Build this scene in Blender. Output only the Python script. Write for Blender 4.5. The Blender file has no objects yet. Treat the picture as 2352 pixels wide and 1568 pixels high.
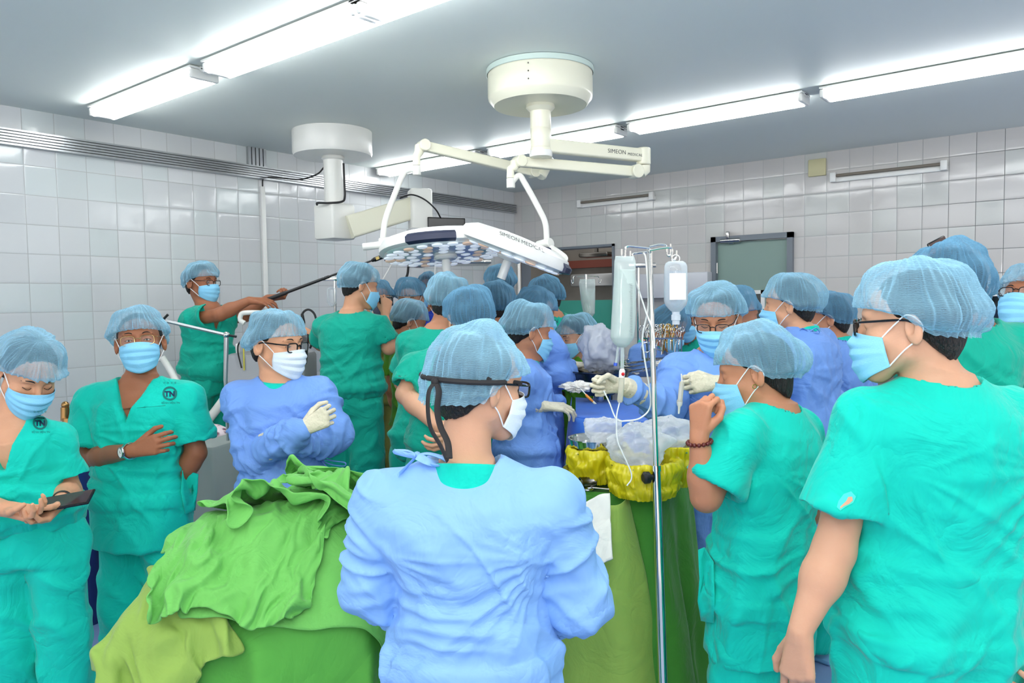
import bpy, math, random
import numpy as np
from mathutils import Vector, Matrix
from mathutils.bvhtree import BVHTree
SC = bpy.context.scene
COL = SC.collection

# ---------------------------------------------------------------- camera
F, YAW, PIT, ROL = 1710.65, math.radians(38.187), math.radians(3.054), math.radians(-0.898)
CAMZ = 1.65
_cy, _sy = math.cos(YAW), math.sin(YAW)
FW = np.array([-_sy*math.cos(PIT), _cy*math.cos(PIT), -math.sin(PIT)])
_r = np.array([_cy, _sy, 0.0]); _u = np.cross(_r, FW)
R2 = _r*math.cos(ROL)+_u*math.sin(ROL); U2 = -_r*math.sin(ROL)+_u*math.cos(ROL)
GR = np.array([_cy, _sy, 0.0])          # horizontal right
GF = np.array([-_sy, _cy, 0.0])         # horizontal forward (away from the camera)
UP = np.array([0, 0, 1.0])
CP = np.array([0, 0, CAMZ])
cam = bpy.data.objects.new('camera', bpy.data.cameras.new('camera'))
COL.objects.link(cam)
cam.data.sensor_width = 36.0; cam.data.lens = F/2352*36.0
cam.data.clip_start = 0.05; cam.data.clip_end = 60
M = Matrix.Identity(4)
for i in range(3):
    M[i][0] = R2[i]; M[i][1] = U2[i]; M[i][2] = -FW[i]; M[i][3] = CP[i]
cam.matrix_world = M
SC.camera = cam
# ---------------------------------------------------------------- light and exposure
SC.view_settings.view_transform = 'Standard'
SC.view_settings.look = 'None'
SC.view_settings.exposure = 0.45
SC.view_settings.gamma = 1.0
wd = bpy.data.worlds.new('world'); SC.world = wd; wd.use_nodes = True
wd.node_tree.nodes['Background'].inputs[0].default_value = (1.0, 0.985, 0.965, 1)
wd.node_tree.nodes['Background'].inputs[1].default_value = 1.0
TUBE_STRENGTH = 13.0
# photographer's flash, bounced off a soft head just above the camera
fl = bpy.data.lights.new('flash', 'AREA'); fl.shape = 'DISK'; fl.size = 0.45; fl.energy = 5.0
fl.color = (1.0, 0.99, 0.97)
flo = bpy.data.objects.new('flash', fl); COL.objects.link(flo)
flo.location = (-0.02, -0.12, CAMZ+0.42)
flo.rotation_euler = Vector((FW[0], FW[1], FW[2]-0.05)).to_track_quat('-Z', 'Y').to_euler()

bn = bpy.data.lights.new('ceiling_fill', 'AREA'); bn.shape = 'DISK'; bn.size = 0.3; bn.energy = 50.0  # second lamp beside the flash, added to brighten the ceiling
bno = bpy.data.objects.new('ceiling_fill', bn); COL.objects.link(bno)
bno.location = (0.1, -0.2, CAMZ+0.25); bno.rotation_euler = (math.radians(160), 0, YAW)

CEIL = CAMZ + 1.28; XL = -5.42; YB = 6.98; FLOOR = 0.0

def W(px, py, d):
    """point seen at photo pixel px,py at camera-axis distance d (metres)"""
    return CP + d*(FW + R2*(px-1176)/F - U2*(py-784)/F)
def Wz(px, py, z):
    r = FW + R2*(px-1176)/F - U2*(py-784)/F
    return CP + r*(z-CAMZ)/r[2]
def Wx(px, py, x):
    r = FW + R2*(px-1176)/F - U2*(py-784)/F
    return CP + r*x/r[0]
def Wy(px, py, y):
    r = FW + R2*(px-1176)/F - U2*(py-784)/F
    return CP + r*y/r[1]
def depth(P): return float((np.asarray(P)-CP) @ FW)
def V3(*a): return np.array(a, float)
def nrm(v):
    v = np.asarray(v, float); n = np.linalg.norm(v); return v/n if n > 1e-9 else v
def lerp(a, b, t): return np.asarray(a, float)*(1-t)+np.asarray(b, float)*t

# ---------------------------------------------------------------- materials
def srgb(r, g, b):
    f = lambda c: (c/255/12.92 if c/255 <= 0.04045 else ((c/255+0.055)/1.055)**2.4)
    return (f(r), f(g), f(b), 1)
MATS = {}
def mat(name, col, rough=0.5, metal=0.0, spec=0.5, bump=None, alpha=None, trans=0, emit=None, sss=0, var=None, coat=0, sheen=0, ior=None):
    """bump=(scale, strength, detail[, stretch]) noise bump; var=(scale, amount) tint variation"""
    if name in MATS: return MATS[name]
    m = bpy.data.materials.new(name); m.use_nodes = True
    nt = m.node_tree; b = nt.nodes['Principled BSDF']
    b.inputs['Base Color'].default_value = col
    b.inputs['Roughness'].default_value = rough
    b.inputs['Metallic'].default_value = metal
    b.inputs['Specular IOR Level'].default_value = spec
    if ior: b.inputs['IOR'].default_value = ior
    if trans: b.inputs['Transmission Weight'].default_value = trans
    if coat: b.inputs['Coat Weight'].default_value = coat
    if sheen: b.inputs['Sheen Weight'].default_value = sheen; b.inputs['Sheen Roughness'].default_value = .4
    if sss:
        b.inputs['Subsurface Weight'].default_value = sss; b.inputs['Subsurface Scale'].default_value = .01
        b.inputs['Subsurface Radius'].default_value = (1, .4, .25)
    if emit: b.inputs['Emission Color'].default_value = emit[0]; b.inputs['Emission Strength'].default_value = emit[1]
    tc = nt.nodes.new('ShaderNodeTexCoord')
    if bump:
        n = nt.nodes.new('ShaderNodeTexNoise'); n.inputs['Scale'].default_value = bump[0]
        n.inputs['Detail'].default_value = bump[2] if len(bump) > 2 else 3
        src = tc.outputs['Object']
        if len(bump) > 3:
            mp = nt.nodes.new('ShaderNodeMapping'); mp.inputs['Scale'].default_value = bump[3]
            nt.links.new(src, mp.inputs[0]); src = mp.outputs[0]
        nt.links.new(src, n.inputs['Vector'])
        bp = nt.nodes.new('ShaderNodeBump'); bp.inputs['Strength'].default_value = bump[1]; bp.inputs['Distance'].default_value = .02
        nt.links.new(n.outputs['Fac'], bp.inputs['Height']); nt.links.new(bp.outputs[0], b.inputs['Normal'])
    if var:
        n = nt.nodes.new('ShaderNodeTexNoise'); n.inputs['Scale'].default_value = var[0]; n.inputs['Detail'].default_value = 4
        nt.links.new(tc.outputs['Object'], n.inputs['Vector'])
        mr = nt.nodes.new('ShaderNodeMapRange'); mr.inputs['From Min'].default_value = .3; mr.inputs['From Max'].default_value = .7
        mr.inputs['To Min'].default_value = 1-var[1]; mr.inputs['To Max'].default_value = 1+var[1]
        nt.links.new(n.outputs['Fac'], mr.inputs['Value'])
        hs = nt.nodes.new('ShaderNodeHueSaturation'); hs.inputs['Color'].default_value = col
        nt.links.new(mr.outputs[0], hs.inputs['Value']); nt.links.new(hs.outputs[0], b.inputs['Base Color'])
    if alpha is not None:
        b.inputs['Alpha'].default_value = alpha
    MATS[name] = m
    return m

def thin_mat(name, col, a0, a1, rough=.4, stripes=None, power=1.0, spec=.3, transl=.3):
    """thin see-through sheet: opacity a0 seen square on, a1 at grazing angles; optional crinkle stripes"""
    if name in MATS: return MATS[name]
    m = bpy.data.materials.new(name); m.use_nodes = True
    nt = m.node_tree; b = nt.nodes['Principled BSDF']; out = nt.nodes['Material Output']
    b.inputs['Base Color'].default_value = col; b.inputs['Roughness'].default_value = rough
    b.inputs['Specular IOR Level'].default_value = spec
    tr = nt.nodes.new('ShaderNodeBsdfTransparent')
    tl = nt.nodes.new('ShaderNodeBsdfTranslucent'); tl.inputs[0].default_value = col
    mx0 = nt.nodes.new('ShaderNodeMixShader'); mx0.inputs[0].default_value = transl
    nt.links.new(b.outputs[0], mx0.inputs[1]); nt.links.new(tl.outputs[0], mx0.inputs[2])
    lw = nt.nodes.new('ShaderNodeLayerWeight'); lw.inputs[0].default_value = .5
    pw = nt.nodes.new('ShaderNodeMath'); pw.operation = 'POWER'; pw.inputs[1].default_value = power
    nt.links.new(lw.outputs['Facing'], pw.inputs[0])
    mr = nt.nodes.new('ShaderNodeMapRange'); mr.inputs['To Min'].default_value = a0; mr.inputs['To Max'].default_value = a1
    nt.links.new(pw.outputs[0], mr.inputs['Value'])
    fac = mr.outputs[0]
    tc = nt.nodes.new('ShaderNodeTexCoord')
    if stripes:
        sc, amp, dist = stripes
        wv = nt.nodes.new('ShaderNodeTexWave'); wv.bands_direction = 'Z'; wv.inputs['Scale'].default_value = sc
        wv.inputs['Distortion'].default_value = dist; wv.inputs['Detail'].default_value = 3; wv.inputs['Detail Scale'].default_value = 1.2
        nt.links.new(tc.outputs['Object'], wv.inputs['Vector'])
        nz = nt.nodes.new('ShaderNodeTexNoise'); nz.inputs['Scale'].default_value = 20; nz.inputs['Detail'].default_value = 5
        nt.links.new(tc.outputs['Object'], nz.inputs['Vector'])
        ml = nt.nodes.new('ShaderNodeMath'); ml.operation = 'MULTIPLY'
        nt.links.new(wv.outputs['Fac'], ml.inputs[0]); nt.links.new(nz.outputs['Fac'], ml.inputs[1])
        ad = nt.nodes.new('ShaderNodeMath'); ad.operation = 'MULTIPLY_ADD'
        nt.links.new(ml.outputs[0], ad.inputs[0]); ad.inputs[1].default_value = amp*2
        nt.links.new(fac, ad.inputs[2])
        sb = nt.nodes.new('ShaderNodeMath'); sb.operation = 'SUBTRACT'; sb.use_clamp = True
        nt.links.new(ad.outputs[0], sb.inputs[0]); sb.inputs[1].default_value = amp*.5
        fac = sb.outputs[0]
        bp = nt.nodes.new('ShaderNodeBump'); bp.inputs['Strength'].default_value = .35; bp.inputs['Distance'].default_value = .004
        nt.links.new(ml.outputs[0], bp.inputs['Height']); nt.links.new(bp.outputs[0], b.inputs['Normal'])
    mx = nt.nodes.new('ShaderNodeMixShader')
    nt.links.new(fac, mx.inputs[0]); nt.links.new(tr.outputs[0], mx.inputs[1]); nt.links.new(mx0.outputs[0], mx.inputs[2])
    nt.links.new(mx.outputs[0], out.inputs[0])
    MATS[name] = m
    return m

def cloth_mat(name, col, rough=.75, weave=900, wr=.35, wscale=9, sheen=.15, var=.06):
    """woven cloth: fine weave + wrinkle bump"""
    if name in MATS: return MATS[name]
    m = mat(name, col, rough=rough, spec=.25, sheen=sheen, var=(5, var))
    nt = m.node_tree; b = nt.nodes['Principled BSDF']
    tc = nt.nodes.new('ShaderNodeTexCoord')
    n1 = nt.nodes.new('ShaderNodeTexNoise'); n1.inputs['Scale'].default_value = wscale; n1.inputs['Detail'].default_value = 4
    n1.inputs['Distortion'].default_value = 1.2
    nt.links.new(tc.outputs['Object'], n1.inputs['Vector'])
    # ridged: |n-.5|
    sb = nt.nodes.new('ShaderNodeMath'); sb.operation = 'SUBTRACT'; sb.inputs[1].default_value = .5
    ab = nt.nodes.new('ShaderNodeMath'); ab.operation = 'ABSOLUTE'
    nt.links.new(n1.outputs['Fac'], sb.inputs[0]); nt.links.new(sb.outputs[0], ab.inputs[0])
    n2 = nt.nodes.new('ShaderNodeTexNoise'); n2.inputs['Scale'].default_value = weave; n2.inputs['Detail'].default_value = 1
    nt.links.new(tc.outputs['Object'], n2.inputs['Vector'])
    b1 = nt.nodes.new('ShaderNodeBump'); b1.inputs['Strength'].default_value = wr; b1.inputs['Distance'].default_value = .03
    b2 = nt.nodes.new('ShaderNodeBump'); b2.inputs['Strength'].default_value = .06; b2.inputs['Distance'].default_value = .001
    nt.links.new(ab.outputs[0], b1.inputs['Height']); nt.links.new(n2.outputs['Fac'], b2.inputs['Height'])
    nt.links.new(b1.outputs[0], b2.inputs['Normal']); nt.links.new(b2.outputs[0], b.inputs['Normal'])
    return m

# ---------------------------------------------------------------- object helpers
def link(o, parent=None):
    COL.objects.link(o)
    if parent is not None: o.parent = parent
    return o
def finish(o, parent):
    """parent keeps world placement: the parents are unrotated empties, so shift by their location"""
    link(o, parent)
    if parent is not None:
        p = parent; off = Vector((0, 0, 0))
        while p is not None: off += p.location; p = p.parent
        o.location = Vector(o.location) - off
    return o
def mesh_np(name, verts, faces, material, parent=None, smooth=True, mats=None, fmi=None):
    """faces: int array (n,3|4) or list of lists. Vertices in world coordinates; origin set at the mesh centre."""
    verts = np.asarray(verts, float)
    if len(verts) == 0: return None
    lo, hi = verts.min(0), verts.max(0)
    c = V3((lo[0]+hi[0])/2, (lo[1]+hi[1])/2, (lo[2]+hi[2])/2)
    me = bpy.data.meshes.new(name)
    if isinstance(faces, np.ndarray):
        n, k = faces.shape
        me.vertices.add(len(verts)); me.vertices.foreach_set('co', (verts-c).astype(np.float32).ravel())
        me.loops.add(n*k); me.loops.foreach_set('vertex_index', faces.astype(np.int32).ravel())
        me.polygons.add(n); me.polygons.foreach_set('loop_start', np.arange(0, n*k, k, dtype=np.int32))
        try: me.polygons.foreach_set('loop_total', np.full(n, k, dtype=np.int32))
        except Exception: pass
        me.update(calc_edges=True)
    else:
        me.from_pydata([tuple(v) for v in (verts-c)], [], [tuple(f) for f in faces]); me.update()
    me.polygons.foreach_set('use_smooth', np.full(len(me.polygons), bool(smooth)))
    for mm in (mats or [material]): me.materials.append(mm)
    if fmi is not None: me.polygons.foreach_set('material_index', np.asarray(fmi, dtype=np.int32))
    o = bpy.data.objects.new(name, me); o.location = tuple(c)
    return finish(o, parent)
def thing(name, label, cat, loc=(0, 0, 0), group=None):
    o = bpy.data.objects.new(name, None); o.empty_display_size = .1; COL.objects.link(o)
    o.location = tuple(loc); o['label'] = label; o['category'] = cat
    if group: o['group'] = group
    return o
def tag(o, label=None, cat=None, group=None, kind=None):
    if label: o['label'] = label
    if cat: o['category'] = cat
    if group: o['group'] = group
    if kind: o['kind'] = kind
    return o

class MB:
    """collects solid shapes into one mesh"""
    def __init__(s): s.v = []; s.f = []; s.mi = []; s.cur = 0
    def add(s, vs, fs):
        b = len(s.v); s.v += [np.asarray(v, float) for v in vs]
        for f in fs: s.f.append([i+b for i in f]); s.mi.append(s.cur)
    def box(s, c, size, ax=None, bev=0.0):
        c = np.asarray(c, float); h = np.asarray(size, float)/2
        A = np.eye(3) if ax is None else np.asarray(ax, float)
        if bev <= 0:
            vs = [c + A[0]*h[0]*i + A[1]*h[1]*j + A[2]*h[2]*k for i in (-1, 1) for j in (-1, 1) for k in (-1, 1)]
            s.add(vs, [(0, 1, 3, 2), (4, 6, 7, 5), (0, 4, 5, 1), (2, 3, 7, 6), (0, 2, 6, 4), (1, 5, 7, 3)])
        else:
            # chamfered box: rounded rect in A0/A1, bevelled on top and bottom
            b = min(bev, h.min()*.95); pts = []
            for sx, sy, a0 in ((1, 1, 0), (-1, 1, 90), (-1, -1, 180), (1, -1, 270)):
                for k in range(4):
                    a = math.radians(a0+k*30); pts.append((sx*(h[0]-b)+b*math.cos(a), sy*(h[1]-b)+b*math.sin(a)))
            rings = []
            for z, ins in ((-h[2], b), (-h[2]+b*.3, b*.3), (-h[2]+b, 0), (h[2]-b, 0), (h[2]-b*.3, b*.3), (h[2], b)):
                rings.append([c + A[0]*(x-math.copysign(ins, x)*min(1, abs(x)/h[0]))+A[1]*(y-math.copysign(ins, y)*min(1, abs(y)/h[1]))+A[2]*z for x, y in pts])
            s.loft(rings)
        return s
    def loft(s, rings, caps=True, closed=True):
        n = len(rings[0]); vs = [p for r in rings for p in r]; fs = []
        for i in range(len(rings)-1):
            for j in range(n if closed else n-1):
                k = (j+1) % n
                fs.append((i*n+j, i*n+k, (i+1)*n+k, (i+1)*n+j))
        if caps:
            fs.append(tuple(range(n-1, -1, -1))); fs.append(tuple((len(rings)-1)*n+j for j in range(n)))
        s.add(vs, fs); return s
    def tube(s, pts, r, n=10, caps=True, flat=1.0, up=None):
        """tube along points; r scalar or list"""
        P = [np.asarray(p, float) for p in pts]
        R = r if hasattr(r, '__len__') else [r]*len(P)
        t0 = nrm(P[1]-P[0]); u = np.cross(t0, UP if up is None else up)
        if np.linalg.norm(u) < .05: u = np.cross(t0, V3(1, 0, 0))
        u = nrm(u); rings = []
        for i, p in enumerate(P):
            if i == 0: t = nrm(P[1]-P[0])
            elif i == len(P)-1: t = nrm(P[-1]-P[-2])
            else: t = nrm(nrm(P[i+1]-p)+nrm(p-P[i-1]))
            u = nrm(u - t*(u@t)); v = np.cross(t, u)
            rings.append([p + R[i]*(u*math.cos(a)+v*flat*math.sin(a)) for a in np.linspace(0, 2*math.pi, n, endpoint=False)])
        s.loft(rings, caps); return s
    def cyl(s, a, b, r, n=24, r2=None, bev=0):
        a = np.asarray(a, float); b = np.asarray(b, float); r2 = r if r2 is None else r2
        if bev:
            d = nrm(b-a); return s.tube([a, a+d*bev, b-d*bev, b], [r-bev, r, r2, r2-bev], n)
        return s.tube([a, b], [r, r2], n)
    def lathe(s, prof, c=(0, 0, 0), n=32, ax=None, caps=False):
        """prof list of (r,z)"""
        A = np.eye(3) if ax is None else np.asarray(ax, float); c = np.asarray(c, float)
        rings = [[c + A[0]*r*math.cos(a)+A[1]*r*math.sin(a)+A[2]*z for a in np.linspace(0, 2*math.pi, n, endpoint=False)] for r, z in prof]
        s.loft(rings, caps); return s
    def ball(s, c, r, n=14, ax=None):
        R = r if hasattr(r, '__len__') else (r, r, r)
        A = np.eye(3) if ax is None else np.asarray(ax, float); c = np.asarray(c, float)
        rings = []
        for i in range(n//2+1):
            t = math.pi*i/(n//2); t = min(max(t, .02), math.pi-.02)
            rings.append([c + A[0]*R[0]*math.sin(t)*math.cos(a)+A[1]*R[1]*math.sin(t)*math.sin(a)-A[2]*R[2]*math.cos(t) for a in np.linspace(0, 2*math.pi, n, endpoint=False)])
        s.loft(rings); return s
    def prism(s, pts, d):
        """polygon pts (3D) extruded by vector d"""
        n = len(pts); d = np.asarray(d, float); vs = [np.asarray(p, float) for p in pts]; vs = vs + [v+d for v in vs]
        fs = [tuple(range(n-1, -1, -1)), tuple(range(n, 2*n))]+[(i, (i+1) % n, n+(i+1) % n, n+i) for i in range(n)]
        s.add(vs, fs); return s
    def build(s, name, material, parent=None, smooth=None, mats=None, auto=True):
        o = mesh_np(name, s.v, s.f, material, parent, smooth=True if smooth is None else smooth, mats=mats, fmi=s.mi if mats else None)
        # one consistent outward orientation
        import bmesh
        bm = bmesh.new(); bm.from_mesh(o.data); bmesh.ops.recalc_face_normals(bm, faces=bm.faces)
        if smooth is None:
            for e in bm.edges:
                if len(e.link_faces) == 2 and e.calc_face_angle(0) > .65: e.smooth = False
        bm.to_mesh(o.data); bm.free()
        return o
def one(name, material, parent, fn, **kw):
    m = MB(); fn(m); return m.build(name, material, parent, **kw)
def catmull(P, k=8):
    P = [np.asarray(p, float) for p in P]; out = []
    Q = [2*P[0]-P[1]]+P+[2*P[-1]-P[-2]]
    for i in range(1, len(Q)-2):
        for j in range(k):
            t = j/k
            out.append(.5*((2*Q[i])+(-Q[i-1]+Q[i+1])*t+(2*Q[i-1]-5*Q[i]+4*Q[i+1]-Q[i+2])*t*t+(-Q[i-1]+3*Q[i]-3*Q[i+1]+Q[i+2])*t**3))
    out.append(P[-1]); return out
def frame(d, up=UP):
    """axes with A2 = d"""
    z = nrm(d); x = np.cross(up, z)
    if np.linalg.norm(x) < .01: x = np.cross(V3(0, 1, 0), z)
    x = nrm(x); return np.array([x, np.cross(z, x), z])

# ---------------------------------------------------------------- noise
_rng = np.random.RandomState(7); _G = nrm(_rng.randn(3)); _PERM = _rng.permutation(256)
_GR = _rng.randn(256, 3); _GR /= np.linalg.norm(_GR, axis=1)[:, None]
def noise3(P):
    P = np.asarray(P, float); I = np.floor(P).astype(int); f = P-I; w = f*f*f*(f*(f*6-15)+10); res = 0
    for a in (0, 1):
        for b in (0, 1):
            for c in (0, 1):
                h = _PERM[(_PERM[(_PERM[(I[:, 0]+a) & 255]+I[:, 1]+b) & 255]+I[:, 2]+c) & 255]
                g = _GR[h]; d = f-V3(a, b, c)
                res = res+(g*d).sum(1)*(w[:, 0] if a else 1-w[:, 0])*(w[:, 1] if b else 1-w[:, 1])*(w[:, 2] if c else 1-w[:, 2])
    return res*1.4
def ridge(n, s=3.0): return np.exp(-(n*s)**2)

# ---------------------------------------------------------------- signed distance modelling
def sd_cone(P, a, b, ra, rb):
    a = np.asarray(a, float); b = np.asarray(b, float); ba = b-a; L = ba@ba+1e-12
    t = np.clip((P-a)@ba/L, 0, 1)
    return np.linalg.norm(P-a-t[:, None]*ba, axis=1)-(ra+(rb-ra)*t)
def sd_ell(P, c, r, A=None):
    q = P-c
    if A is not None: q = q@np.asarray(A).T
    r = np.asarray(r, float)
    k0 = np.linalg.norm(q/r, axis=1); k1 = np.linalg.norm(q/(r*r), axis=1)+1e-9
    return k0*(k0-1)/k1
def sd_box(P, c, h, A=None, rad=0.0):
    q = P-c
    if A is not None: q = q@np.asarray(A).T
    q = np.abs(q)-(np.asarray(h)-rad)
    return np.linalg.norm(np.maximum(q, 0), axis=1)+np.minimum(q.max(1), 0)-rad
def smin(a, b, k):
    if k <= 0: return np.minimum(a, b)
    h = np.clip(.5+.5*(b-a)/k, 0, 1); return b*(1-h)+a*h-k*h*(1-h)
def smax(a, b, k): return -smin(-a, -b, k)

def surface(sdf, lo, hi, h, lip=1.6):
    """surface nets of sdf over the box; returns verts, quads"""
    lo = np.asarray(lo, float)-2*h; hi = np.asarray(hi, float)+2*h
    B = 8; nb = np.maximum(1, np.ceil((hi-lo)/(h*B)).astype(int)); n = nb*B+1
    D = np.full(n, 1.0, np.float32)
    bi = np.stack(np.meshgrid(*[np.arange(k) for k in nb], indexing='ij'), -1).reshape(-1, 3)
    cen = lo+(bi*B+B/2)*h
    d = sdf(cen); keep = np.abs(d) < lip*h*B*.5*1.733+.004
    sgn = d < 0
    loc = np.stack(np.meshgrid(*[np.arange(B)]*3, indexing='ij'), -1).reshape(-1, 3)
    for i in np.where(~keep & sgn)[0]:
        a = bi[i]*B; D[a[0]:a[0]+B+1, a[1]:a[1]+B+1, a[2]:a[2]+B+1] = -1
    kb = bi[keep]
    if len(kb) == 0: return np.zeros((0, 3)), np.zeros((0, 4), int)
    # corners on +faces of kept blocks are evaluated as well
    loc = np.stack(np.meshgrid(*[np.arange(B+1)]*3, indexing='ij'), -1).reshape(-1, 3)
    idx = (kb[:, None, :]*B+loc[None]).reshape(-1, 3)
    flat = np.unique((idx[:, 0]*n[1]+idx[:, 1])*n[2]+idx[:, 2])
    idx = np.stack([flat//(n[1]*n[2]), (flat//n[2]) % n[1], flat % n[2]], 1)
    vals = np.empty(len(idx), np.float32)
    for s in range(0, len(idx), 400000):
        vals[s:s+400000] = sdf(lo+idx[s:s+400000]*h)
    D[idx[:, 0], idx[:, 1], idx[:, 2]] = vals
    S = D < 0
    c = S[:-1, :-1, :-1].astype(np.int8)
    tot = sum(S[i:n[0]-1+i, j:n[1]-1+j, k:n[2]-1+k].astype(np.int8) for i in (0, 1) for j in (0, 1) for k in (0, 1))
    cells = np.argwhere((tot > 0) & (tot < 8))
    if len(cells) == 0: return np.zeros((0, 3)), np.zeros((0, 4), int)
    vid = np.full(n-1, -1, np.int32); vid[cells[:, 0], cells[:, 1], cells[:, 2]] = np.arange(len(cells))
    acc = np.zeros((len(cells), 3)); cnt = np.zeros(len(cells))
    cor = [V3(i, j, k).astype(int) for i in (0, 1) for j in (0, 1) for k in (0, 1)]
    for a in range(8):
        for b in range(a+1, 8):
            if np.abs(cor[a]-cor[b]).sum() != 1: continue
            A_ = cells+cor[a]; B_ = cells+cor[b]
            va = D[A_[:, 0], A_[:, 1], A_[:, 2]].astype(float); vb = D[B_[:, 0], B_[:, 1], B_[:, 2]].astype(float)
            m = (va < 0) != (vb < 0); t = np.where(m, va/(va-vb+1e-20), 0)
            acc += np.where(m[:, None], cor[a]+t[:, None]*(cor[b]-cor[a]), 0); cnt += m
    verts = lo+(cells+acc/cnt[:, None])*h
    faces = []
    for ax in range(3):
        u, v = (ax+1) % 3, (ax+2) % 3
        sl0 = [slice(1, -1)]*3; sl0[ax] = slice(0, -1); sl1 = list(sl0); sl1[ax] = slice(1, None)
        s0 = S[tuple(sl0)]; s1 = S[tuple(sl1)]
        e = np.argwhere(s0 != s1); fl_ = s0[e[:, 0], e[:, 1], e[:, 2]]
        off = np.ones(3, int); off[ax] = 0; e = e+off
        du = np.zeros(3, int); du[u] = 1; dv = np.zeros(3, int); dv[v] = 1
        g = lambda q: vid[q[:, 0], q[:, 1], q[:, 2]]
        q = np.stack([g(e-du-dv), g(e-dv), g(e), g(e-du)], 1)
        q[~fl_] = q[~fl_][:, ::-1]
        faces.append(q)
    fcs = np.concatenate(faces); fcs = fcs[(fcs >= 0).all(1)]
    return verts, fcs
def vnormals(v, f):
    n = np.cross(v[f[:, 2]]-v[f[:, 0]], v[f[:, 3]]-v[f[:, 1]]) if f.shape[1] == 4 else np.cross(v[f[:, 1]]-v[f[:, 0]], v[f[:, 2]]-v[f[:, 0]])
    N = np.zeros_like(v)
    for k in range(f.shape[1]): 
        for c in range(3): N[:, c] += np.bincount(f[:, k], n[:, c], minlength=len(v))
    return N/(np.linalg.norm(N, axis=1)[:, None]+1e-12)
def relax(v, f, it=2, lam=.5):
    e = np.concatenate([f[:, [0, 1]], f[:, [1, 2]], f[:, [2, 3]], f[:, [3, 0]]])
    for _ in range(it):
        s = np.zeros_like(v); c = np.bincount(e.ravel(), minlength=len(v))[:, None]
        for k in range(3):
            s[:, k] = np.bincount(e[:, 0], v[e[:, 1], k], minlength=len(v))+np.bincount(e[:, 1], v[e[:, 0], k], minlength=len(v))
        v = v*(1-lam)+s/np.maximum(c, 1)*lam
    return v
def join_np(parts):
    vs, fs, o = [], [], 0
    for v, f in parts:
        if len(v): vs.append(v); fs.append(f+o); o += len(v)
    return np.concatenate(vs), np.concatenate(fs)
# ================================================================ setting
def tile_mat(name, axis, base=(200, 202, 203), stain_x=None):
    m = bpy.data.materials.new(name); m.use_nodes = True; nt = m.node_tree; b = nt.nodes['Principled BSDF']
    N = nt.nodes.new; L = nt.links.new
    geo = N('ShaderNodeNewGeometry'); sp = N('ShaderNodeSeparateXYZ'); L(geo.outputs['Position'], sp.inputs[0])
    def math_(op, a, b_=None, c_=None, clamp=False):
        n = N('ShaderNodeMath'); n.operation = op; n.use_clamp = clamp
        for i, v in enumerate((a, b_, c_)):
            if v is None: continue
            if isinstance(v, (int, float)): n.inputs[i].default_value = v
            else: L(v, n.inputs[i])
        return n.outputs[0]
    T = .189
    uu = math_('MULTIPLY_ADD', sp.outputs['XYZ'.index(axis)], 1/T, 100.12)
    vv = math_('MULTIPLY_ADD', sp.outputs[2], 1/T, 100-(CEIL-.168)/T)
    fu, fv = math_('FRACT', uu), math_('FRACT', vv)
    iu, iv = math_('FLOOR', uu), math_('FLOOR', vv)
    cb = N('ShaderNodeCombineXYZ'); L(iu, cb.inputs[0]); L(iv, cb.inputs[1])
    wn = N('ShaderNodeTexWhiteNoise'); wn.noise_dimensions = '2D'; L(cb.outputs[0], wn.inputs['Vector'])
    sc = N('ShaderNodeSeparateColor'); L(wn.outputs['Color'], sc.inputs[0])
    du = math_('ABSOLUTE', math_('SUBTRACT', fu, .5)); dv = math_('ABSOLUTE', math_('SUBTRACT', fv, .5))
    e = math_('MAXIMUM', du, dv)
    grout = math_('GREATER_THAN', e, .489)
    pill = math_('MULTIPLY', math_('POWER', math_('MULTIPLY', e, 2.0), 14), -.6)
    tilt = math_('ADD', math_('MULTIPLY', math_('SUBTRACT', sc.outputs[0], .5), fu), math_('MULTIPLY', math_('SUBTRACT', sc.outputs[1], .5), fv))
    wob = N('ShaderNodeTexNoise'); wob.inputs['Scale'].default_value = 7; wob.inputs['Detail'].default_value = 1
    L(geo.outputs['Position'], wob.inputs['Vector'])
    h = math_('ADD', math_('ADD', math_('MULTIPLY', tilt, .8), pill), math_('MULTIPLY', wob.outputs['Fac'], .8))
    bp = N('ShaderNodeBump'); bp.inputs['Strength'].default_value = .42; bp.inputs['Distance'].default_value = .006
    L(h, bp.inputs['Height']); L(bp.outputs[0], b.inputs['Normal'])
    c0 = srgb(*base)
    mixv = N('ShaderNodeMix'); mixv.data_type = 'RGBA'
    mixv.inputs['A'].default_value = c0; mixv.inputs['B'].default_value = srgb(base[0]-3, base[1]+1, base[2]+0)
    L(math_('GREATER_THAN', sc.outputs[2], .72), mixv.inputs['Factor'])
    hs = N('ShaderNodeHueSaturation'); L(mixv.outputs['Result'], hs.inputs['Color'])
    L(math_('MULTIPLY_ADD', sc.outputs[1], .07, .965), hs.inputs['Value'])
    mg = N('ShaderNodeMix'); mg.data_type = 'RGBA'; L(grout, mg.inputs['Factor']); L(hs.outputs[0], mg.inputs['A'])
    if stain_x is None: mg.inputs['B'].default_value = srgb(176, 177, 176)
    else:
        mr = N('ShaderNodeMapRange'); mr.inputs['From Min'].default_value = stain_x[0]; mr.inputs['From Max'].default_value = stain_x[1]
        L(sp.outputs[0], mr.inputs['Value'])
        g2 = N('ShaderNodeMix'); g2.data_type = 'RGBA'; L(mr.outputs[0], g2.inputs['Factor'])
        g2.inputs['A'].default_value = srgb(170, 171, 170); g2.inputs['B'].default_value = srgb(105, 106, 104)
        L(g2.outputs['Result'], mg.inputs['B'])
    L(mg.outputs['Result'], b.inputs['Base Color'])
    rg = math_('MULTIPLY_ADD', grout, .5, .13); L(rg, b.inputs['Roughness'])
    return m
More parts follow.
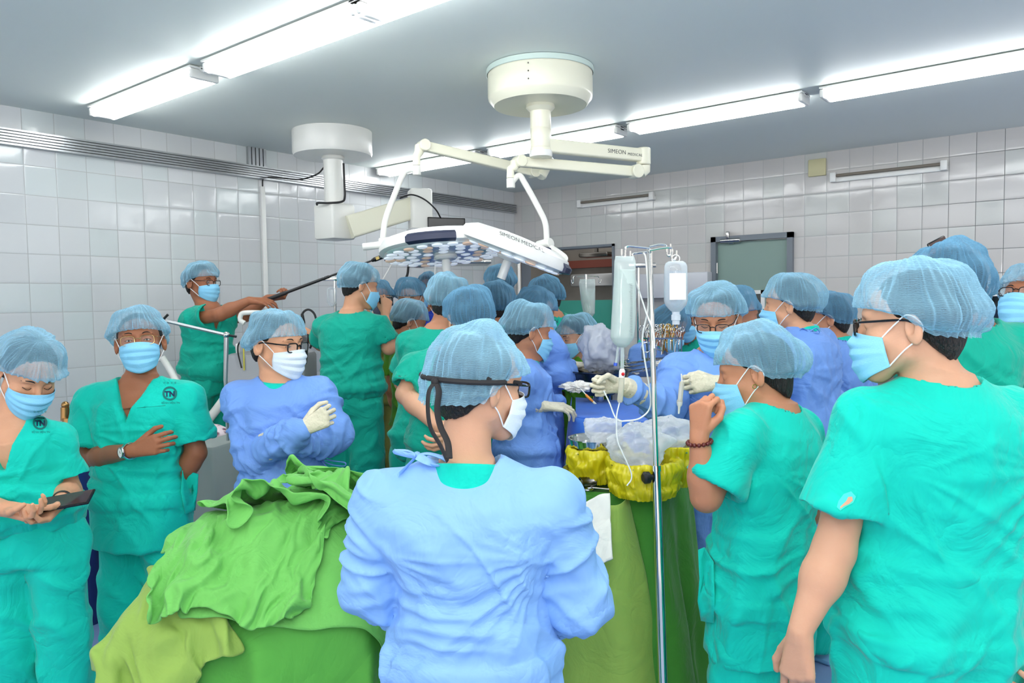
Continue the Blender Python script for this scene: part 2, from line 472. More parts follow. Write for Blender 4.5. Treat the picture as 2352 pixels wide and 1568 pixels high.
M_tileL = tile_mat('tile_left', 'Y', (208, 210, 211))
M_tileB = tile_mat('tile_back', 'X', (196, 193, 190), (-1.6, -.7))
M_ceil = mat('ceiling_paint', srgb(222, 228, 222), rough=.55, bump=(3, .03, 2))
M_floor = mat('vinyl_floor', srgb(128, 152, 196), rough=.28, bump=(2, .05, 2), var=(1.6, .05))
M_white = mat('white_enamel', srgb(232, 232, 228), rough=.3)
M_cream = mat('cream_enamel', srgb(231, 229, 208), rough=.28)
M_offw = mat('offwhite_enamel', srgb(225, 225, 219), rough=.3)
M_steel = mat('brushed_steel', srgb(190, 190, 188), rough=.22, metal=1.0, bump=(40, .05, 2, (1, 1, .05)))
M_chrome = mat('polished_steel', srgb(215, 215, 212), rough=.08, metal=1.0)
M_dsteel = mat('dark_steel', srgb(110, 108, 104), rough=.25, metal=1.0)
M_alu = mat('aluminium', srgb(175, 178, 180), rough=.3, metal=.8)
M_black = mat('black_rubber', srgb(18, 18, 20), rough=.5)
M_blackg = mat('black_gloss', srgb(8, 8, 9), rough=.12)
M_navy = mat('navy_plastic', srgb(38, 44, 72), rough=.35)
M_grey = mat('grey_paint', srgb(165, 168, 166), rough=.45)
M_tube = mat('fluorescent_glow', (1, 1, 1, 1), emit=((0.95, 0.98, 1.0, 1), TUBE_STRENGTH))
M_text = mat('grey_print', srgb(70, 74, 76), rough=.6)

X1 = 2.6; Y0 = -2.6
def wall_grid(name, mt, fixed, axis, lo, hi, z0, z1, holes, thick=.15, sgn=1):
    """a wall slab with rectangular openings (a0,a1,z0,z1)"""
    m = MB()
    As = sorted({lo, hi}.union(*[{h[0], h[1]} for h in holes])) if holes else [lo, hi]
    for i in range(len(As)-1):
        a0, a1 = As[i], As[i+1]
        zs = [(z0, z1)]
        for h in holes:
            if h[0] <= a0+1e-6 and h[1] >= a1-1e-6:
                nz = []
                for (q0, q1) in zs:
                    if h[3] <= q0 or h[2] >= q1: nz.append((q0, q1)); continue
                    if h[2] > q0: nz.append((q0, h[2]))
                    if h[3] < q1: nz.append((h[3], q1))
                zs = nz
        for q0, q1 in zs:
            c = [0, 0, (q0+q1)/2]; sz = [thick, thick, q1-q0]
            c[axis] = (a0+a1)/2; sz[axis] = a1-a0; c[1-axis] = fixed+sgn*thick/2
            m.box(c, sz)
    o = m.build(name, mt, smooth=False); tag(o, kind='structure'); return o

# openings in the back wall
hA = Wy(1197, 575, YB); hB = Wy(1412, 563, YB)
HX0, HX1, HZ1 = hA[0], hB[0], (hA[2]+hB[2])/2+.01; HZ0 = .95
dA = Wy(1637, 545, YB); dB = Wy(1824, 533, YB)
DX0, DX1, DZ1 = dA[0], dB[0], (dA[2]+dB[2])/2
wA = Wy(2236, 662, YB)
WX0, WX1, WZ1, WZ0 = wA[0], 1.2, wA[2]-.02, Wy(2260, 795, YB)[2]
wall_grid('wall_back', M_tileB, YB, 0, XL-.15, X1, 0, CEIL, [(HX0, HX1, HZ0, HZ1), (DX0, DX1, 0, DZ1), (WX0, WX1, WZ0, WZ1)])
wall_grid('wall_left', M_tileL, XL, 1, Y0, YB, 0, CEIL, [], sgn=-1)
one('ceiling', M_ceil, None, lambda m: m.box(((XL+X1)/2, (Y0+YB)/2, CEIL+.05), (X1-XL+.3, YB-Y0+.3, .1)), smooth=False)['kind'] = 'structure'
one('floor', M_floor, None, lambda m: m.box(((XL+X1)/2, (Y0+YB)/2+1, -.05), (X1-XL+2, YB-Y0+5, .1)), smooth=False)['kind'] = 'structure'

# --- hatch window to the corridor
M_frame_d = mat('door_frame_grey', srgb(112, 120, 128), rough=.4)
M_film = mat('teal_film', srgb(62, 158, 138), rough=.35, var=(1.2, .12))
def win_frame(name, x0, x1, z0, z1, t, mt, dy=.02, dep=.17):
    m = MB()
    m.box(((x0+x1)/2, YB+dep/2-dy, z1-t/2), (x1-x0, dep, t)); m.box(((x0+x1)/2, YB+dep/2-dy, z0+t/2), (x1-x0, dep, t))
    m.box((x0+t/2, YB+dep/2-dy, (z0+z1)/2), (t, dep, z1-z0)); m.box((x1-t/2, YB+dep/2-dy, (z0+z1)/2), (t, dep, z1-z0))
    return m.build(name, mt, smooth=False)
tag(win_frame('window_1', HX0, HX1, HZ0, HZ1, .025, M_frame_d), kind='structure')
zf = Wy(1300, 690, YB)[2]
fo = one('window_film', M_film, bpy.data.objects['window_1'], lambda m: m.box(((HX0+HX1)/2, YB+.07, (HZ0+zf)/2), (HX1-HX0-.05, .012, zf-HZ0)), smooth=False)
# the corridor behind the hatch
M_corr = mat('corridor_wall', srgb(132, 128, 120), rough=.6, var=(2, .25))
M_red = mat('red_brown_beam', srgb(120, 58, 44), rough=.5)
cy = YB+1.6
tag(one('wall_corridor', M_corr, None, lambda m: (m.box(((HX0+HX1)/2, cy, 1.45), (3.2, .1, 2.9)), m.box((HX0-.7, YB+.85, 1.45), (.1, 1.4, 2.9)))), kind='structure')
tag(one('trim_1', M_red, None, lambda m: m.box(((HX0+HX1)/2, cy-.12, Wy(1300, 610, cy)[2]), (2.6, .1, .10))), kind='structure')
o = one('ventilation_duct', M_alu, None, lambda m: m.box(((HX0+HX1)/2+.2, cy-.35, Wy(1330, 645, cy-.3)[2]), (1.7, .4, .16), bev=.02))
tag(o, 'dim metal duct running across the corridor seen through the hatch window', 'duct')
o = one('ceiling_fan_unit', M_dsteel, None, lambda m: (m.box(Wy(1370, 585, cy-.5), (.42, .2, .06), bev=.02), m.box(Wy(1370, 580, cy-.5)+V3(0, 0, .5), (.04, .04, 1.0))))
tag(o, 'dark unit hanging in the corridor behind the hatch window', 'vent')
# --- door
M_door = mat('door_green', srgb(128, 152, 143), rough=.4, var=(.8, .03))
m = MB(); t = .05
m.box(((DX0+DX1)/2, YB+.05, DZ1-t/2), (DX1-DX0, .2, t)); m.box((DX0+t/2, YB+.05, DZ1/2), (t, .2, DZ1)); m.box((DX1-t/2, YB+.05, DZ1/2), (t, .2, DZ1))
tag(m.build('trim_2', M_frame_d, smooth=False), kind='structure')
door = one('door_1', M_door, None, lambda m: m.box(((DX0+DX1)/2, YB+.03, DZ1/2-.02), (DX1-DX0-2*t, .045, DZ1-t-.02)), smooth=False); door['kind'] = 'structure'
q0 = Wy(1702, 667, YB); q1 = Wy(1757, 735, YB)
dwx0, dwx1, dwz1, dwz0 = q0[0], q1[0], q0[2], q0[2]-.75
m = MB(); tt = .035
for (a, b_, c_, d_) in ((dwx0, dwx1, dwz1-tt, dwz1), (dwx0, dwx1, dwz0, dwz0+tt), (dwx0, dwx0+tt, dwz0, dwz1), (dwx1-tt, dwx1, dwz0, dwz1)):
    m.box(((a+b_)/2, YB, (c_+d_)/2), (b_-a, .03, d_-c_))
m.build('window_frame', M_white, door, smooth=False)
one('window_pane', mat('dark_glass', srgb(78, 82, 80), rough=.1), door, lambda m: m.box(((dwx0+dwx1)/2, YB+.002, (dwz0+dwz1)/2), (dwx1-dwx0-.05, .008, dwz1-dwz0-.05)), smooth=False)
c = Wy(1678, 552, YB-.03)
one('door_closer', M_steel, door, lambda m: (m.cyl(c-V3(.10, 0, 0), c+V3(.10, 0, 0), .028, 16, bev=.006), m.box(c+V3(0, .02, .0), (.06, .05, .07), bev=.01), m.box(c+V3(-.02, -.02, .05), (.03, .03, .07), bev=.005)))
for dz in (.35, 1.3):
    one('hinge', M_steel, door, lambda m: m.cyl((DX0+t, YB-.015, DZ1-dz), (DX0+t, YB-.015, DZ1-dz+.1), .009, 10))
# --- dark window at the far right
wf = win_frame('window_2', WX0, WX1, WZ0, WZ1, .045, M_white, dy=.03); wf['kind'] = 'structure'
one('window_pane', mat('night_glass', srgb(30, 34, 38), rough=.05, spec=.8, var=(5, .8)), wf, lambda m: m.box(((WX0+WX1)/2, YB+.06, (WZ0+WZ1)/2), (WX1-WX0-.06, .01, WZ1-WZ0-.06)), smooth=False)
# pale enamel panel on the back wall (pass-through shutter) behind the drips
p0 = Wy(1470, 633, YB); p1 = Wy(1640, 680, YB)
sh = one('wall_cabinet', mat('pale_panel', srgb(196, 198, 204), rough=.3), None, lambda m: m.box(((p0[0]+p1[0])/2, YB-.08, (p0[2]+p1[2])/2), (p1[0]-p0[0], .16, p0[2]-p1[2]+.02), bev=.01))
tag(sh, 'long pale grey wall cabinet on the back wall between the drips and the door', 'cabinet')
o = one('wall_vent', mat('vent_cream', srgb(196, 190, 150), rough=.6), None, lambda m: m.box(Wy(1877, 385, YB-.01), (.15, .03, .15), bev=.006))
tag(o, 'small square khaki cover plate high on the tiled back wall', 'plate')
# slim wall tubes (unlit)
M_tubeoff = mat('unlit_tube', srgb(120, 112, 100), rough=.25)
for k, (a, b_) in enumerate((((1328, 468), (1503, 451)), ((1908, 407), (2177, 381)))):
    A = Wy(*a, YB-.03); B = Wy(*b_, YB-.03); z = (A[2]+B[2])/2; A[2] = B[2] = z
    th = thing('wall_tube_lamp', ['unlit slim tube lamp on the back wall left of the green door', 'unlit slim tube lamp on the tiled wall right of the khaki plate'][k], 'lamp', (A+B)/2, 'unlit wall tubes')
    one('batten', M_white, th, lambda m: m.box((A+B)/2+V3(0, .015, -.02), (B[0]-A[0], .03, .04), bev=.004))
    one('tube', M_tubeoff, th, lambda m: m.cyl(A+V3(.05, -.02, .012), B+V3(-.05, -.02, .012), .013, 12))
    for e_, s_ in ((A, 1), (B, -1)):
        one('end_cap', M_white, th, lambda m: m.box(e_+V3(s_*.025, -.012, 0), (.05, .05, .08), bev=.006))
# --- cable rail on the left wall
r0 = Wx(0, 293, XL); r1 = Wx(0, 333, XL)
rt, rb = r0[2], r1[2]
m = MB(); prof = []
nr = 6; hh = (rt-rb)/nr
for i in range(nr):
    z = rb+i*hh; prof += [(XL, z) if i == 0 else (XL+.030, z), (XL+.045, z+hh*.18), (XL+.045, z+hh*.75), (XL+.030, z+hh*.9)]
prof += [(XL+.03, rt), (XL, rt)]
m.loft([[V3(x, y, z) for x, z in prof] for y in (-2.4, YB-.02)])
rail = m.build('trim_3', M_alu, smooth=False); rail['kind'] = 'structure'
m = MB(); vz = Wx(588, 365, XL)
for i in range(5): m.box((XL+.015, vz[1]-.075+i*.035, (rt+CEIL)/2), (.03, .026, CEIL-rt))
tag(m.build('trim_4', M_alu, smooth=False), kind='structure')
# conduit
c0 = Wx(603, 428, XL+.012)
o = one('wall_conduit', M_white, None, lambda m: m.box((XL+.012, c0[1], (c0[2]+.4)/2), (.022, .035, c0[2]-.4), bev=.003))
tag(o, 'thin white vertical conduit running down the left tiled wall', 'conduit')

# --- fluorescent fittings
def fixture(px0, px1, row_y, label, xs=None, tubes=2):
    if xs is None:
        A = Wz(px0[0], px0[1], CEIL-.06); B = Wz(px1[0], px1[1], CEIL-.06); x0, x1 = A[0], B[0]
    else: x0, x1 = xs
    th = thing('fluorescent_lamp', label, 'ceiling lamp', ((x0+x1)/2, row_y, CEIL), 'twin tube ceiling lamps')
    L = x1-x0; xc = (x0+x1)/2
    one('housing', M_white, th, lambda m: (m.box((xc, row_y, CEIL-.013), (L, .175, .012), bev=.003), m.box((xc, row_y, CEIL-.021), (L, .06, .04), bev=.006), m.box((xc, row_y, CEIL-.045), (L-.1, .03, .02))))  # broad top plate added to block tube light from the ceiling
    for s in (-1, 1):
        if tubes == 1 and s == 1: continue
        yy = row_y+s*.058
        one('tube', M_tube, th, lambda m: m.cyl((x0+.03, yy, CEIL-.055), (x1-.03, yy, CEIL-.055), .019, 14))
    for x in (x0+.014, x1-.014):
        one('end_cap', M_white, th, lambda m: m.box((x, row_y, CEIL-.045), (.028, .16, .05), bev=.008))
    return th
yl, yr = 2.19, 4.87
fixture((200, 262), (440, 172), yl, 'lit twin tube ceiling lamp in the left row, nearest the left wall')
fixture((462, 162), (815, 18), yl, 'lit twin tube ceiling lamp in the left row, the long middle one')
fixture(None, None, yl, 'lit twin tube ceiling lamp cut by the top edge of the frame', (-2.50, -1.22))
fixture(None, None, yr, 'lit twin tube ceiling lamp seen behind the left surgical lamp arm', (-5.36, -4.12))
fixture(None, None, yr, 'lit twin tube ceiling lamp behind the round lamp canopy pole', (-4.0, -2.77))
fixture(None, None, yr, 'lit twin tube ceiling lamp right of the round canopy, above the grey lettered arm', (-2.69, -1.46))
fixture(None, None, yr, 'lit twin tube ceiling lamp at the upper right edge of the frame', (-1.36, -.1))
# unseen lamps added for light: both rows carried on, a third behind the camera
for x, q_ in ((-1.15, ''), (.2, ', the one further right')): fixture(None, None, yl, 'unseen lit twin tube ceiling lamp added over the photographer in the left row'+q_, (x, x+1.24))
for x, q_ in ((-4.0, 'nearest the left wall'), (-2.6, 'second from the left wall'), (-1.2, 'third from the left wall'), (.2, 'furthest from the left wall')): fixture(None, None, -.5, 'unseen lit twin tube ceiling lamp added behind the photographer, '+q_, (x, x+1.24))
fixture(None, None, yr, 'unseen lit twin tube ceiling lamp added beyond the right edge of the frame', (0., 1.24))
# ================================================================ people
def skin_mat(k):
    cols = [(212, 156, 122), (190, 130, 98), (158, 100, 70), (208, 158, 128)]
    return mat('skin_%d' % k, srgb(*cols[k]), rough=.5, spec=.35, sss=.12, bump=(160, .05, 3), var=(14, .04))
M_hair = mat('black_hair', srgb(20, 17, 16), rough=.55, bump=(220, .9, 2, (1, 1, .12)))
M_scrub = cloth_mat('scrub_cotton', srgb(8, 200, 180), rough=.8, wr=.75, wscale=6)
M_scrub2 = cloth_mat('scrub_cotton_dim', srgb(10, 166, 142), rough=.8, wr=.75, wscale=6)  # same cotton, weaker light further back put into a darker colour
M_gown = cloth_mat('gown_nonwoven', srgb(138, 184, 240), rough=.6, wr=.8, wscale=5, sheen=.05, var=.03)
M_gown2 = cloth_mat('gown_nonwoven_dim', srgb(116, 158, 228), rough=.6, wr=.8, wscale=5, sheen=.05, var=.03)  # same nonwoven, colour darkened for gowns further from the flash
M_khaki = cloth_mat('khaki_cotton', srgb(146, 150, 82), wr=.4)
M_lime = cloth_mat('lime_cotton', srgb(92, 158, 42), wr=.4)
M_royal = cloth_mat('royal_blue_cotton', srgb(38, 66, 190), wr=.3)
M_glove = mat('latex_glove', srgb(214, 206, 182), rough=.45, bump=(60, .35, 3), var=(25, .05))
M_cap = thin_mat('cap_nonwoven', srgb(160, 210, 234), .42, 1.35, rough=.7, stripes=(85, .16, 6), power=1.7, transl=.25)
M_capfar = thin_mat('cap_nonwoven_dim', srgb(112, 168, 202), .48, 1.3, rough=.7, stripes=(85, .12, 6), power=1.5, transl=.25)  # far caps: same sheet, flash falloff put into the darker tint
M_mask = mat('mask_blue', srgb(140, 206, 240), rough=.7, spec=.2, bump=(300, .1, 1))
M_maskw = mat('mask_white', srgb(222, 232, 240), rough=.7, spec=.2, bump=(300, .1, 1))
M_strap = mat('white_elastic', srgb(240, 240, 240), rough=.6)
M_frame = mat('black_acetate', srgb(14, 14, 16), rough=.15)
M_wire = mat('gold_wire', srgb(190, 165, 110), rough=.2, metal=1)
M_lens = thin_mat('spectacle_lens', (.9, .95, .95, 1), .06, .5, rough=.02, power=1.5, spec=1.0, transl=0)
M_eyew = mat('eye_white', srgb(225, 220, 215), rough=.25)
M_iris = mat('dark_iris', srgb(30, 20, 16), rough=.1)
M_brow = mat('eyebrow_hair', srgb(38, 28, 24), rough=.8)

def head_sdf(Q):
    """Q in head frame: x = person's left, y = face, z = up; origin between the ears"""
    A = np.abs(Q[:, 0]); Qs = np.stack([A, Q[:, 1], Q[:, 2]], 1)
    d = sd_ell(Q, V3(0, -.014, .034), (.076, .094, .086))
    d = smin(d, sd_ell(Q, V3(0, .035, .02), (.066, .058, .075)), .03)
    d = smin(d, sd_cone(Qs, (.046, .012, -.048), (.016, .076, -.094), .026, .020), .035)
    d = smin(d, sd_cone(Q, (0, .05, -.03), (0, .072, -.088), .047, .026), .03)
    d = smin(d, sd_ell(Qs, V3(.042, .058, -.020), (.026, .026, .022)), .022)
    d = smin(d, sd_ell(Q, V3(0, .082, .036), (.050, .013, .012)), .018)
    d = smax(d, -sd_ell(Qs, V3(.032, .105, .014), (.021, .020, .013)), .014)
    d = smin(d, sd_ell(Qs, V3(.032, .078, .012), (.0150, .0135, .0115)), .004)
    d = smin(d, sd_cone(Q, (0, .092, .022), (0, .112, -.020), .0065, .0115), .012)
    d = smin(d, sd_ell(Qs, V3(.012, .100, -.026), (.009, .010, .008)), .008)
    d = smin(d, sd_ell(Q, V3(0, .094, -.054), (.024, .010, .006)), .008)
    d = smin(d, sd_ell(Q, V3(0, .092, -.064), (.020, .011, .007)), .007)
    # ears
    a = math.radians(22); E = np.array([[math.cos(a), -math.sin(a)*-1, 0], [-math.sin(a), math.cos(a), 0], [0, 0, 1]])
    ec = V3(.079, -.010, .000)
    q = Qs-ec; qx = q[:, 0]*math.cos(a)+q[:, 1]*math.sin(a); qy = -q[:, 0]*math.sin(a)+q[:, 1]*math.cos(a)
    qe = np.stack([qx, qy, q[:, 2]-qy*.25], 1)
    ear = sd_ell(qe, V3(.006, -.006, 0), (.0075, .0195, .033))
    ear = smax(ear, -sd_ell(qe, V3(.010, .000, .006), (.0055, .0105, .018)), .004)
    d = smin(d, ear, .006)
    return d

def loft_sdf(P, A, B, ax, ts, ws, ds, pw=2.4, offs=None):
    """superelliptic column from A (t=0) to B (t=1) with half widths ws (x) and half depths ds (y)"""
    L = np.linalg.norm(B-A); z = (B-A)/L; x = nrm(ax-z*(ax@z)); y = np.cross(z, x)
    q = P-A; t = q@z/L
    w = np.interp(t, ts, ws); dd = np.interp(t, ts, ds)
    X = q@x; Y = q@y
    if offs is not None: Y = Y-np.interp(t, ts, offs)
    k = ((np.abs(X)/w)**pw+(np.abs(Y)/dd)**pw)**(1/pw)
    s = (k-1)*np.minimum(w, dd)
    return np.maximum(s, np.maximum((ts[0]-t)*L, (t-ts[-1])*L))

class Hand:
    """hand geometry: wrist, pointing direction, palm normal, side"""
    def __init__(s, wr, d, n, right, curl=.5, spread=.1, thumb=.5, scale=1.0, curls=None):
        s.w = wr; s.d = nrm(d); n = np.asarray(n, float); s.n = nrm(n-s.d*(n@s.d)); s.s = np.cross(s.d, s.n)*(1 if right else -1)
        s.k = scale; s.prims = []
        k = scale; d_, n_, t_ = s.d, s.n, s.s
        cl = curls or [curl, curl, curl*1.05, curl*1.1]
        base = [(.088, .027), (.092, .008), (.087, -.011), (.078, -.028)]; LEN = [(.040, .025, .020), (.045, .028, .021), (.041, .026, .020), (.031, .020, .018)]
        for i, (bd, bs) in enumerate(base):
            b = wr+k*(d_*bd+t_*bs)
            s.prims.append((wr+k*(d_*.012+t_*bs*.45), b, .0165*k, .0115*k))
            dirv = nrm(d_+t_*spread*(1.2-i*.8)); p = b; ang = 0; r = [.0093, .0085, .0078, .0066] if i < 3 else [.0083, .0074, .0068, .0058]
            for j in range(3):
                ang += cl[i]*[.75, 1.05, .7][j]*1.35
                v = dirv*math.cos(ang)+n_*math.sin(ang); q = p+v*LEN[i][j]*k
                s.prims.append((p, q, r[j]*k, r[j+1]*k)); p = q
            if i == 0: s.tip = p
        b = wr+k*(d_*.022+t_*.020+n_*.006); p = b+k*(d_*.034+t_*.024+n_*(.012+.012*thumb))
        s.prims.append((b, p, .0155*k, .0120*k)); a1 = nrm(d_*(.85)+t_*(.55-thumb*.75)+n_*thumb*.7)
        q = p+a1*.032*k; s.prims.append((p, q, .0110*k, .0098*k))
        a2 = nrm(d_*.9+t_*(.2-thumb)+n_*thumb*.8); s.prims.append((q, q+a2*.026*k, .0098*k, .0078*k)); s.ttip = q+a2*.026*k
        s.c = wr+d_*.07*k
        s.grip = wr+k*(d_*.085+n_*.03)
    def sdf(s, P, off=0.0):
        d = None
        pal = [p for i, p in enumerate(s.prims) if i % 4 == 0 and i < 16]
        fin = [p for i, p in enumerate(s.prims) if not (i % 4 == 0 and i < 16)]
        for a, b, ra, rb in pal:
            q = sd_cone(P, a, b, ra, rb); d = q if d is None else smin(d, q, .014*s.k)
        F_ = None
        groups = [fin[0:3], fin[3:6], fin[6:9], fin[9:12], fin[12:]]
        for g in groups:
            e = None
            for a, b, ra, rb in g:
                q = sd_cone(P, a, b, ra, rb); e = q if e is None else smin(e, q, .003)
            d = smin(d, e, .005*s.k) if F_ is not None else smin(d, e, .005*s.k)
            F_ = 1
        return d-off

def person(name_label, D, head, yaw, pitch=0, roll=0, body=None, R=None, L=None, RH=None, LH=None, sh=None, hip=None,
           byaw=None, outfit='scrub', hem=None, skin=0, hair='short', cap='cap', mask='blue', glasses=None, eyes=False,
           res=1.0, sw=.19, bulk=1.0, seed=0, vneck=False, hs=1.0, cap_k=1.0, tilt=0, cloth=None, pants=None, legs=True,
           sleeve=.62, capseed=None, lean=0, floor=0.0, puff=(1, 1, 1), goncuff=True, waist=1.0, knot=None, rimn=-.018, flare=0, hairlong=False, nape=.072, trap=.022, collar=.008, folds=1.0, sleeve_r=.083):
    rnd = random.Random(seed*77+5)
    px2m = D/F
    O = W(head[0], head[1], D)                              # head origin
    yr_, pr_, rr_ = math.radians(yaw), math.radians(pitch), math.radians(roll)
    fwd = -GF*math.cos(yr_)+GR*math.sin(yr_)
    lft = np.cross(UP, fwd)
    fwd2 = fwd*math.cos(pr_)-UP*math.sin(pr_); up2 = np.cross(fwd2, lft)
    lft2 = lft*math.cos(rr_)+up2*math.sin(rr_); up2 = np.cross(fwd2, lft2)
    HA = np.array([lft2, fwd2, up2])                        # rows: head axes
    H = lambda *p: O+hs*(HA.T@V3(*p))
    by = math.radians(yaw if byaw is None else byaw)
    bf = -GF*math.cos(by)+GR*math.sin(by); bl = np.cross(UP, bf)
    # shoulders
    if sh is None:
        N0 = H(0, -.035, -.13)*1.0; N0 = O*0+N0+V3(0, 0, -.03)
    else: N0 = W(sh[0], sh[1], D+(sh[2] if len(sh) > 2 else 0))
    shL, shR = N0+bl*sw+V3(0, 0, -.035*1), N0-bl*sw+V3(0, 0, -.035)
    def J(q): return None if q is None else W(q[0], q[1], D+(q[2] if len(q) > 2 else 0))
    if R and len(R) == 3: shR = J(R[0]); R = R[1:]
    if L and len(L) == 3: shL = J(L[0]); L = L[1:]
    S0 = (shL+shR)/2
    xa = nrm(shL-shR)
    neck = S0+UP*.062*bulk-bf*.005
    if hip is None: HP = S0-UP*.50-bf*.01
    else: HP = J(hip)
    T = neck-HP; TL = np.linalg.norm(T); tz = T/TL
    ax = nrm(xa-tz*(xa@tz)); ty = np.cross(tz, ax)
    if ty@bf < 0: pass
    root = thing('person', name_label[0], 'person', (HP[0], HP[1], floor), name_label[1] if len(name_label) > 1 else None)
    swm = np.linalg.norm(shL-shR)/2
    # arms
    def arm(side, spec):
        s0 = shR if side == 'R' else shL
        if spec is None:
            e = s0+(-bl if side == 'R' else bl)*.05-UP*.27; w = e-UP*.23+bf*.09
        else: e, w = J(spec[0]), J(spec[1])
        return s0, e, w
    aR, aL = arm('R', R), arm('L', L)
    hands = {}
    for side, spec, am in (('R', RH, aR), ('L', LH, aL)):
        if spec == 'none' : hands[side] = None; continue
        spec = dict(spec or {})
        d = spec.pop('dir', None); n = spec.pop('palm', None)
        d = nrm(am[2]-am[1]) if d is None else nrm(GR*d[0]+UP*d[1]+GF*d[2])
        n = (ax if side == 'R' else -ax) if n is None else GR*n[0]+UP*n[1]+GF*n[2]
        hands[side] = Hand(am[2]+d*.012, d, n, side == 'R', **spec)
    # ---- body mesh
    so = .0 
    ts = np.array([-.25, 0, .2, .42, .65, .8, .88, .94, 1.0, 1.04])
    W_ = np.array([.165, .168, .152, .146, .166, .172, .150, .105, .062, .05])*max(.84, swm/.19)*bulk
    W_[-2:] = [.066, .055]
    D_ = np.array([.115, .118, .105, .105, .118, .118, .102, .082, .062, .05])*bulk
    D_[-2:] = [.062, .052]
    offs = np.array([0, 0, 0, 0, 0, 0, -.008, -.012, -.010, -.01])
    if waist != 1.0:
        W_[1:4] *= waist; D_[1:4] *= waist
    sgn = 1
    tor = lambda P, o=0.0, t0=-.2: loft_sdf(P, HP, neck, ax, ts, W_+o, D_+o, 2.3, offs*-1 if ty@bf < 0 else offs)-0
    nb = H(0, -.022, -.055); nb0 = neck-UP*.05-bf*.0
    ino = np.array([-.016, -.016, -.014, -.014, -.014, -.014, -.014, -.012, 0, 0])
    def body_sdf(P):
        Q = ((P-O)@HA.T)/hs
        d = head_sdf(Q)*hs
        d = smin(d, sd_cone(P, nb, nb0+UP*.02, .053*hs, .060*hs), .022)
        d2 = tor(P, ino)
        for s0 in (shL, shR): d2 = smin(d2, sd_cone(P, S0+(s0-S0)*.40+UP*.018, s0-UP*.022, .044, .040), .05)
        return smin(d, d2, .035)
    h = .0042*res
    lo = np.minimum(O-.19, S0-np.array([.30, .30, .20])); hi = np.maximum(O+.19, S0+.30)
    v1, f1 = surface(body_sdf, lo, np.maximum(hi, O+.16), h)
    parts = [(v1, f1)]
    longs = outfit == 'gown' or outfit == 'long'
    gl_parts = []
    for side, (s0, e, w) in (('R', aR), ('L', aL)):
        hd = hands[side]
        if hd is None and longs: continue
        fa = nrm(w-e); ua = nrm(e-s0)
        if not longs:
            def asdf(P):
                d = sd_cone(P, s0-UP*.018, e, .042*bulk**.5, .040*bulk**.5)
                d = smin(d, sd_cone(P, e, lerp(e, w, .35), .039*bulk**.5, .041*bulk**.5), .02)
                d = smin(d, sd_cone(P, lerp(e, w, .3), w, .041*bulk**.5, .0255), .02)
                if hd is not None: d = smin(d, hd.sdf(P), .014)
                return d
            pts = [s0, e, w]+([hd.w+hd.d*.2*hd.k, hd.ttip] if hd else [])
            v, f = surface(asdf, np.min(pts, 0)-.06, np.max(pts, 0)+.06, .0034*res)
            parts.append((relax(v, f, 1, .4), f))
        else:
            def gsdf(P):
                d = sd_cone(P, w-fa*.05, w, .036, .030)
                return smin(d, hd.sdf(P, -.0008), .014)
            pts = [w-fa*.06, w, hd.w+hd.d*.19*hd.k, hd.ttip]
            v, f = surface(gsdf, np.min(pts, 0)-.045, np.max(pts, 0)+.045, .0034*res)
            gl_parts.append((side, v, f, w, fa, hd))
            def fsdf(P): return sd_cone(P, e, w-fa*.03, .036, .024)
            v2, f2 = surface(fsdf, np.minimum(e, w)-.05, np.maximum(e, w)+.05, .012)
            parts.append((v2, f2))
    feet = [HP+ax*.085*s_+V3(0, 0, 0) for s_ in (-1, 1)]
    # hidden legs under the clothes keep the body whole
    for s_, hp_ in zip((-1, 1), feet):
        ft = V3(hp_[0], hp_[1], floor+.09)+ax*.02*s_
        kn = lerp(hp_, ft, .5)+bf*.02
        def lsdf(P): return smin(smin(sd_cone(P, hp_, kn, .060, .050), sd_cone(P, kn, ft, .05, .036), .02), sd_cone(P, ft-UP*.035, ft-UP*.05+bf*.14, .035, .03), .02)
        v2, f2 = surface(lsdf, np.minimum(hp_, ft)-.13, np.maximum(hp_, ft)+.2, .016)
        v2[:, 2] = np.maximum(v2[:, 2], floor+.006)
        parts.append((v2, f2))
    v, f = join_np(parts)
    bodyo = mesh_np('body', v, f, skin_mat(skin), root)
    # ---- torso garment
    cm = cloth or (M_gown if outfit == 'gown' else M_scrub)
    gz = HP[2]-.13 if hem is None else None
    if outfit == 'gown': zh = HP[2]-.42 if hem is None else W(HP and 0 or 0, hem, D)[2] if False else (HP[2]-.42)
    else: zh = HP[2]-.12
    if hem is not None: zh = float(W(head[0], hem, depth(HP))[2])
    hz = max(zh, floor+.05)
    slack = .014
    tg = np.array([-.02, 0, .2, .42, .65, .8, .88, .94, 1.0, 1.04])
    Wg = W_.copy(); Wg[0] = Wg[1]
    Dg = D_.copy(); Dg[0] = Dg[1]
    so2 = np.array([.03, .028, .026, .022, .018, .014, .010, .008, .008, .008])
    cut_n = [hands[s_] for s_ in ('R', 'L')]
    sgo = offs*(-1 if ty@bf < 0 else 1)
    HB = V3(HP[0], HP[1], hz)
    lowd = np.linalg.norm(HP-HB)
    def slv(P, s0, e, w, side):
        if not longs:
            # short wide sleeve, cut off above the elbow
            L_ = np.linalg.norm(e-s0); ua = (e-s0)/L_; endp = s0+ua*L_*sleeve
            r1 = sleeve_r*bulk**.5
            d = sd_cone(P, s0-ua*.0-UP*.008, endp+ua*.08, .058*bulk**.5, r1+.010)
            cut = (P-endp)@ua
            inner = sd_cone(P, s0-ua*.01+ua*L_*sleeve*.35, endp+ua*.08, .046*bulk**.5, r1+.001)
            d = smax(d, cut, .004); d = smax(d, -inner, .003)
            return d
        ua = nrm(e-s0); fa = nrm(w-e); el = e-ua*.0
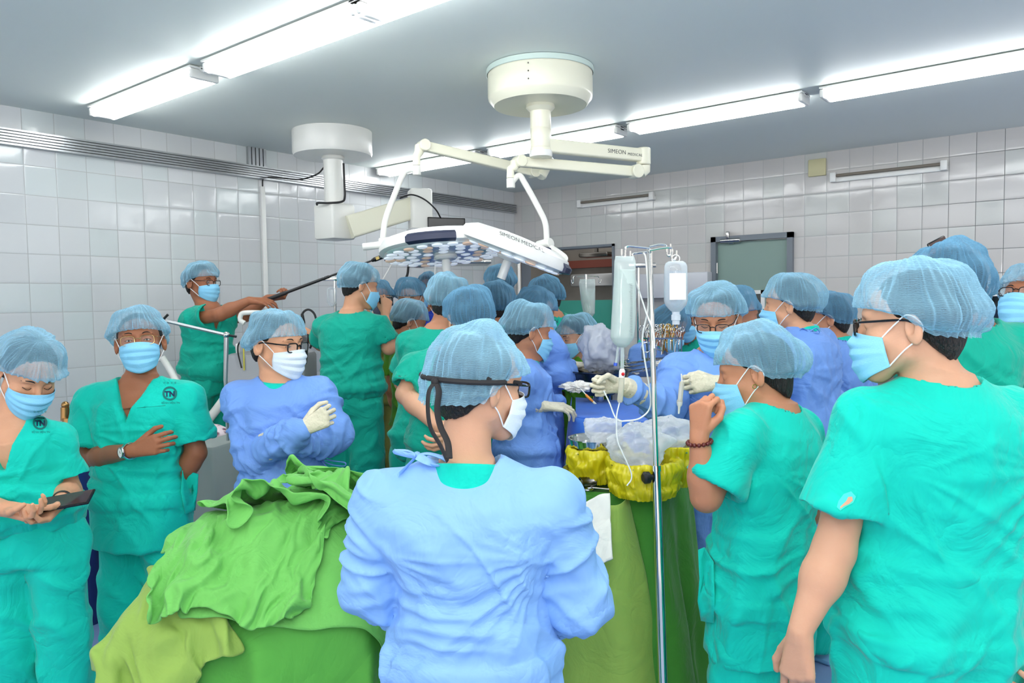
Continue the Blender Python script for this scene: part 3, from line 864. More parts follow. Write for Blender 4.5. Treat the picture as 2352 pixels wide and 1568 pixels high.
        d = smin(sd_cone(P, s0, el, .070*bulk**.5, .066), sd_cone(P, el, w-fa*.055, .064, .047), .045)
        d = smin(d, sd_cone(P, w-fa*.06, w-fa*.01, .046, .034), .012)
        return d
    nr = .072
    vdir = bf if ty@bf >= 0 else bf
    def gar(P):
        t = loft_sdf(P, HP, neck, ax, tg, Wg+so2, Dg+so2, 2.3, sgo)
        low = loft_sdf(P, HB, HP+UP*.02, ax, np.array([0, 1.0]), np.array([Wg[1]+(.085 if outfit == 'gown' else .050)*min(1, lowd/.3), Wg[1]+.028]),
                       np.array([Dg[1]+(.065 if outfit == 'gown' else .04)*min(1, lowd/.3), Dg[1]+.028]), 2.3)
        d = smin(t, low, .03)
        for s0 in (shL, shR): d = smin(d, sd_cone(P, S0+(s0-S0)*.40+UP*trap, s0-UP*.012, .060, .064), .05)
        sd_ = None
        for side, (s0, e, w) in (('R', aR), ('L', aL)):
            q = slv(P, s0, e, w, side)
            near = np.clip(1-np.linalg.norm(P-s0, axis=1)/.16, 0, 1)
            k = .006+.045*near
            hh = np.clip(.5+.5*(q-d)/k, 0, 1); d = q*(1-hh)+d*hh-k*hh*(1-hh)
        # neckline
        rel = P-neck; u = rel@ax; vv = rel@bf; zz = rel[:, 2]
        if outfit == 'gown':
            hole = sd_cone(P, neck+UP*.010, neck+UP*.16, nr+.002, nr+.03)
        else:
            hole = sd_cone(P, neck-UP*.022, neck+UP*.16, nr, nr+.04)
            if vneck:
                # a wedge running down the chest
                dep = np.clip((-zz)/.15, 0, 1.2); wdt = .062*(1-dep)+.0005
                w_ = np.maximum(np.abs(u)-wdt, np.maximum(-vv+.0, np.maximum(zz-.05, -zz-.145)))
                hole = np.minimum(hole, w_)
        d = smax(d, -hole, .004)
        return d
    pts = np.array([shL, shR, HP, HB, neck, S0, aR[1], aL[1]]+([aR[2], aL[2]] if longs else []))
    lo, hi = pts.min(0)-.26, pts.max(0)+.26
    lo[2] = hz-.02; 
    lo[2] = min(lo[2], min(aR[1][2], aL[1][2], *( [aR[2][2], aL[2][2]] if longs else [9]))-.09); hi[2] = max(neck[2]+.05, pts[:, 2].max()+.09)
    v, f = surface(gar, lo, hi, .0072*res)
    v = relax(v, f, 1, .5)
    N = vnormals(v, f)
    # folds
    q = v-HP; u = q@ax; yy = q@bf; zz = q[:, 2]; sd = seed*3.7
    wp = noise3(np.stack([u*3+sd, yy*3, zz*3], 1))
    n1 = noise3(np.stack([u*5+sd+wp*.8, yy*5, zz*1.5], 1))
    amp = np.clip((.62-zz)/.5, .2, 1)*folds
    dsp = (ridge(n1, 3.5)-.45)*.013*amp+(ridge(n1, 9)-.2)*.005*amp
    # pulls that fan out of the armpits towards the waist and across the back
    for s_, sp in ((1, shL), (-1, shR)):
        ap = sp-UP*.10-ax*s_*.02; r_ = v-ap; rx = -(r_@ax)*s_; rz = r_[:, 2]; rad = np.hypot(rx, rz)+1e-6; ang = np.arctan2(rz, rx)
        na = noise3(np.stack([ang*3.2+sd*s_, rad*2.0, yy*3], 1)); fall = np.exp(-(rad/.30)**2)*np.clip(rad/.06, 0, 1)
        dsp += fall*np.clip(.6-rz*6, 0, 1)*np.clip(.3+rx*10, 0, 1)*((ridge(na, 4)-.3)*.008+(ridge(na, 10)-.15)*.0035)*folds
    dg = np.stack([(u+zz*.8)*7+sd+wp, yy*8+3, (zz-u*.8)*1.8], 1); n2 = noise3(dg)
    dg3 = np.stack([(u-zz*.8)*7-sd+wp, yy*8+8, (zz+u*.8)*1.8], 1); n3 = noise3(dg3)
    gate = np.clip(noise3(v*3.1+sd)*2+.5, 0, 1)
    dsp += ((ridge(n2, 8)-.2)*gate+(ridge(n3, 8)-.2)*(1-gate))*.008*folds
    # blousing around the waist
    wz = np.stack([u*2.2+sd, yy*2.2, zz*13+wp*1.5+u*2], 1); n4 = noise3(wz)
    dsp += (ridge(n4, 4)-.35)*.015*np.exp(-((zz-.12)/.10)**2)*folds*(1 if outfit != 'gown' else .7)
    # rings on sleeves
    for side, (s0, e, w) in (('R', aR), ('L', aL)):
        if not longs: continue
        for a_, b_ in ((s0, e), (e, w)):
            L_ = np.linalg.norm(b_-a_); z_ = (b_-a_)/L_; rel = v-a_; t = rel@z_; rr = np.linalg.norm(rel-t[:, None]*z_, axis=1)
            m_ = np.exp(-np.clip(rr-.075, 0, 9)/.01)*((t > 0) & (t < L_))
            n5 = noise3(np.stack([t*16+sd, rel@ax*5, rel@bf*5], 1))
            dsp += m_*((ridge(n5, 4)-.35)*.013+(ridge(n5, 10)-.15)*.005)*folds*np.clip(np.minimum(t, L_-t)/.04, 0, 1)
    dn = np.linalg.norm(v-neck, axis=1); dsp *= np.clip((dn-.08)/.12, .08, 1); dsp = np.maximum(dsp, -.0055)
    v = v+N*dsp[:, None]
    gname = {'scrub': 'scrub_top', 'gown': 'surgical_gown', 'long': 'shirt'}[outfit]
    go = mesh_np(gname, v, f, cm, root)
    ret = dict(root=root, garment=go, gv=v, gf=f, hands=hands, aR=aR, aL=aL, H=H, HA=HA, O=O, neck=neck, HP=HP, ax=ax, bf=bf, S0=S0, shL=shL, shR=shR, tz=tz, hz=hz)
    # green collar under a gown
    if outfit == 'gown':
        def col(P):
            d = sd_cone(P, neck-UP*.07, neck+UP*(collar+.02), .092*bulk, .0715*bulk)
            d = smax(d, (P-neck)@nrm(UP+bf*.25)-.004-collar, .002)
            return d
        v2, f2 = surface(col, neck-.12, neck+.12, .006*res)
        mesh_np('scrub_collar', v2, f2, M_scrub, root)
    # ---- trousers
    if legs:
        pm = pants or (M_scrub if outfit != 'long' else cm)
        def tr(P):
            d = loft_sdf(P, HP-UP*.16, HP+UP*.05, ax, np.array([0, .5, 1.0]), np.array([.172, .168, .150])*bulk*max(.9, swm/.19), np.array([.118, .120, .112])*bulk, 2.3)
            for s_, hp_ in zip((-1, 1), feet):
                ft = V3(hp_[0], hp_[1], floor+.05)+ax*.02*s_
                d = smin(d, sd_cone(P, hp_-UP*.12, ft, .094*bulk, .080), .03)
            return np.maximum(d, floor+.05-P[:, 2])
        lo = np.array([HP[0]-.35, HP[1]-.35, floor+.03]); hi = np.array([HP[0]+.35, HP[1]+.35, HP[2]+.08])
        v2, f2 = surface(tr, lo, hi, .010*res)
        v2 = relax(v2, f2, 1)
        N2 = vnormals(v2, f2); q = v2-HP
        n1 = noise3(np.stack([(q@ax)*6+sd, (q@bf)*6, q[:, 2]*2.0], 1)); n2 = noise3(np.stack([(q@ax+q[:, 2]*.6)*7, (q@bf)*7+sd, (q[:, 2])*5], 1))
        v2 = v2+N2*((ridge(n1, 4)-.4)*.016+(ridge(n2, 5)-.35)*.012)[:, None]*folds
        v2[:, 2] = np.maximum(v2[:, 2], floor+.03)
        mesh_np('scrub_trousers', v2, f2, pm, root)
    # shoes: clogs
    for s_, hp_ in zip((-1, 1), feet):
        ft = V3(hp_[0], hp_[1], floor)+ax*.02*s_
        m = MB(); A_ = np.array([np.cross(bf, UP), bf, UP])
        m.box(ft+bf*.045+UP*.012, (.098, .27, .024), A_, bev=.02)
        m.ball(ft+bf*.10+UP*.040, (.048, .08, .04), 14, A_)
        m.build('clog', mat('blue_clog', srgb(120, 170, 215), rough=.4), root)
    # ---- gloves
    for side, gv, gf, w, fa, hd in gl_parts:
        g = mesh_np('glove', gv, gf, M_glove, root)
        def cf(P):
            d = smax(sd_cone(P, w-fa*.085, w-fa*.002, .046, .0335), -sd_cone(P, w-fa*.10, w-fa*.03, .041, .030), .003)
            return np.maximum(d, np.maximum((P-w)@fa, -((P-w)@fa)-.088))
        v2, f2 = surface(cf, w-fa*.04-.09, w-fa*.04+.09, .005)
        if len(v2): mesh_np('glove_cuff', v2, f2, M_glove, g)
    # ---- hair
    if hair:
        def hr(P):
            Q = ((P-O)@HA.T)/hs
            d = sd_ell(Q, V3(0, -.016, .036), (.083, .101, .092))
            d = smin(d, sd_ell(Q, V3(0, -.056, -.028), (.060, .043, .054 if not hairlong else .075)), .03)
            # hairline: forehead, temples, around the ears, nape
            cutf = Q[:, 1]*.8-(Q[:, 2]-.052)*.75-.036
            d = smax(d, cutf, .006)
            low_ = -nape-Q[:, 2] if not hairlong else -.085-Q[:, 2]
            d = smax(d, low_, .008)
            d = smax(d, -sd_ell(np.stack([np.abs(Q[:, 0]), Q[:, 1], Q[:, 2]], 1), V3(.085, .006, -.014), (.03, .026, .040)), .006)
            d = smax(d, (Q[:, 1]-.030)*.9+(-Q[:, 2]-.0)*.5, .006)
            return d*hs
        v2, f2 = surface(hr, O-.17*hs, O+.17*hs, .0052*res)
        Q = ((v2-O)@HA.T)
        nn = noise3(np.stack([Q[:, 0]*90, Q[:, 1]*60, Q[:, 2]*14], 1)); N2 = vnormals(v2, f2)
        edge = np.clip((-.01-Q[:, 2])/.04, 0, 1)
        v2 = v2+N2*(nn*.0025)[:, None]+UP*(nn*.010*edge)[:, None]
        mesh_np('hair', v2, f2, M_hair, root)
    # ---- bouffant cap
    cs = seed if capseed is None else capseed
    if cap:
        n_, m_ = (220, 90) if res < 1.3 else (120, 48)
        ph = np.linspace(0, 2*math.pi, n_, endpoint=False); tt = np.linspace(0, 1, m_)
        PH, TT = np.meshgrid(ph, tt); PH = PH.ravel(); TT = TT.ravel()
        # direction of the bulge; y = towards the face
        th = TT*math.radians(118)
        R_ = cap_k
        rim = np.clip((TT-.80)/.20, 0, 1)
        cx, cyy = np.cos(PH), np.sin(PH)
        sx = .103*R_*puff[0]; syf = .098*R_; syb = .132*R_*puff[1]; sz = .100*R_*puff[2]
        ry = np.where(cyy > 0, syf, syb)
        st = np.sin(np.minimum(th, math.radians(96)))
        X = cx*sx*st; Y = cyy*ry*st; Z = .052+np.cos(th)*sz
        # rim tilts up over the brow and down at the nape
        zr = np.interp(cyy, [-1, -.35, 0.1, .6, 1], [rimn, rimn+.012, .034, .052, .060])
        bl_ = np.clip((TT-.42)/.58, 0, 1)**1.25
        Z = Z*(1-bl_)+(zr)*bl_
        # gather to the skull at the rim
        kx, ky = cx*.0855, cyy*np.where(cyy > 0, .096, .108)-.006
        X = X*(1-rim**1.5)+kx*rim**1.5; Y = Y*(1-rim**1.5)+ky*rim**1.5
        dirn = np.stack([X, Y, (Z-.04)], 1); dirn /= np.linalg.norm(dirn, axis=1)[:, None]
        sdv = cs*5.3
        lump = noise3(dirn*1.6+sdv)
        P1 = noise3(np.stack([np.cos(PH)*6+sdv, np.sin(PH)*6, TT*1.6], 1)); P2 = noise3(np.stack([np.cos(PH)*13+sdv, np.sin(PH)*13, TT*3.0], 1))
        pk = np.interp(TT, [0, .3, .7, .9, 1], [0, .35, 1, 1, .5])
        disp = lump*.022*(1-rim)+ridge(P1, 3.5)*.0095*pk+ridge(P2, 3)*.004*pk
        fine = noise3(np.stack([dirn[:, 0]*34, dirn[:, 1]*34, dirn[:, 2]*34], 1)); disp += fine*.0014
        # gathered knots fore and aft
        for kp, kw in ((math.pi/2, .9), (-math.pi/2, 1.0)) if knot is None else ((knot, 1.0),):
            da = np.abs((PH-kp+math.pi) % (2*math.pi)-math.pi); m2 = np.exp(-(da/.7)**2)*np.clip((TT-.30)/.45, 0, 1)
            disp += m2*(ridge(np.sin((PH-kp)*15+sdv+TT*1.5), 1.3)-.4)*.012*kw
        disp += flare*np.clip((TT-.86)/.14, 0, 1)*np.clip(-cyy+.3, 0, 1)
        ruff = np.clip((TT-.95)/.05, 0, 1); disp += ruff*(.006+.004*np.sin(PH*37+sdv))
        pts_ = np.stack([X, Y, Z], 1)+dirn*disp[:, None]
        pts_[:, 2] -= ruff*.006
        Pw = O+hs*(pts_@HA)
        i = np.arange(m_-1)[:, None]*n_; j = np.arange(n_)[None]
        fc = np.stack([i+j, i+(j+1) % n_, i+n_+(j+1) % n_, i+n_+j], -1).reshape(-1, 4)[:, ::-1]
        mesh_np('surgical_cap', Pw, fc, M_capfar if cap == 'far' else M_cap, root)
    # ---- mask
    if mask:
        nu, nv = (44, 60) if res < 1.3 else (22, 16)
        U, Vv = np.meshgrid(np.linspace(-1, 1, nu), np.linspace(0, 1, nv)); U = U.ravel(); Vv = Vv.ravel()
        zc = np.interp(Vv, [0, .25, .6, .85, 1], [.001, -.026, -.070, -.102, -.120]); yc = np.interp(Vv, [0, .12, .28, .6, .82, 1], [.112, .123, .130, .124, .118, .101])
        ze = np.interp(Vv, [0, 1], [-.016, -.080]); ye = np.interp(Vv, [0, 1], [.050, .040]); hw = np.interp(Vv, [0, .5, 1], [.071, .071, .060])
        a = np.abs(U)**1.9
        X = np.sin(U*math.pi/2*.95)*hw; Y = yc*(1-a)+ye*a; Z = zc*(1-np.abs(U)**1.5)+ze*np.abs(U)**1.5
        pl = (np.abs(((Vv*4.2) % 1)-.5)*2)*.0060*(1-np.abs(U)**3)+noise3(np.stack([U*2.2+seed, Vv*3, U*0], 1))*.004*(1-a)
        Y = Y+pl
        Pw = O+hs*(np.stack([X, Y, Z], 1)@HA)
        i = np.arange(nv-1)[:, None]*nu; j = np.arange(nu-1)[None]
        fc = np.stack([i+j, i+j+1, i+nu+j+1, i+nu+j], -1).reshape(-1, 4)
        mo = mesh_np('face_mask', Pw, fc, M_maskw if mask == 'white' else M_mask, root)
        sm = mo.modifiers.new('thick', 'SOLIDIFY'); sm.thickness = .0016
        for s_ in (-1, 1):
            m = MB()
            m.tube(catmull([H(s_*.069, .052, -.017), H(s_*.080, .022, .012), H(s_*.090, -.004, .030), H(s_*.093, -.030, .008), H(s_*.088, -.024, -.018), H(s_*.078, .008, -.045), H(s_*.060, .041, -.079)], 5), .0017*max(1, res*.9), 6)
            m.build('ear_loop', M_strap, mo)
    # ---- spectacles
    if glasses:
        fm = M_wire if glasses == 'wire' else M_frame; rr = .0011 if glasses == 'wire' else (.0028 if glasses == 'thick' else .0018)
        rr *= max(1, res*.8)
        m = MB(); ml = MB(); gy = .113; gz_ = .008
        for s_ in (-1, 1):
            ring = []
            for a in np.linspace(0, 2*math.pi, 28, endpoint=False):
                ex = math.copysign(abs(math.cos(a))**.55, math.cos(a))*.0245; ez = math.copysign(abs(math.sin(a))**.6, math.sin(a))*.0175
                ring.append(H(s_*.0345+ex, gy-abs(s_*.0345+ex)*.10, gz_+ez))
            m.tube(ring+[ring[0], ring[1]], rr, 6, caps=False)
            ml.add(ring, [tuple(range(len(ring)))])
            m.tube(catmull([H(s_*.059, gy-.008, gz_+.012), H(s_*.073, gy-.03, gz_+.012), H(s_*.083, .01, gz_+.012), H(s_*.086, -.012, gz_+.006)], 4), rr, 6)
        m.tube([H(-.011, gy, gz_+.006), H(0, gy+.002, gz_+.009), H(.011, gy, gz_+.006)], rr, 6)
        g = m.build('spectacles', fm, root)
        ml.build('lens', M_lens, g, smooth=False)
    # ---- eyes and brows
    if eyes:
        for s_ in (-1, 1):
            m = MB()
            m.tube(catmull([H(s_*.014, .0945, .033), H(s_*.028, .0955, .040), H(s_*.044, .087, .038), H(s_*.054, .076, .031)], 4), [.0016]+[.0030]*8+[.0024]*3+[.0012], 6, flat=.8)
            m.build('eyebrow', M_brow, root)
            m = MB()
            if eyes == 'open':
                m.ball(H(s_*.032, .0838, .0105), (.0115*hs, .0085*hs, .0048*hs), 14, HA); e_ = m.build('eye', M_eyew, root)
                one('iris', M_iris, e_, lambda m: m.ball(H(s_*.032, .0895, .0105), (.0044, .0036, .0044), 10, HA))
            m = MB()
            m.tube(catmull([H(s_*.0175, .087, .0085), H(s_*.025, .0925, .0085+(.003 if eyes == 'open' else -.0025)), H(s_*.034, .0935, .0085+(.005 if eyes == 'open' else -.004)), H(s_*.047, .084, .0095)], 4), .0011*max(1, res*.8), 5)
            m.build('eyelashes', M_iris, root)
    return ret
# settled positions of the crumpled cloths: second differences of the grid points in steps of 3 mm
CLOTH_SETS = [('drape', 22, 24, [-676, 243, 114]), ('olive', 28, 28, [-639, 285, 168]), ('gown4', 22, 13, [-632, 309, 277]), ('gown', 50, 34, [-642, 286, 283]), ('gown3', 40, 22, [-634, 371, 342]), ('gown2', 40, 33, [-507, 427, 293])]
CLOTH_STEPS = [
0,9,-5,3,17,16,14,-7,5,16,19,17,9,2,8,11,14,16,16,12,-10,-15,-11,4,6,-4,-2,1,2,0,2,0,-1,0,-1,1,1,2,1,0,1,-10,-5,4,-10,0,9,-2,-3,0,1,2,2,-2,0,1,-1,0,3,1,0,1,-2,-12,2,9,-1,-9,3,6,-4,-1,0,2,2,1,-2,0,-1,3,2,0,0,1,-10,-4,8,10,8,-7,-11,9,-4,-2,1,3,2,0,-1,-1,-1,5,0,0,0,-1,-12,6,14,5,-9,11,0,-11,5,-1,-1,3,2,0,0,-2,0,4,0,0,1,-9,-2,16,-1,-15,-14,1,7,5,-5,1,-3,6,-1,-1,-1,0,5,-1,1,1,0,-11,15,-9,-13,-2,-12,-1,-1,1,4,-1,0,5,-6,0,2,1,-2,1,-1,0,-3,9,-11,-4,1,1,-3,-6,-4,2,0,0,-1,0,2,0,1,-2,1,0,0,-1,0,-3,1,2,-2,2,0,1,-3,-7,1,-1,-2,-1,2,0,-2,0,2,-1,1,2,-10,2,6,-3,6,8,-9,1,1,0,-5,0,2,-2,2,1,-2,0,2,0,2,-9,7,0,-4,12,10,3,-16,0,2,1,4,-3,-2,1,-2,2,2,1,1,1,-4,6,1,1,11,0,-5,-6,-12,1,0,2,-1,-1,0,-1,0,-1,0,0,1,2,1,-2,-1,2,-1,0,-1,0,-3,1,1,1,-6,-3,-3,1,2,-2,0,-1,0,-4,2,-2,0,3,1,-3,1,1,2,-2,-4,-9,-1,2,1,0,0,1,0,2,-1,-1,-1,4,-6,-1,2,2,-2,-1,-6,-3,-4,0,-1,1,3,1,0,-1,1,1,-2,2,-3,1,7,-7,-1,-2,1,1,-9,-3,0,0,-2,3,2,4,-1,0,0,-1,-1,-2,0,-1,3,8,-13,-1,-1,-1,-12,-2,-1,-1,7,4,0,-1,0,2,-2,-1,-1,-2,-1,0,-2,5,13,-9,-7,-3,-18,0,1,11,11,-1,0,-7,-1,1,-1,1,-5,3,-3,-1,4,-4,5,19,-2,-9,-17,4,12,7,-5,3,-5,-1,3,0,1,-5,3,0,-5,1,0,-1,-6,5,18,5,-9,11,3,0,-2,0,-5,6,-2,-2,1,-5,5,-2,-5,3,-1,2,-8,-1,5,16,4,2,-1,-6,5,-3,-1,3,-1,-2,-1,-2,2,1,-6,0,2,1,-4,-4,0,3,7,-4,4,-6,3,-4,2,1,0,-4,-1,1,0,-1,-2,-2,1,2,1,-8,-1,0,5,1,-3,-2,2,-2,4,-2,-1,-1,-3,3,-1,-1,-2,-3,0,1,4,-9,-1,0,0,15,18,17,4,-10,7,18,18,12,0,-9,14,19,18,17,13,-8,-12,9,7,3,-1,-5,-1,2,5,4,-4,1,-1,1,3,0,1,0,-1,-2,-1,-1,6,4,-5,4,8,-10,-4,0,4,6,-4,0,-1,1,3,2,-1,0,-1,-1,-1,0,10,-5,2,6,16,-10,-11,-2,3,7,-2,-1,-1,0,4,1,1,-1,-2,0,0,1,7,-5,9,-3,15,1,-12,-10,2,4,1,-1,-1,-1,3,4,0,-3,0,-1,-1,8,-2,7,-6,-5,13,2,1,-16,-5,2,4,-1,-1,0,-1,7,-1,-3,0,0,1,8,0,-4,2,3,-5,11,8,1,-18,-1,9,-5,1,1,1,4,-4,2,-2,0,1,5,-1,2,-5,-5,-10,0,6,14,1,-7,2,2,3,0,-4,1,5,-1,1,-1,1,-4,-5,-3,2,3,19,-5,-6,-4,7,3,-3,-2,-1,0,0,4,0,0,0,0,-2,1,2,1,-1,2,19,0,0,-4,2,-2,-2,-1,-3,0,3,0,0,0,0,-2,-2,2,5,-2,3,0,17,1,-1,0,-4,0,1,-2,-3,0,2,1,-1,1,-2,-2,4,1,-2,3,-3,-1,-1,5,6,4,2,-2,-3,2,-1,0,1,-2,0,-1,1,3,0,-4,0,1,3,0,-12,1,3,5,5,5,5,2,3,-2,-1,0,0,1,0,-1,-2,-7,-7,-5,-2,-1,14,1,0,-1,-1,1,0,1,-1,1,-1,0,-1,2,-1,-5,-4,4,0,-5,-9,-6,17,0,-1,-3,0,1,1,-2,2,0,-1,-2,-1,-1,-1,7,-4,-2,5,0,1,-3,18,-1,-3,1,-3,1,0,1,-1,0,0,-1,0,-4,2,-2,9,0,-2,-1,0,1,16,-1,0,-1,0,-1,0,-2,1,-2,1,0,0,-2,-2,4,-1,5,-2,-1,-1,-1,15,-3,-2,-3,4,0,1,1,-1,-4,1,1,1,-2,-3,1,4,0,-1,5,0,-1,-3,0,6,6,-6,0,0,4,0,0,-1,1,2,-2,-2,-2,-5,5,4,-3,1,6,2,8,0,-16,12,-3,3,0,-5,0,1,2,-1,-4,7,-8,-1,0,8,3,-4,-10,13,-2,-19,11,1,1,2,-5,-1,3,-2,3,-5,0,3,-9,2,0,5,2,6,2,12,-18,0,13,-3,2,0,-7,2,3,0,2,-8,1,1,4,-7,-1,0,7,-1,7,-3,-6,11,4,-3,3,0,-8,4,2,1,0,-6,1,0,5,-6,-3,0,5,1,-2,-9,3,12,0,-2,2,-3,-4,2,2,3,-2,-4,-1,0,5,-2,-5,-1,2,4,-1,0,8,6,7,7,7,4,-1,0,2,4,4,-2,-5,-3,-2,-2,-1,-1,-7,-14,-13,16,2,1,-1,0,0,1,0,1,0,-2,1,0,0,0,0,0,1,-1,-5,1,-1,13,3,2,1,-1,0,1,0,0,0,1,-1,-1,1,1,0,0,-1,-3,-1,-1,0,11,3,4,0,1,0,0,1,0,0,-1,0,0,0,0,0,0,0,-5,0,-1,1,10,1,4,4,-1,0,1,0,0,0,0,0,-1,2,0,0,0,-2,-3,-2,2,-1,10,0,0,6,3,-1,0,1,1,0,-1,-1,1,0,0,0,0,-5,-1,1,-1,-4,10,0,0,0,7,2,-2,3,-1,-1,0,0,1,-1,1,1,0,-6,
0,-4,-4,-2,9,0,1,0,1,3,1,0,-4,0,5,-1,-6,3,-2,0,-3,4,-5,-1,0,1,1,3,1,1,1,0,2,3,3,0,-1,-2,1,-1,0,-2,0,-5,2,0,0,1,1,0,1,1,-2,3,4,2,5,0,-3,-2,2,-1,1,2,-11,1,3,0,1,1,2,0,0,0,3,1,0,2,6,1,-5,1,1,1,2,-11,5,1,-3,3,1,1,5,-1,-1,0,-2,2,3,1,2,0,1,3,0,2,-7,3,1,-3,1,0,-2,-2,7,-1,-1,-1,0,-2,-2,0,-4,1,6,2,4,1,-1,-5,-3,-1,-2,-3,0,-1,-5,-1,0,-1,0,1,1,-1,-3,1,1,0,1,3,0,-4,-2,3,1,0,-1,0,-8,0,1,2,2,-2,-1,-3,1,0,-3,-3,1,-2,1,13,-3,-3,3,0,-1,0,-6,1,1,0,0,-1,-4,-1,-1,1,-1,-2,1,-4,5,-3,11,2,-3,0,0,0,-5,1,-1,1,1,-4,-3,-4,0,-2,1,0,1,0,-2,5,0,5,2,-1,1,0,-5,1,0,-1,-5,-3,-1,0,-1,-2,0,2,1,-1,0,0,4,2,2,2,1,-1,-4,-1,-1,-5,-8,0,0,2,0,0,0,1,0,1,-1,-1,-2,2,3,6,1,2,-5,-3,-5,-4,-1,-1,0,1,-2,0,0,2,-1,0,3,-3,0,1,3,0,5,1,-10,-3,-4,-2,0,0,1,-1,0,0,0,1,-2,1,1,0,-1,0,2,1,1,5,-14,-3,0,-1,-1,0,1,-1,-1,1,0,0,0,-1,1,0,0,0,1,2,0,1,-17,-1,0,-1,0,1,-1,0,0,0,0,0,-1,1,0,1,-1,0,0,3,0,0,-17,0,-2,1,-1,0,0,0,0,-1,2,-1,0,-1,1,1,0,-1,0,2,1,0,0,4,3,4,-1,3,-1,0,-2,0,5,-2,3,2,1,1,4,-1,-6,4,3,4,3,8,5,3,-2,2,-4,-3,-2,0,5,-3,6,1,4,1,-4,4,-7,-1,2,-1,-3,3,3,-5,-2,2,1,1,3,-3,-3,1,-1,1,-3,-4,2,1,-2,2,1,0,1,1,2,-5,1,2,-3,0,5,-3,1,-2,2,-2,-2,2,-1,-1,-5,1,1,3,-7,-1,2,-1,-1,2,0,-1,3,3,-5,-3,3,0,-1,8,-4,1,-1,-3,-1,2,4,-7,-4,-2,-1,-3,1,1,-1,1,-1,-1,1,-1,0,1,1,4,0,0,-2,1,4,-5,-5,4,4,-3,0,-1,-7,0,3,-6,0,1,1,0,-1,2,-2,2,-2,4,1,1,2,1,-3,-2,0,1,-3,-3,1,-1,1,3,-2,1,-2,-3,-3,1,2,0,-1,-1,2,1,-2,1,4,0,-3,-3,2,2,-3,0,4,-5,-2,0,-1,3,-7,0,4,5,-4,0,-5,1,2,-3,1,-1,6,-4,-2,0,1,0,2,-2,1,-4,0,2,-3,-1,1,2,-4,-2,-1,5,7,-4,-3,-3,1,-1,0,0,0,2,-5,-1,3,0,1,-4,0,4,-3,1,-3,1,2,1,-9,4,-2,0,1,2,-1,-1,-1,3,1,-2,0,-5,4,-1,-1,2,-5,2,1,-1,4,-4,1,-1,1,3,-5,-4,1,-3,-1,1,2,1,1,1,-2,2,-3,4,-3,1,-3,-2,3,1,0,-2,2,2,-2,3,-3,-1,-10,1,-1,3,0,-2,2,0,-2,0,0,0,2,-3,2,-1,-1,1,0,0,-1,1,0,2,-1,0,1,-1,-10,0,0,0,2,0,0,-1,2,-2,-1,0,-1,1,-1,-1,3,-2,2,-1,0,3,-1,0,1,-2,2,-2,-2,-1,0,-3,-2,1,-2,0,0,-1,0,-1,0,0,0,0,1,2,1,-1,0,2,-1,-2,0,1,0,1,-9,1,1,2,-1,-1,-1,-1,0,2,-1,0,-1,1,0,0,-2,1,0,1,0,-3,-1,2,1,1,0,1,-11,-1,1,2,1,-2,-2,2,1,1,0,-1,2,-1,0,0,0,-1,0,-1,-1,2,0,-2,2,1,1,-2,-7,0,-4,0,1,0,4,3,0,-3,-2,0,-2,2,-2,0,1,1,-1,0,1,0,-1,1,0,0,0,1,-10,3,0,-2,0,3,4,-1,-3,-2,0,0,-2,0,1,-2,0,1,1,2,-1,0,4,-2,-2,0,0,0,-9,0,3,-2,0,4,-2,-2,1,-2,1,0,0,-1,1,-3,0,1,2,-1,4,-3,-1,3,2,-2,-1,0,-9,1,0,-1,3,-2,-1,0,-2,2,1,0,2,-1,0,-1,-1,1,3,-1,0,2,-1,-1,-2,2,-1,-2,-5,-4,-1,6,-5,-1,0,-2,3,2,-2,0,2,3,-2,1,2,2,-6,3,-2,0,-1,1,1,-4,-1,2,-5,3,-3,0,-3,2,-4,1,1,6,2,-6,-1,0,4,1,3,-5,0,-2,0,-1,0,0,2,-3,-1,0,-1,-3,4,-7,3,-3,0,0,4,1,3,2,-7,-3,3,1,-4,1,-1,0,-1,1,1,0,-4,1,1,-1,2,-1,-9,-1,0,-1,0,3,2,3,-3,3,1,-4,-3,4,-3,-1,0,0,1,-1,1,2,-3,-2,0,1,1,-5,-1,-1,4,-5,-2,0,1,-2,3,-1,2,1,-1,-2,1,-2,1,-1,1,0,1,0,1,1,-3,0,0,3,0,2,-5,0,-1,-1,-3,-5,-3,2,3,4,-2,-1,-1,0,0,-1,1,2,1,-2,2,2,0,-3,-1,3,4,-2,3,1,1,-7,-4,-1,1,-1,-2,-2,1,0,0,-2,-1,1,0,1,1,0,1,-1,2,-3,-7,2,5,3,-5,6,1,1,-10,-1,-7,2,1,1,1,0,0,2,-3,4,-3,1,-2,0,0,2,-1,1,0,0,-1,1,4,1,4,5,7,6,1,-2,1,2,3,3,-1,2,1,2,-3,1,9,-2,0,5,7,9,-11,4,4,0,-2,3,-6,-2,-2,-2,0,1,0,2,1,2,4,-1,1,1,6,-1,0,0,-2,0,-1,-1,-9,-1,1,4,0,0,0,0,-2,-3,-2,1,1,2,0,1,2,0,0,2,2,4,-3,-2,4,0,-3,-2,-4,-4,1,0,4,1,-1,
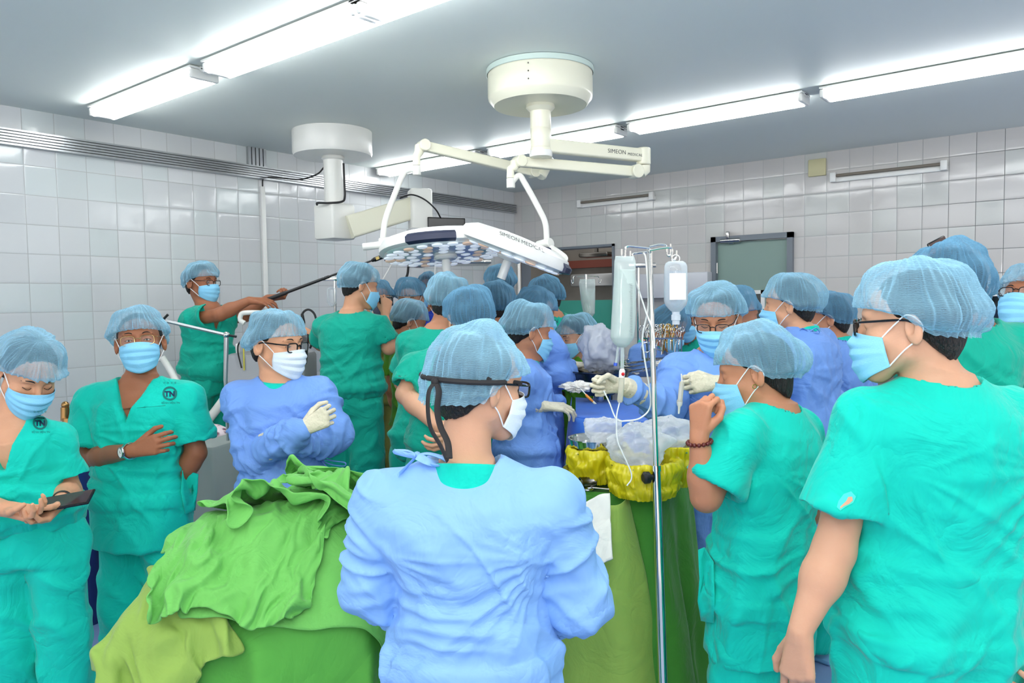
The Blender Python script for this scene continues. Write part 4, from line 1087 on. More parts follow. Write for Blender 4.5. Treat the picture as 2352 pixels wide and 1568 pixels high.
2,1,-3,-4,1,3,-3,4,3,-1,1,-5,-2,4,1,1,0,5,-4,0,-3,-5,4,3,2,-3,0,0,-1,0,-2,2,3,0,3,-2,-5,1,2,6,-5,-8,4,0,3,-6,5,1,-2,0,2,-2,3,-1,0,-1,-3,1,3,-1,-1,1,-4,-1,-1,-1,1,0,5,2,-8,1,7,-1,-1,1,3,-4,1,3,-3,4,-1,3,-5,0,5,-2,-3,0,0,-4,0,5,-1,2,-4,3,5,-4,1,1,-1,0,1,1,1,-3,1,-2,-1,3,0,-2,1,1,1,-5,5,1,1,-6,1,0,3,1,0,2,-4,3,0,1,1,2,-1,-1,-7,1,-1,1,5,-1,1,4,2,2,-6,4,-2,-3,0,-2,4,2,0,-1,0,-2,2,-1,-2,3,-5,0,1,-7,1,1,2,2,-1,1,2,0,5,-4,3,-1,-2,3,0,0,0,-3,1,-1,-1,1,2,7,-5,-5,2,5,-2,-3,0,-1,0,6,1,-1,-3,2,-2,6,-2,0,3,-5,-1,0,0,1,-1,-2,1,-1,4,-3,-3,2,4,3,0,-2,0,-1,1,2,-4,1,2,-2,5,1,-8,0,0,1,0,3,-4,1,-1,1,-1,2,0,-1,0,0,3,2,-2,-1,-2,1,3,0,-2,2,-2,-4,4,-4,0,3,1,0,4,-4,-1,8,1,1,-1,-2,0,0,-3,0,0,0,-1,-1,3,-1,1,-1,1,2,-3,4,-1,-1,0,-2,-1,3,-3,4,2,2,1,1,-1,-1,-1,0,0,-1,-1,0,2,1,-1,-1,-2,0,3,0,0,-3,-1,2,0,0,3,5,-2,-1,2,0,0,0,3,1,-2,0,0,2,-3,-1,3,-1,0,-1,-2,-1,2,2,-2,0,1,2,1,10,-1,-3,-2,1,1,4,-2,0,0,-4,3,-1,2,-4,-2,2,1,-1,0,1,-2,0,2,0,0,1,1,3,5,2,-2,-1,1,-2,2,-2,-7,6,1,-1,0,-1,-3,0,1,2,2,0,-1,1,-1,0,1,-1,0,3,3,1,-2,1,-3,1,1,-7,4,3,0,-1,-2,4,-5,1,-1,2,1,2,1,-2,2,1,-1,-1,-1,5,-3,3,0,1,0,-8,-1,5,4,0,-2,1,0,1,-1,-1,1,1,-1,0,1,1,0,0,2,0,-3,7,-4,0,8,-4,0,5,-6,3,-1,-5,-1,1,2,-3,4,-1,0,1,2,-2,0,0,0,3,-1,-2,1,7,3,1,0,-1,1,-3,0,-1,2,-1,-3,-1,-1,3,-1,0,2,1,-1,0,-1,0,0,1,-1,0,-1,8,1,1,-4,3,-1,0,1,-1,0,1,0,-2,-1,1,3,-1,-1,-1,-1,-1,1,0,1,-5,-4,4,0,9,1,-4,3,-2,0,0,2,-1,1,-2,2,0,-2,0,2,-1,0,-3,0,1,-1,1,-1,-9,4,0,-1,8,-2,1,-1,3,-3,2,1,-2,-2,4,0,0,0,-2,0,2,-4,-1,-1,3,-1,0,0,1,-8,-1,-3,8,1,-1,-1,0,2,-1,-1,2,-1,-3,1,2,0,-1,0,-2,1,-2,1,0,1,-1,-2,6,-3,-10,7,6,2,1,0,-2,1,1,0,1,-1,2,-1,-2,-2,0,1,1,-1,0,0,-1,0,-1,1,1,5,-2,-5,7,-2,3,1,-2,1,1,-1,-1,4,-5,1,-3,1,2,-2,2,3,-1,-1,-2,-1,0,-1,0,3,3,-3,0,4,5,4,3,3,2,4,3,3,3,4,5,5,5,4,3,3,0,4,4,3,-1,6,1,-2,-2,1,5,0,-1,1,2,-1,0,-1,0,1,2,0,-2,-2,0,2,1,1,1,-2,-1,1,2,-2,2,0,0,0,6,-1,0,1,0,2,-1,0,0,0,-1,0,0,0,0,1,0,1,2,-1,-1,0,2,-3,1,2,-1,-1,8,-3,-1,1,2,-3,3,-2,1,0,-3,1,-3,5,-2,0,2,0,1,3,-1,-1,0,0,-3,3,1,-2,5,3,-3,1,2,0,-2,0,-2,-1,1,-4,3,0,4,2,1,-5,0,0,4,-2,-2,3,1,-1,1,-2,6,-1,5,-2,-2,1,0,1,-1,0,-2,2,-1,1,1,0,-2,2,-3,-1,1,4,-2,-3,4,-7,4,4,8,2,0,-1,-2,0,1,0,0,-1,1,0,0,-1,0,-1,-2,2,-6,6,-3,-1,7,-3,-1,2,-3,3,8,-1,3,0,-2,0,0,1,0,-1,0,-1,5,-4,-1,-2,0,-4,8,-2,3,-5,-3,5,-3,2,0,1,10,-1,-4,0,1,1,-1,1,2,-1,2,1,-1,2,-6,-1,2,0,0,-2,-1,6,-5,-1,1,0,2,0,6,2,-2,-2,0,2,1,-1,1,3,2,1,2,-8,2,-4,0,2,-6,5,0,-3,5,-3,2,-1,-1,0,3,1,3,-3,-4,0,2,2,2,3,-1,-1,-4,5,-4,2,-4,3,6,-4,1,-4,2,1,-2,3,-2,0,-2,4,1,4,-1,-6,-2,0,3,2,0,-2,-1,2,4,-4,3,-2,1,1,0,1,-2,3,-4,3,1,-1,-2,-1,2,2,2,3,0,-4,-4,-1,2,3,-1,0,-3,6,-3,2,2,-1,-1,4,-2,-3,5,-4,4,-3,-4,-1,0,-1,3,0,2,4,-2,-2,-2,1,1,0,4,-2,2,-2,-2,0,-1,-4,2,4,1,4,-3,4,-5,0,-2,1,1,2,0,-1,2,-2,1,-1,2,-2,0,2,1,1,0,-3,0,8,2,-2,-5,1,3,-2,-3,0,0,0,0,1,-1,0,-3,2,1,2,-2,3,0,-3,1,1,-1,4,5,-6,-1,2,-2,1,-2,2,-3,-1,-1,1,0,-1,-2,-5,0,5,4,2,3,-3,2,-1,-3,1,3,1,-1,-2,0,-1,4,-4,0,0,-1,-5,1,0,0,-2,-4,1,3,0,3,3,2,-1,0,3,-2,-3,1,-1,-2,2,-3,1,1,-1,2,-2,-1,-1,-2,-1,0,-4,2,3,0,3,-1,-1,-1,4,-1,1,2,-6,-1,1,-2,4,-1,-1,-2,3,0,-1,-1,4,-1,0,-3,3,4,-2,1,-4,-4,-2,-1,0,2,0,3,2,-7,0,0,-1,2,0,2,0,-2,4,
0,2,1,-3,3,2,-1,3,-4,-4,-2,-3,-3,-1,1,3,-2,1,5,-3,0,-1,1,0,2,4,2,-8,0,-3,0,3,-3,-1,0,1,2,-4,-1,-3,0,1,0,-1,-1,4,2,0,0,0,1,1,0,1,1,-1,-5,1,0,-3,1,1,2,0,-2,1,-2,2,1,0,-2,2,2,-3,1,-1,0,-1,0,0,3,1,-2,0,-6,1,-1,3,0,-1,-1,1,-2,3,2,-1,0,2,-2,-3,2,1,-1,0,-2,2,-1,0,2,0,-1,-1,-4,-2,1,0,1,-1,1,0,-1,3,-3,2,2,-3,2,-2,-1,3,-2,1,0,-2,2,0,0,-5,1,4,-5,2,-2,0,-1,2,-1,-2,3,0,3,-1,-2,1,-1,1,0,0,0,1,-2,-3,-1,0,-3,-3,-1,2,-5,1,1,-2,1,1,1,-1,1,-3,-2,-1,2,1,0,1,1,0,2,-2,1,3,-6,-3,-4,1,-3,0,-3,-3,2,-1,-2,-1,1,3,0,-1,1,-3,0,1,0,1,3,-1,0,-3,2,-3,3,-1,-2,0,4,-6,0,9,4,9,8,5,5,7,6,9,6,8,9,7,8,9,8,3,5,-3,-1,1,-6,-1,3,-1,-2,0,2,2,0,-2,2,1,-3,2,1,0,0,0,-6,4,2,-3,-7,0,0,0,0,1,3,-1,0,-2,1,-2,2,-1,0,-1,0,3,1,-2,-3,0,-6,1,-1,-1,0,2,0,-1,1,1,-2,0,2,-2,0,0,-1,-2,0,0,-1,2,-6,-1,1,-2,2,1,-3,1,-1,1,1,1,-1,2,-2,1,-2,-3,2,2,-2,1,-6,1,0,-1,0,0,1,-1,0,0,0,1,-1,0,2,-2,-4,-1,4,-2,2,2,-5,-2,0,1,0,-1,0,1,-1,2,0,-1,2,-1,-2,-3,1,1,-3,3,6,-3,-7,0,-1,2,0,0,-1,0,2,-1,0,1,-1,0,-1,-1,1,1,2,0,3,0,-8,0,1,1,0,0,1,0,0,0,1,0,-1,-1,0,1,0,0,-1,3,-3,3,-8,0,1,0,0,0,1,0,0,1,0,0,-2,-1,0,3,2,2,-1,-4,-4,-3,-8,0,0,1,0,1,0,0,1,-1,0,-1,1,1,0,-2,-2,-1,-1,0,1,1,-8,-1,2,0,1,-1,-1,1,0,1,0,-1,0,-1,-1,-1,-1,0,1,1,1,0,-7,1,-1,0,0,0,0,0,0,0,-1,1,-1,-1,-2,-1,1,-1,1,0,2,0,0,4,7,6,8,6,8,8,8,5,8,7,7,8,8,7,5,5,6,3,7,6,1,4,0,0,0,2,-1,-2,0,2,-1,-1,0,0,-1,0,2,2,-1,3,0,-2,6,-1,0,1,1,1,-3,0,1,2,0,1,0,-1,0,0,0,0,1,0,-3,0,6,0,0,2,-1,-3,1,1,0,0,1,1,-1,0,0,1,1,0,-1,-2,-1,1,7,0,0,0,0,0,2,0,0,-1,-1,0,0,0,1,-1,1,-1,-1,2,-1,2,6,1,0,0,0,1,0,1,-1,-1,0,0,1,1,-2,1,-3,-1,4,-1,1,0,6,0,1,0,-1,0,2,-1,0,1,1,-1,-1,-1,1,-2,1,2,0,0,2,-1,6,0,1,-1,1,1,-1,1,0,1,-1,-1,1,-1,1,0,0,1,-1,1,1,0,7,0,-1,0,0,0,0,0,0,0,0,0,0,1,0,2,0,-1,0,1,1,0,8,0,-1,1,-1,0,-1,0,0,-1,0,1,1,1,0,0,0,0,0,0,-3,-3,8,-1,1,0,0,-1,0,0,0,-1,0,1,0,0,0,2,-1,-1,-4,-6,-2,-2,8,0,0,0,0,0,1,-1,0,0,0,-1,0,0,0,-4,1,-2,1,3,-1,1,8,0,0,0,0,1,-1,0,0,0,-1,1,0,-1,-3,-1,-1,1,1,0,4,0,0,5,-4,2,0,-4,-5,-2,-3,0,-3,-2,0,2,-1,0,-1,-7,-7,-9,-9,-9,9,-3,2,1,-3,-1,2,3,1,-1,0,1,-2,-1,2,-1,-1,0,-2,0,1,0,8,-2,2,-3,0,1,6,-1,-2,-4,3,-2,1,-1,-2,1,0,1,0,0,-2,-2,6,1,-1,-1,0,4,0,-2,0,2,-2,1,2,-4,1,-2,0,0,0,0,0,0,7,-2,2,-3,2,1,-4,2,0,0,2,-1,0,2,-2,2,-3,-2,0,0,-1,2,6,2,0,-1,1,0,0,-2,0,2,-2,2,-2,0,3,-4,-3,-2,4,0,0,0,9,-2,-2,1,1,-1,-1,2,-1,0,1,-1,3,2,-5,-4,1,1,-1,0,3,0,4,2,-1,3,-2,-1,1,-1,2,-1,0,2,-1,-1,-1,0,-1,1,0,-1,2,0,5,2,1,-1,0,0,0,1,0,-1,1,1,-1,-3,-1,2,0,0,-2,4,-2,0,4,0,1,1,-1,1,1,0,0,2,0,-1,-4,-1,2,2,1,0,-1,-3,-3,-1,2,0,0,1,2,0,1,-1,3,0,0,-1,0,0,0,-2,-1,-2,-1,-2,0,-1,-3,2,0,-1,2,2,1,2,-2,2,1,-1,-1,-1,-3,-2,0,1,0,1,0,1,-2,-2,-1,2,0,1,2,-1,2,1,1,0,0,-2,-2,-1,-1,0,1,1,2,-1,0,3,-4,-3,7,7,3,3,2,2,0,3,3,-4,-5,3,-1,2,1,1,-2,6,2,4,2,2,5,6,2,1,4,4,3,-1,-1,3,3,0,3,3,-3,1,5,7,3,-5,0,2,2,-2,4,-2,1,-3,-7,-1,2,-1,1,-1,1,-3,0,8,4,-8,0,0,2,0,3,-3,2,-1,1,0,-2,-1,1,0,-1,0,2,3,-1,-4,1,3,-2,0,3,-1,-1,-3,4,4,-4,-4,-1,5,-2,2,0,2,-5,-3,1,-2,-1,0,0,1,-3,1,7,5,-2,-5,-1,2,3,-2,2,-2,1,2,-4,-3,2,1,3,0,-2,1,2,-3,0,1,-3,0,2,2,0,-2,-2,7,1,0,-4,-1,-4,-1,3,-2,5,-5,-2,2,-2,0,0,0,2,-2,-2,3,6,3,-4,-1,-1,3,-2,2,-3,0,5,-2,-3,3,0,1,0,-1,-3,0,2,-2,-1,0,1,0,-1,3,
-2,-1,7,0,1,-6,-3,-4,0,2,-1,1,1,0,1,-2,1,2,-2,0,-1,1,-1,4,4,-2,-4,0,1,1,3,-5,1,1,0,1,0,0,-1,0,-2,2,0,-1,3,-1,0,-1,1,-1,0,-1,-2,4,3,3,-3,-2,-3,6,-2,3,-3,1,0,2,-2,0,3,-1,-1,-1,3,-4,1,2,0,-2,0,1,0,3,-5,4,2,-2,-2,-1,0,0,0,4,-4,5,1,1,0,0,-3,-1,0,-2,-2,0,2,0,-6,3,1,-5,6,-1,-1,-1,-2,2,2,-1,0,1,1,-1,-2,4,-5,2,4,-5,-1,0,0,0,3,0,0,0,-2,1,-2,0,4,1,0,-3,2,-2,0,1,1,0,-2,-2,1,0,0,2,-7,3,2,-2,-1,2,0,1,1,-1,1,0,-1,1,0,3,-2,-5,5,-3,2,0,-4,1,-1,1,-1,0,1,0,3,-2,0,0,4,-5,2,-3,1,2,-2,0,1,0,-2,2,0,-1,0,-1,-3,-3,3,1,-3,2,3,-3,2,-1,1,0,1,0,1,-1,2,0,-6,3,-2,2,-3,-2,1,1,-1,-1,2,3,-3,0,2,-2,1,1,-4,3,-3,0,0,1,-1,-1,3,-2,4,0,-3,2,-5,3,-4,3,2,-2,-1,1,1,1,-1,1,2,-2,-1,-3,0,3,2,-5,-1,3,2,-4,-2,-1,2,0,1,0,2,-2,0,1,-1,2,-1,0,-1,-1,1,-1,0,-1,2,1,-2,3,-1,-1,-6,0,2,1,2,-3,1,0,1,0,1,-1,-3,0,-2,2,0,0,0,3,-3,0,1,3,-2,-1,2,-1,-2,-1,1,1,-1,1,0,2,-1,-2,3,-3,0,1,0,-1,0,3,-2,-1,5,-4,-3,-3,0,2,0,2,-3,3,-1,3,-2,-2,1,1,2,-2,-3,-1,1,-1,3,-3,3,1,4,-2,-3,0,-1,-2,-1,2,2,1,-3,0,4,-2,1,0,-2,0,1,3,-4,0,1,-2,1,5,-6,2,-1,2,-2,1,0,-1,0,-1,3,1,1,0,-3,2,-1,-2,2,-2,1,1,1,0,-1,3,1,-1,-4,-1,-1,-2,1,2,2,-1,1,1,-2,3,-1,0,-1,0,2,-1,2,-3,-3,1,-3,-1,1,-2,1,-2,0,-1,1,0,0,4,-3,-1,2,-1,1,-1,-1,2,0,3,-1,-1,0,0,0,1,0,-1,-1,1,-2,1,2,-2,0,2,-1,1,1,-3,3,-1,-1,-1,-2,6,-5,0,-5,1,-1,0,0,-1,0,0,1,1,-1,-1,2,-1,-1,-1,0,0,2,1,1,1,-1,0,0,1,0,0,1,-1,0,-1,0,-3,3,2,-4,1,2,-3,1,4,-4,2,-1,-2,1,0,2,-2,-5,1,1,-2,-3,2,-1,2,-2,1,-1,0,-1,1,-1,1,0,5,-1,2,0,-2,-1,0,2,0,2,-3,0,1,0,0,2,-2,-3,3,0,-2,0,1,-1,0,0,-2,5,1,-3,-2,4,-1,-3,-3,1,0,-1,-1,2,-2,2,-4,2,-1,0,0,2,0,3,-1,2,1,-1,1,1,-3,-2,0,1,5,0,-1,-2,1,-1,1,-3,-1,4,-3,-1,2,-1,-1,2,-2,0,4,2,-4,-2,3,-7,3,-2,1,2,-3,0,0,-1,1,-3,1,1,1,2,0,0,1,1,1,-1,-4,0,0,-2,1,0,-1,3,2,0,0,-2,2,2,-4,-1,5,-3,0,1,-2,-1,3,-3,0,2,6,-4,-3,-4,0,-2,0,1,0,-1,1,0,0,0,0,1,-1,0,2,-1,1,-1,0,0,-2,0,1,-2,0,-1,0,1,1,2,0,1,-2,1,3,-3,-2,4,-3,3,-3,1,-1,1,-2,0,-1,8,-1,-2,-4,3,-2,-1,5,-3,1,1,-2,3,-2,1,1,-1,-2,1,-1,0,-1,1,1,-3,2,4,-1,-1,0,-3,0,1,0,1,-2,-2,-1,3,1,-2,3,-2,6,-3,0,-1,1,-2,0,-3,6,-6,3,-2,2,-1,-1,4,-2,-1,2,-2,4,-2,0,0,0,-1,1,-2,-1,-1,5,4,-4,-1,1,-2,0,0,-1,0,0,-2,1,-3,2,0,-2,3,0,2,-1,3,-2,0,-2,2,1,-2,-2,-5,1,1,1,-1,-1,1,0,-2,2,0,-1,2,0,-1,1,0,-1,1,-2,1,0,-1,4,-1,-2,0,-1,1,-1,0,-1,-1,0,3,-4,1,2,-1,1,0,1,-1,3,-1,0,-1,0,-1,-2,-4,-2,2,-1,4,-2,-2,2,0,0,-1,1,0,2,0,0,-2,0,0,-1,1,-1,0,-2,1,0,1,1,-1,1,-2,1,0,0,0,3,-2,1,0,-1,1,0,-1,-1,1,0,-1,0,-1,-1,-5,1,1,1,-3,3,-1,-1,2,-1,0,0,1,0,0,0,3,-3,0,1,-3,1,1,-1,0,2,1,-3,0,-1,0,1,1,0,1,0,1,-3,1,1,-2,-2,1,0,0,0,0,-1,4,-2,-4,0,-1,1,3,-2,3,-1,-1,0,3,1,0,-4,2,-3,1,1,-1,0,1,-2,0,3,-2,-1,0,0,0,0,0,-3,2,1,-2,0,1,2,0,-1,-1,1,-1,0,1,0,-1,-1,2,4,-3,0,1,-1,0,1,-1,2,1,-2,3,1,0,0,-5,3,-2,0,-1,0,-1,1,1,0,-1,-1,-2,1,-1,1,1,1,-1,-2,0,1,1,1,-2,-1,2,0,1,1,-2,1,1,0,-2,-1,-2,-2,0,1,1,0,0,-1,0,4,-1,-1,-3,3,0,-3,0,2,1,-3,1,0,0,-1,5,-4,1,1,1,0,-1,-3,1,3,0,-2,-1,-2,0,2,-2,1,1,-1,1,0,0,1,1,1,-3,-2,0,1,-2,3,-1,2,1,1,0,-4,0,-1,0,0,1,0,0,1,-1,2,-1,1,-2,4,-4,0,1,-1,3,3,-5,0,2,-1,0,1,-1,-1,2,-1,-1,1,0,0,2,-2,1,-3,-4,4,-1,-3,2,-2,3,1,0,-1,-1,-1,-1,1,2,-2,1,-3,0,2,1,-1,-1,-2,0,1,2,-2,0,1,-1,1,3,-1,-2,1,0,1,1,-2,1,-1,1,1,
-1,0,0,1,-4,4,-3,-2,0,2,0,2,2,0,0,-2,-2,0,-2,-1,1,3,-2,2,-2,0,0,0,0,-1,0,-2,1,1,-1,1,1,0,1,0,3,-1,-1,1,-1,2,-1,0,-1,0,2,-4,1,-2,3,-1,-1,0,2,0,0,2,-1,-1,-2,-1,-1,1,2,-4,2,0,-2,2,2,-2,2,-2,-2,1,0,-2,1,-1,1,1,0,2,2,-1,-2,2,-1,-1,1,-1,0,1,0,-1,-1,2,-3,3,-2,0,4,2,-2,2,0,-2,-1,0,-1,-4,2,-3,1,1,-3,2,0,-1,0,3,-2,1,1,0,0,-3,-2,5,0,0,1,0,0,-3,1,2,1,-3,1,-3,0,1,-2,0,1,1,0,-2,1,-2,4,2,0,-3,0,0,-2,-4,1,2,-3,2,-2,2,-1,-1,3,-3,-1,-2,0,1,2,-2,2,5,0,-2,1,-1,-1,-1,-3,6,0,-4,1,2,-1,-2,0,-1,2,-1,-1,-1,0,1,0,4,4,-4,2,1,0,-7,1,3,-2,1,0,1,-2,-1,3,-3,-1,3,-5,0,0,-1,-1,4,1,3,1,-1,-1,0,0,-4,3,0,-1,2,-2,1,0,0,-2,1,0,-1,1,0,0,1,-1,-2,0,1,1,3,3,1,-4,4,0,0,4,0,3,2,2,2,0,3,-1,2,7,0,0,3,3,3,1,5,4,4,-3,-2,1,3,2,5,0,3,1,2,4,5,-2,1,4,0,3,4,1,-2,-1,3,2,-3,1,0,2,-3,3,-2,-1,3,-3,0,1,0,1,0,3,-2,-3,4,0,0,-2,0,1,-1,0,0,2,0,0,-2,1,-1,1,-2,3,-2,0,-1,4,-4,-3,4,0,0,2,3,4,-3,-4,1,2,5,3,-5,0,1,-5,1,4,0,-3,2,1,-1,2,-2,-1,2,0,0,1,-2,1,-1,0,2,-1,0,0,1,-1,-1,1,0,-1,1,-2,-1,3,2,-3,-1,1,0,1,1,-2,2,5,-3,-2,0,2,3,-5,3,-1,-2,0,0,0,0,3,1,-1,4,-2,-2,2,-1,1,0,-2,1,0,-1,0,1,-2,1,1,0,0,2,-1,1,-3,0,-1,2,1,-1,-1,-1,0,2,3,-2,2,-1,1,-3,-1,5,1,-4,4,-1,-2,-1,2,0,0,0,-1,1,2,-1,0,0,-1,2,0,-1,0,-4,0,2,3,-1,-1,2,1,1,1,1,0,-5,-1,1,2,-1,-1,0,0,-1,8,-3,-7,9,-2,2,-3,-2,5,1,-3,1,0,0,0,0,-2,2,-1,-1,-1,-1,3,0,-1,-1,2,-3,-1,3,1,-2,1,1,1,0,1,0,1,-1,1,1,-4,1,0,1,-3,0,0,-2,1,4,1,-4,3,0,-1,0,0,2,1,-1,-2,2,-1,1,1,-3,2,0,-2,0,-1,2,-1,0,0,1,-3,0,2,2,0,0,1,-1,1,-1,-3,1,0,3,0,-3,2,-4,3,-1,-2,-1,-1,2,5,-3,0,0,3,-2,0,2,-1,1,0,-4,1,-1,0,1,0,0,2,0,-1,-1,1,0,0,0,0,-1,2,0,0,0,-2,-1,0,1,-1,0,1,0,1,2,-4,3,-1,1,0,-2,1,-1,1,5,-2,-2,4,-1,-1,0,1,-4,3,1,-4,0,1,0,0,1,1,1,-2,0,0,0,1,1,1,-2,1,0,0,-1,0,0,-2,0,2,-1,1,-2,2,0,1,-1,0,-1,1,3,3,0,-1,1,1,1,-1,0,-2,0,-1,1,-2,3,3,-1,-2,1,-1,-1,-1,0,2,0,3,-2,-2,1,-1,1,0,2,-2,1,-1,0,0,-2,1,1,1,0,0,1,-1,1,0,-2,0,2,5,2,0,-1,-3,2,0,0,0,-4,5,1,-1,-1,3,-1,-3,-1,-1,1,0,0,0,-1,-1,4,-2,0,0,1,-2,1,2,-1,1,-2,0,2,-2,0,1,2,-2,1,2,-1,1,-1,-1,-2,7,0,0,-3,0,-2,0,2,0,1,0,1,2,-3,-4,1,2,-1,1,-2,1,-2,2,1,-2,0,2,-1,1,-2,1,0,0,1,1,0,-1,0,0,-1,-1,2,2,-2,2,0,-2,2,-1,1,7,-2,-1,-1,1,-2,-2,3,-1,0,0,2,1,1,-3,1,0,-2,2,0,-1,4,-1,-2,0,-2,1,1,2,-2,-1,0,0,1,0,2,-3,0,0,0,1,-1,0,0,0,1,2,-1,1,-2,6,-2,-1,2,-3,2,-1,-1,2,1,-2,-2,0,2,3,-1,0,1,-1,2,0,-1,-2,-1,2,0,-1,-1,2,3,-3,-2,0,-1,0,1,3,-4,2,0,-1,1,1,1,-2,1,-1,2,-1,2,4,1,-2,1,0,0,2,-3,1,1,0,1,-3,1,2,0,1,0,1,0,-2,-4,0,3,-1,0,0,2,-2,2,1,-3,0,0,-1,0,1,1,-3,2,-1,-2,2,2,0,-3,1,-2,2,1,1,1,2,0,0,0,-1,3,-4,2,0,1,1,0,-1,0,-1,2,-1,-2,-1,3,1,-1,0,-2,-1,1,1,0,2,0,-3,0,1,-2,0,3,-1,-1,1,-2,-1,1,3,1,-4,0,0,1,1,1,-2,4,2,-3,2,-2,3,-4,3,-2,3,-3,2,-1,0,1,-2,0,3,-1,0,-2,1,-1,-2,-1,1,0,2,2,0,-1,0,0,-1,-1,3,-2,0,2,-3,-1,0,4,2,-1,-3,-1,-1,-1,3,1,4,-2,0,0,-1,2,-3,2,-1,2,-1,1,-1,-2,2,0,0,-2,-1,3,-1,1,0,-2,-1,0,-1,1,3,0,-2,1,0,0,0,1,0,1,-1,-3,1,0,4,1,-1,-3,4,-1,-2,0,1,2,-1,2,0,-1,1,-1,0,0,0,-1,1,0,-1,2,-2,-3,-2,0,2,2,1,1,-1,0,1,0,0,0,0,0,1,-1,1,-1,-1,-1,2,-1,-2,0,0,4,3,-2,5,-4,4,-2,-1,3,0,-2,3,-2,2,-1,0,0,0,-1,0,0,1,-1,0,-1,-1,-1,0,2,2,0,-1,0,-1,1,-1,1,0,0,0,1,-1,2,-3,1,0,1,-1,-3,0,-1,2,5,1,7,-3,0,-2,0,0,1,-2,4,-2,2,0,-1,
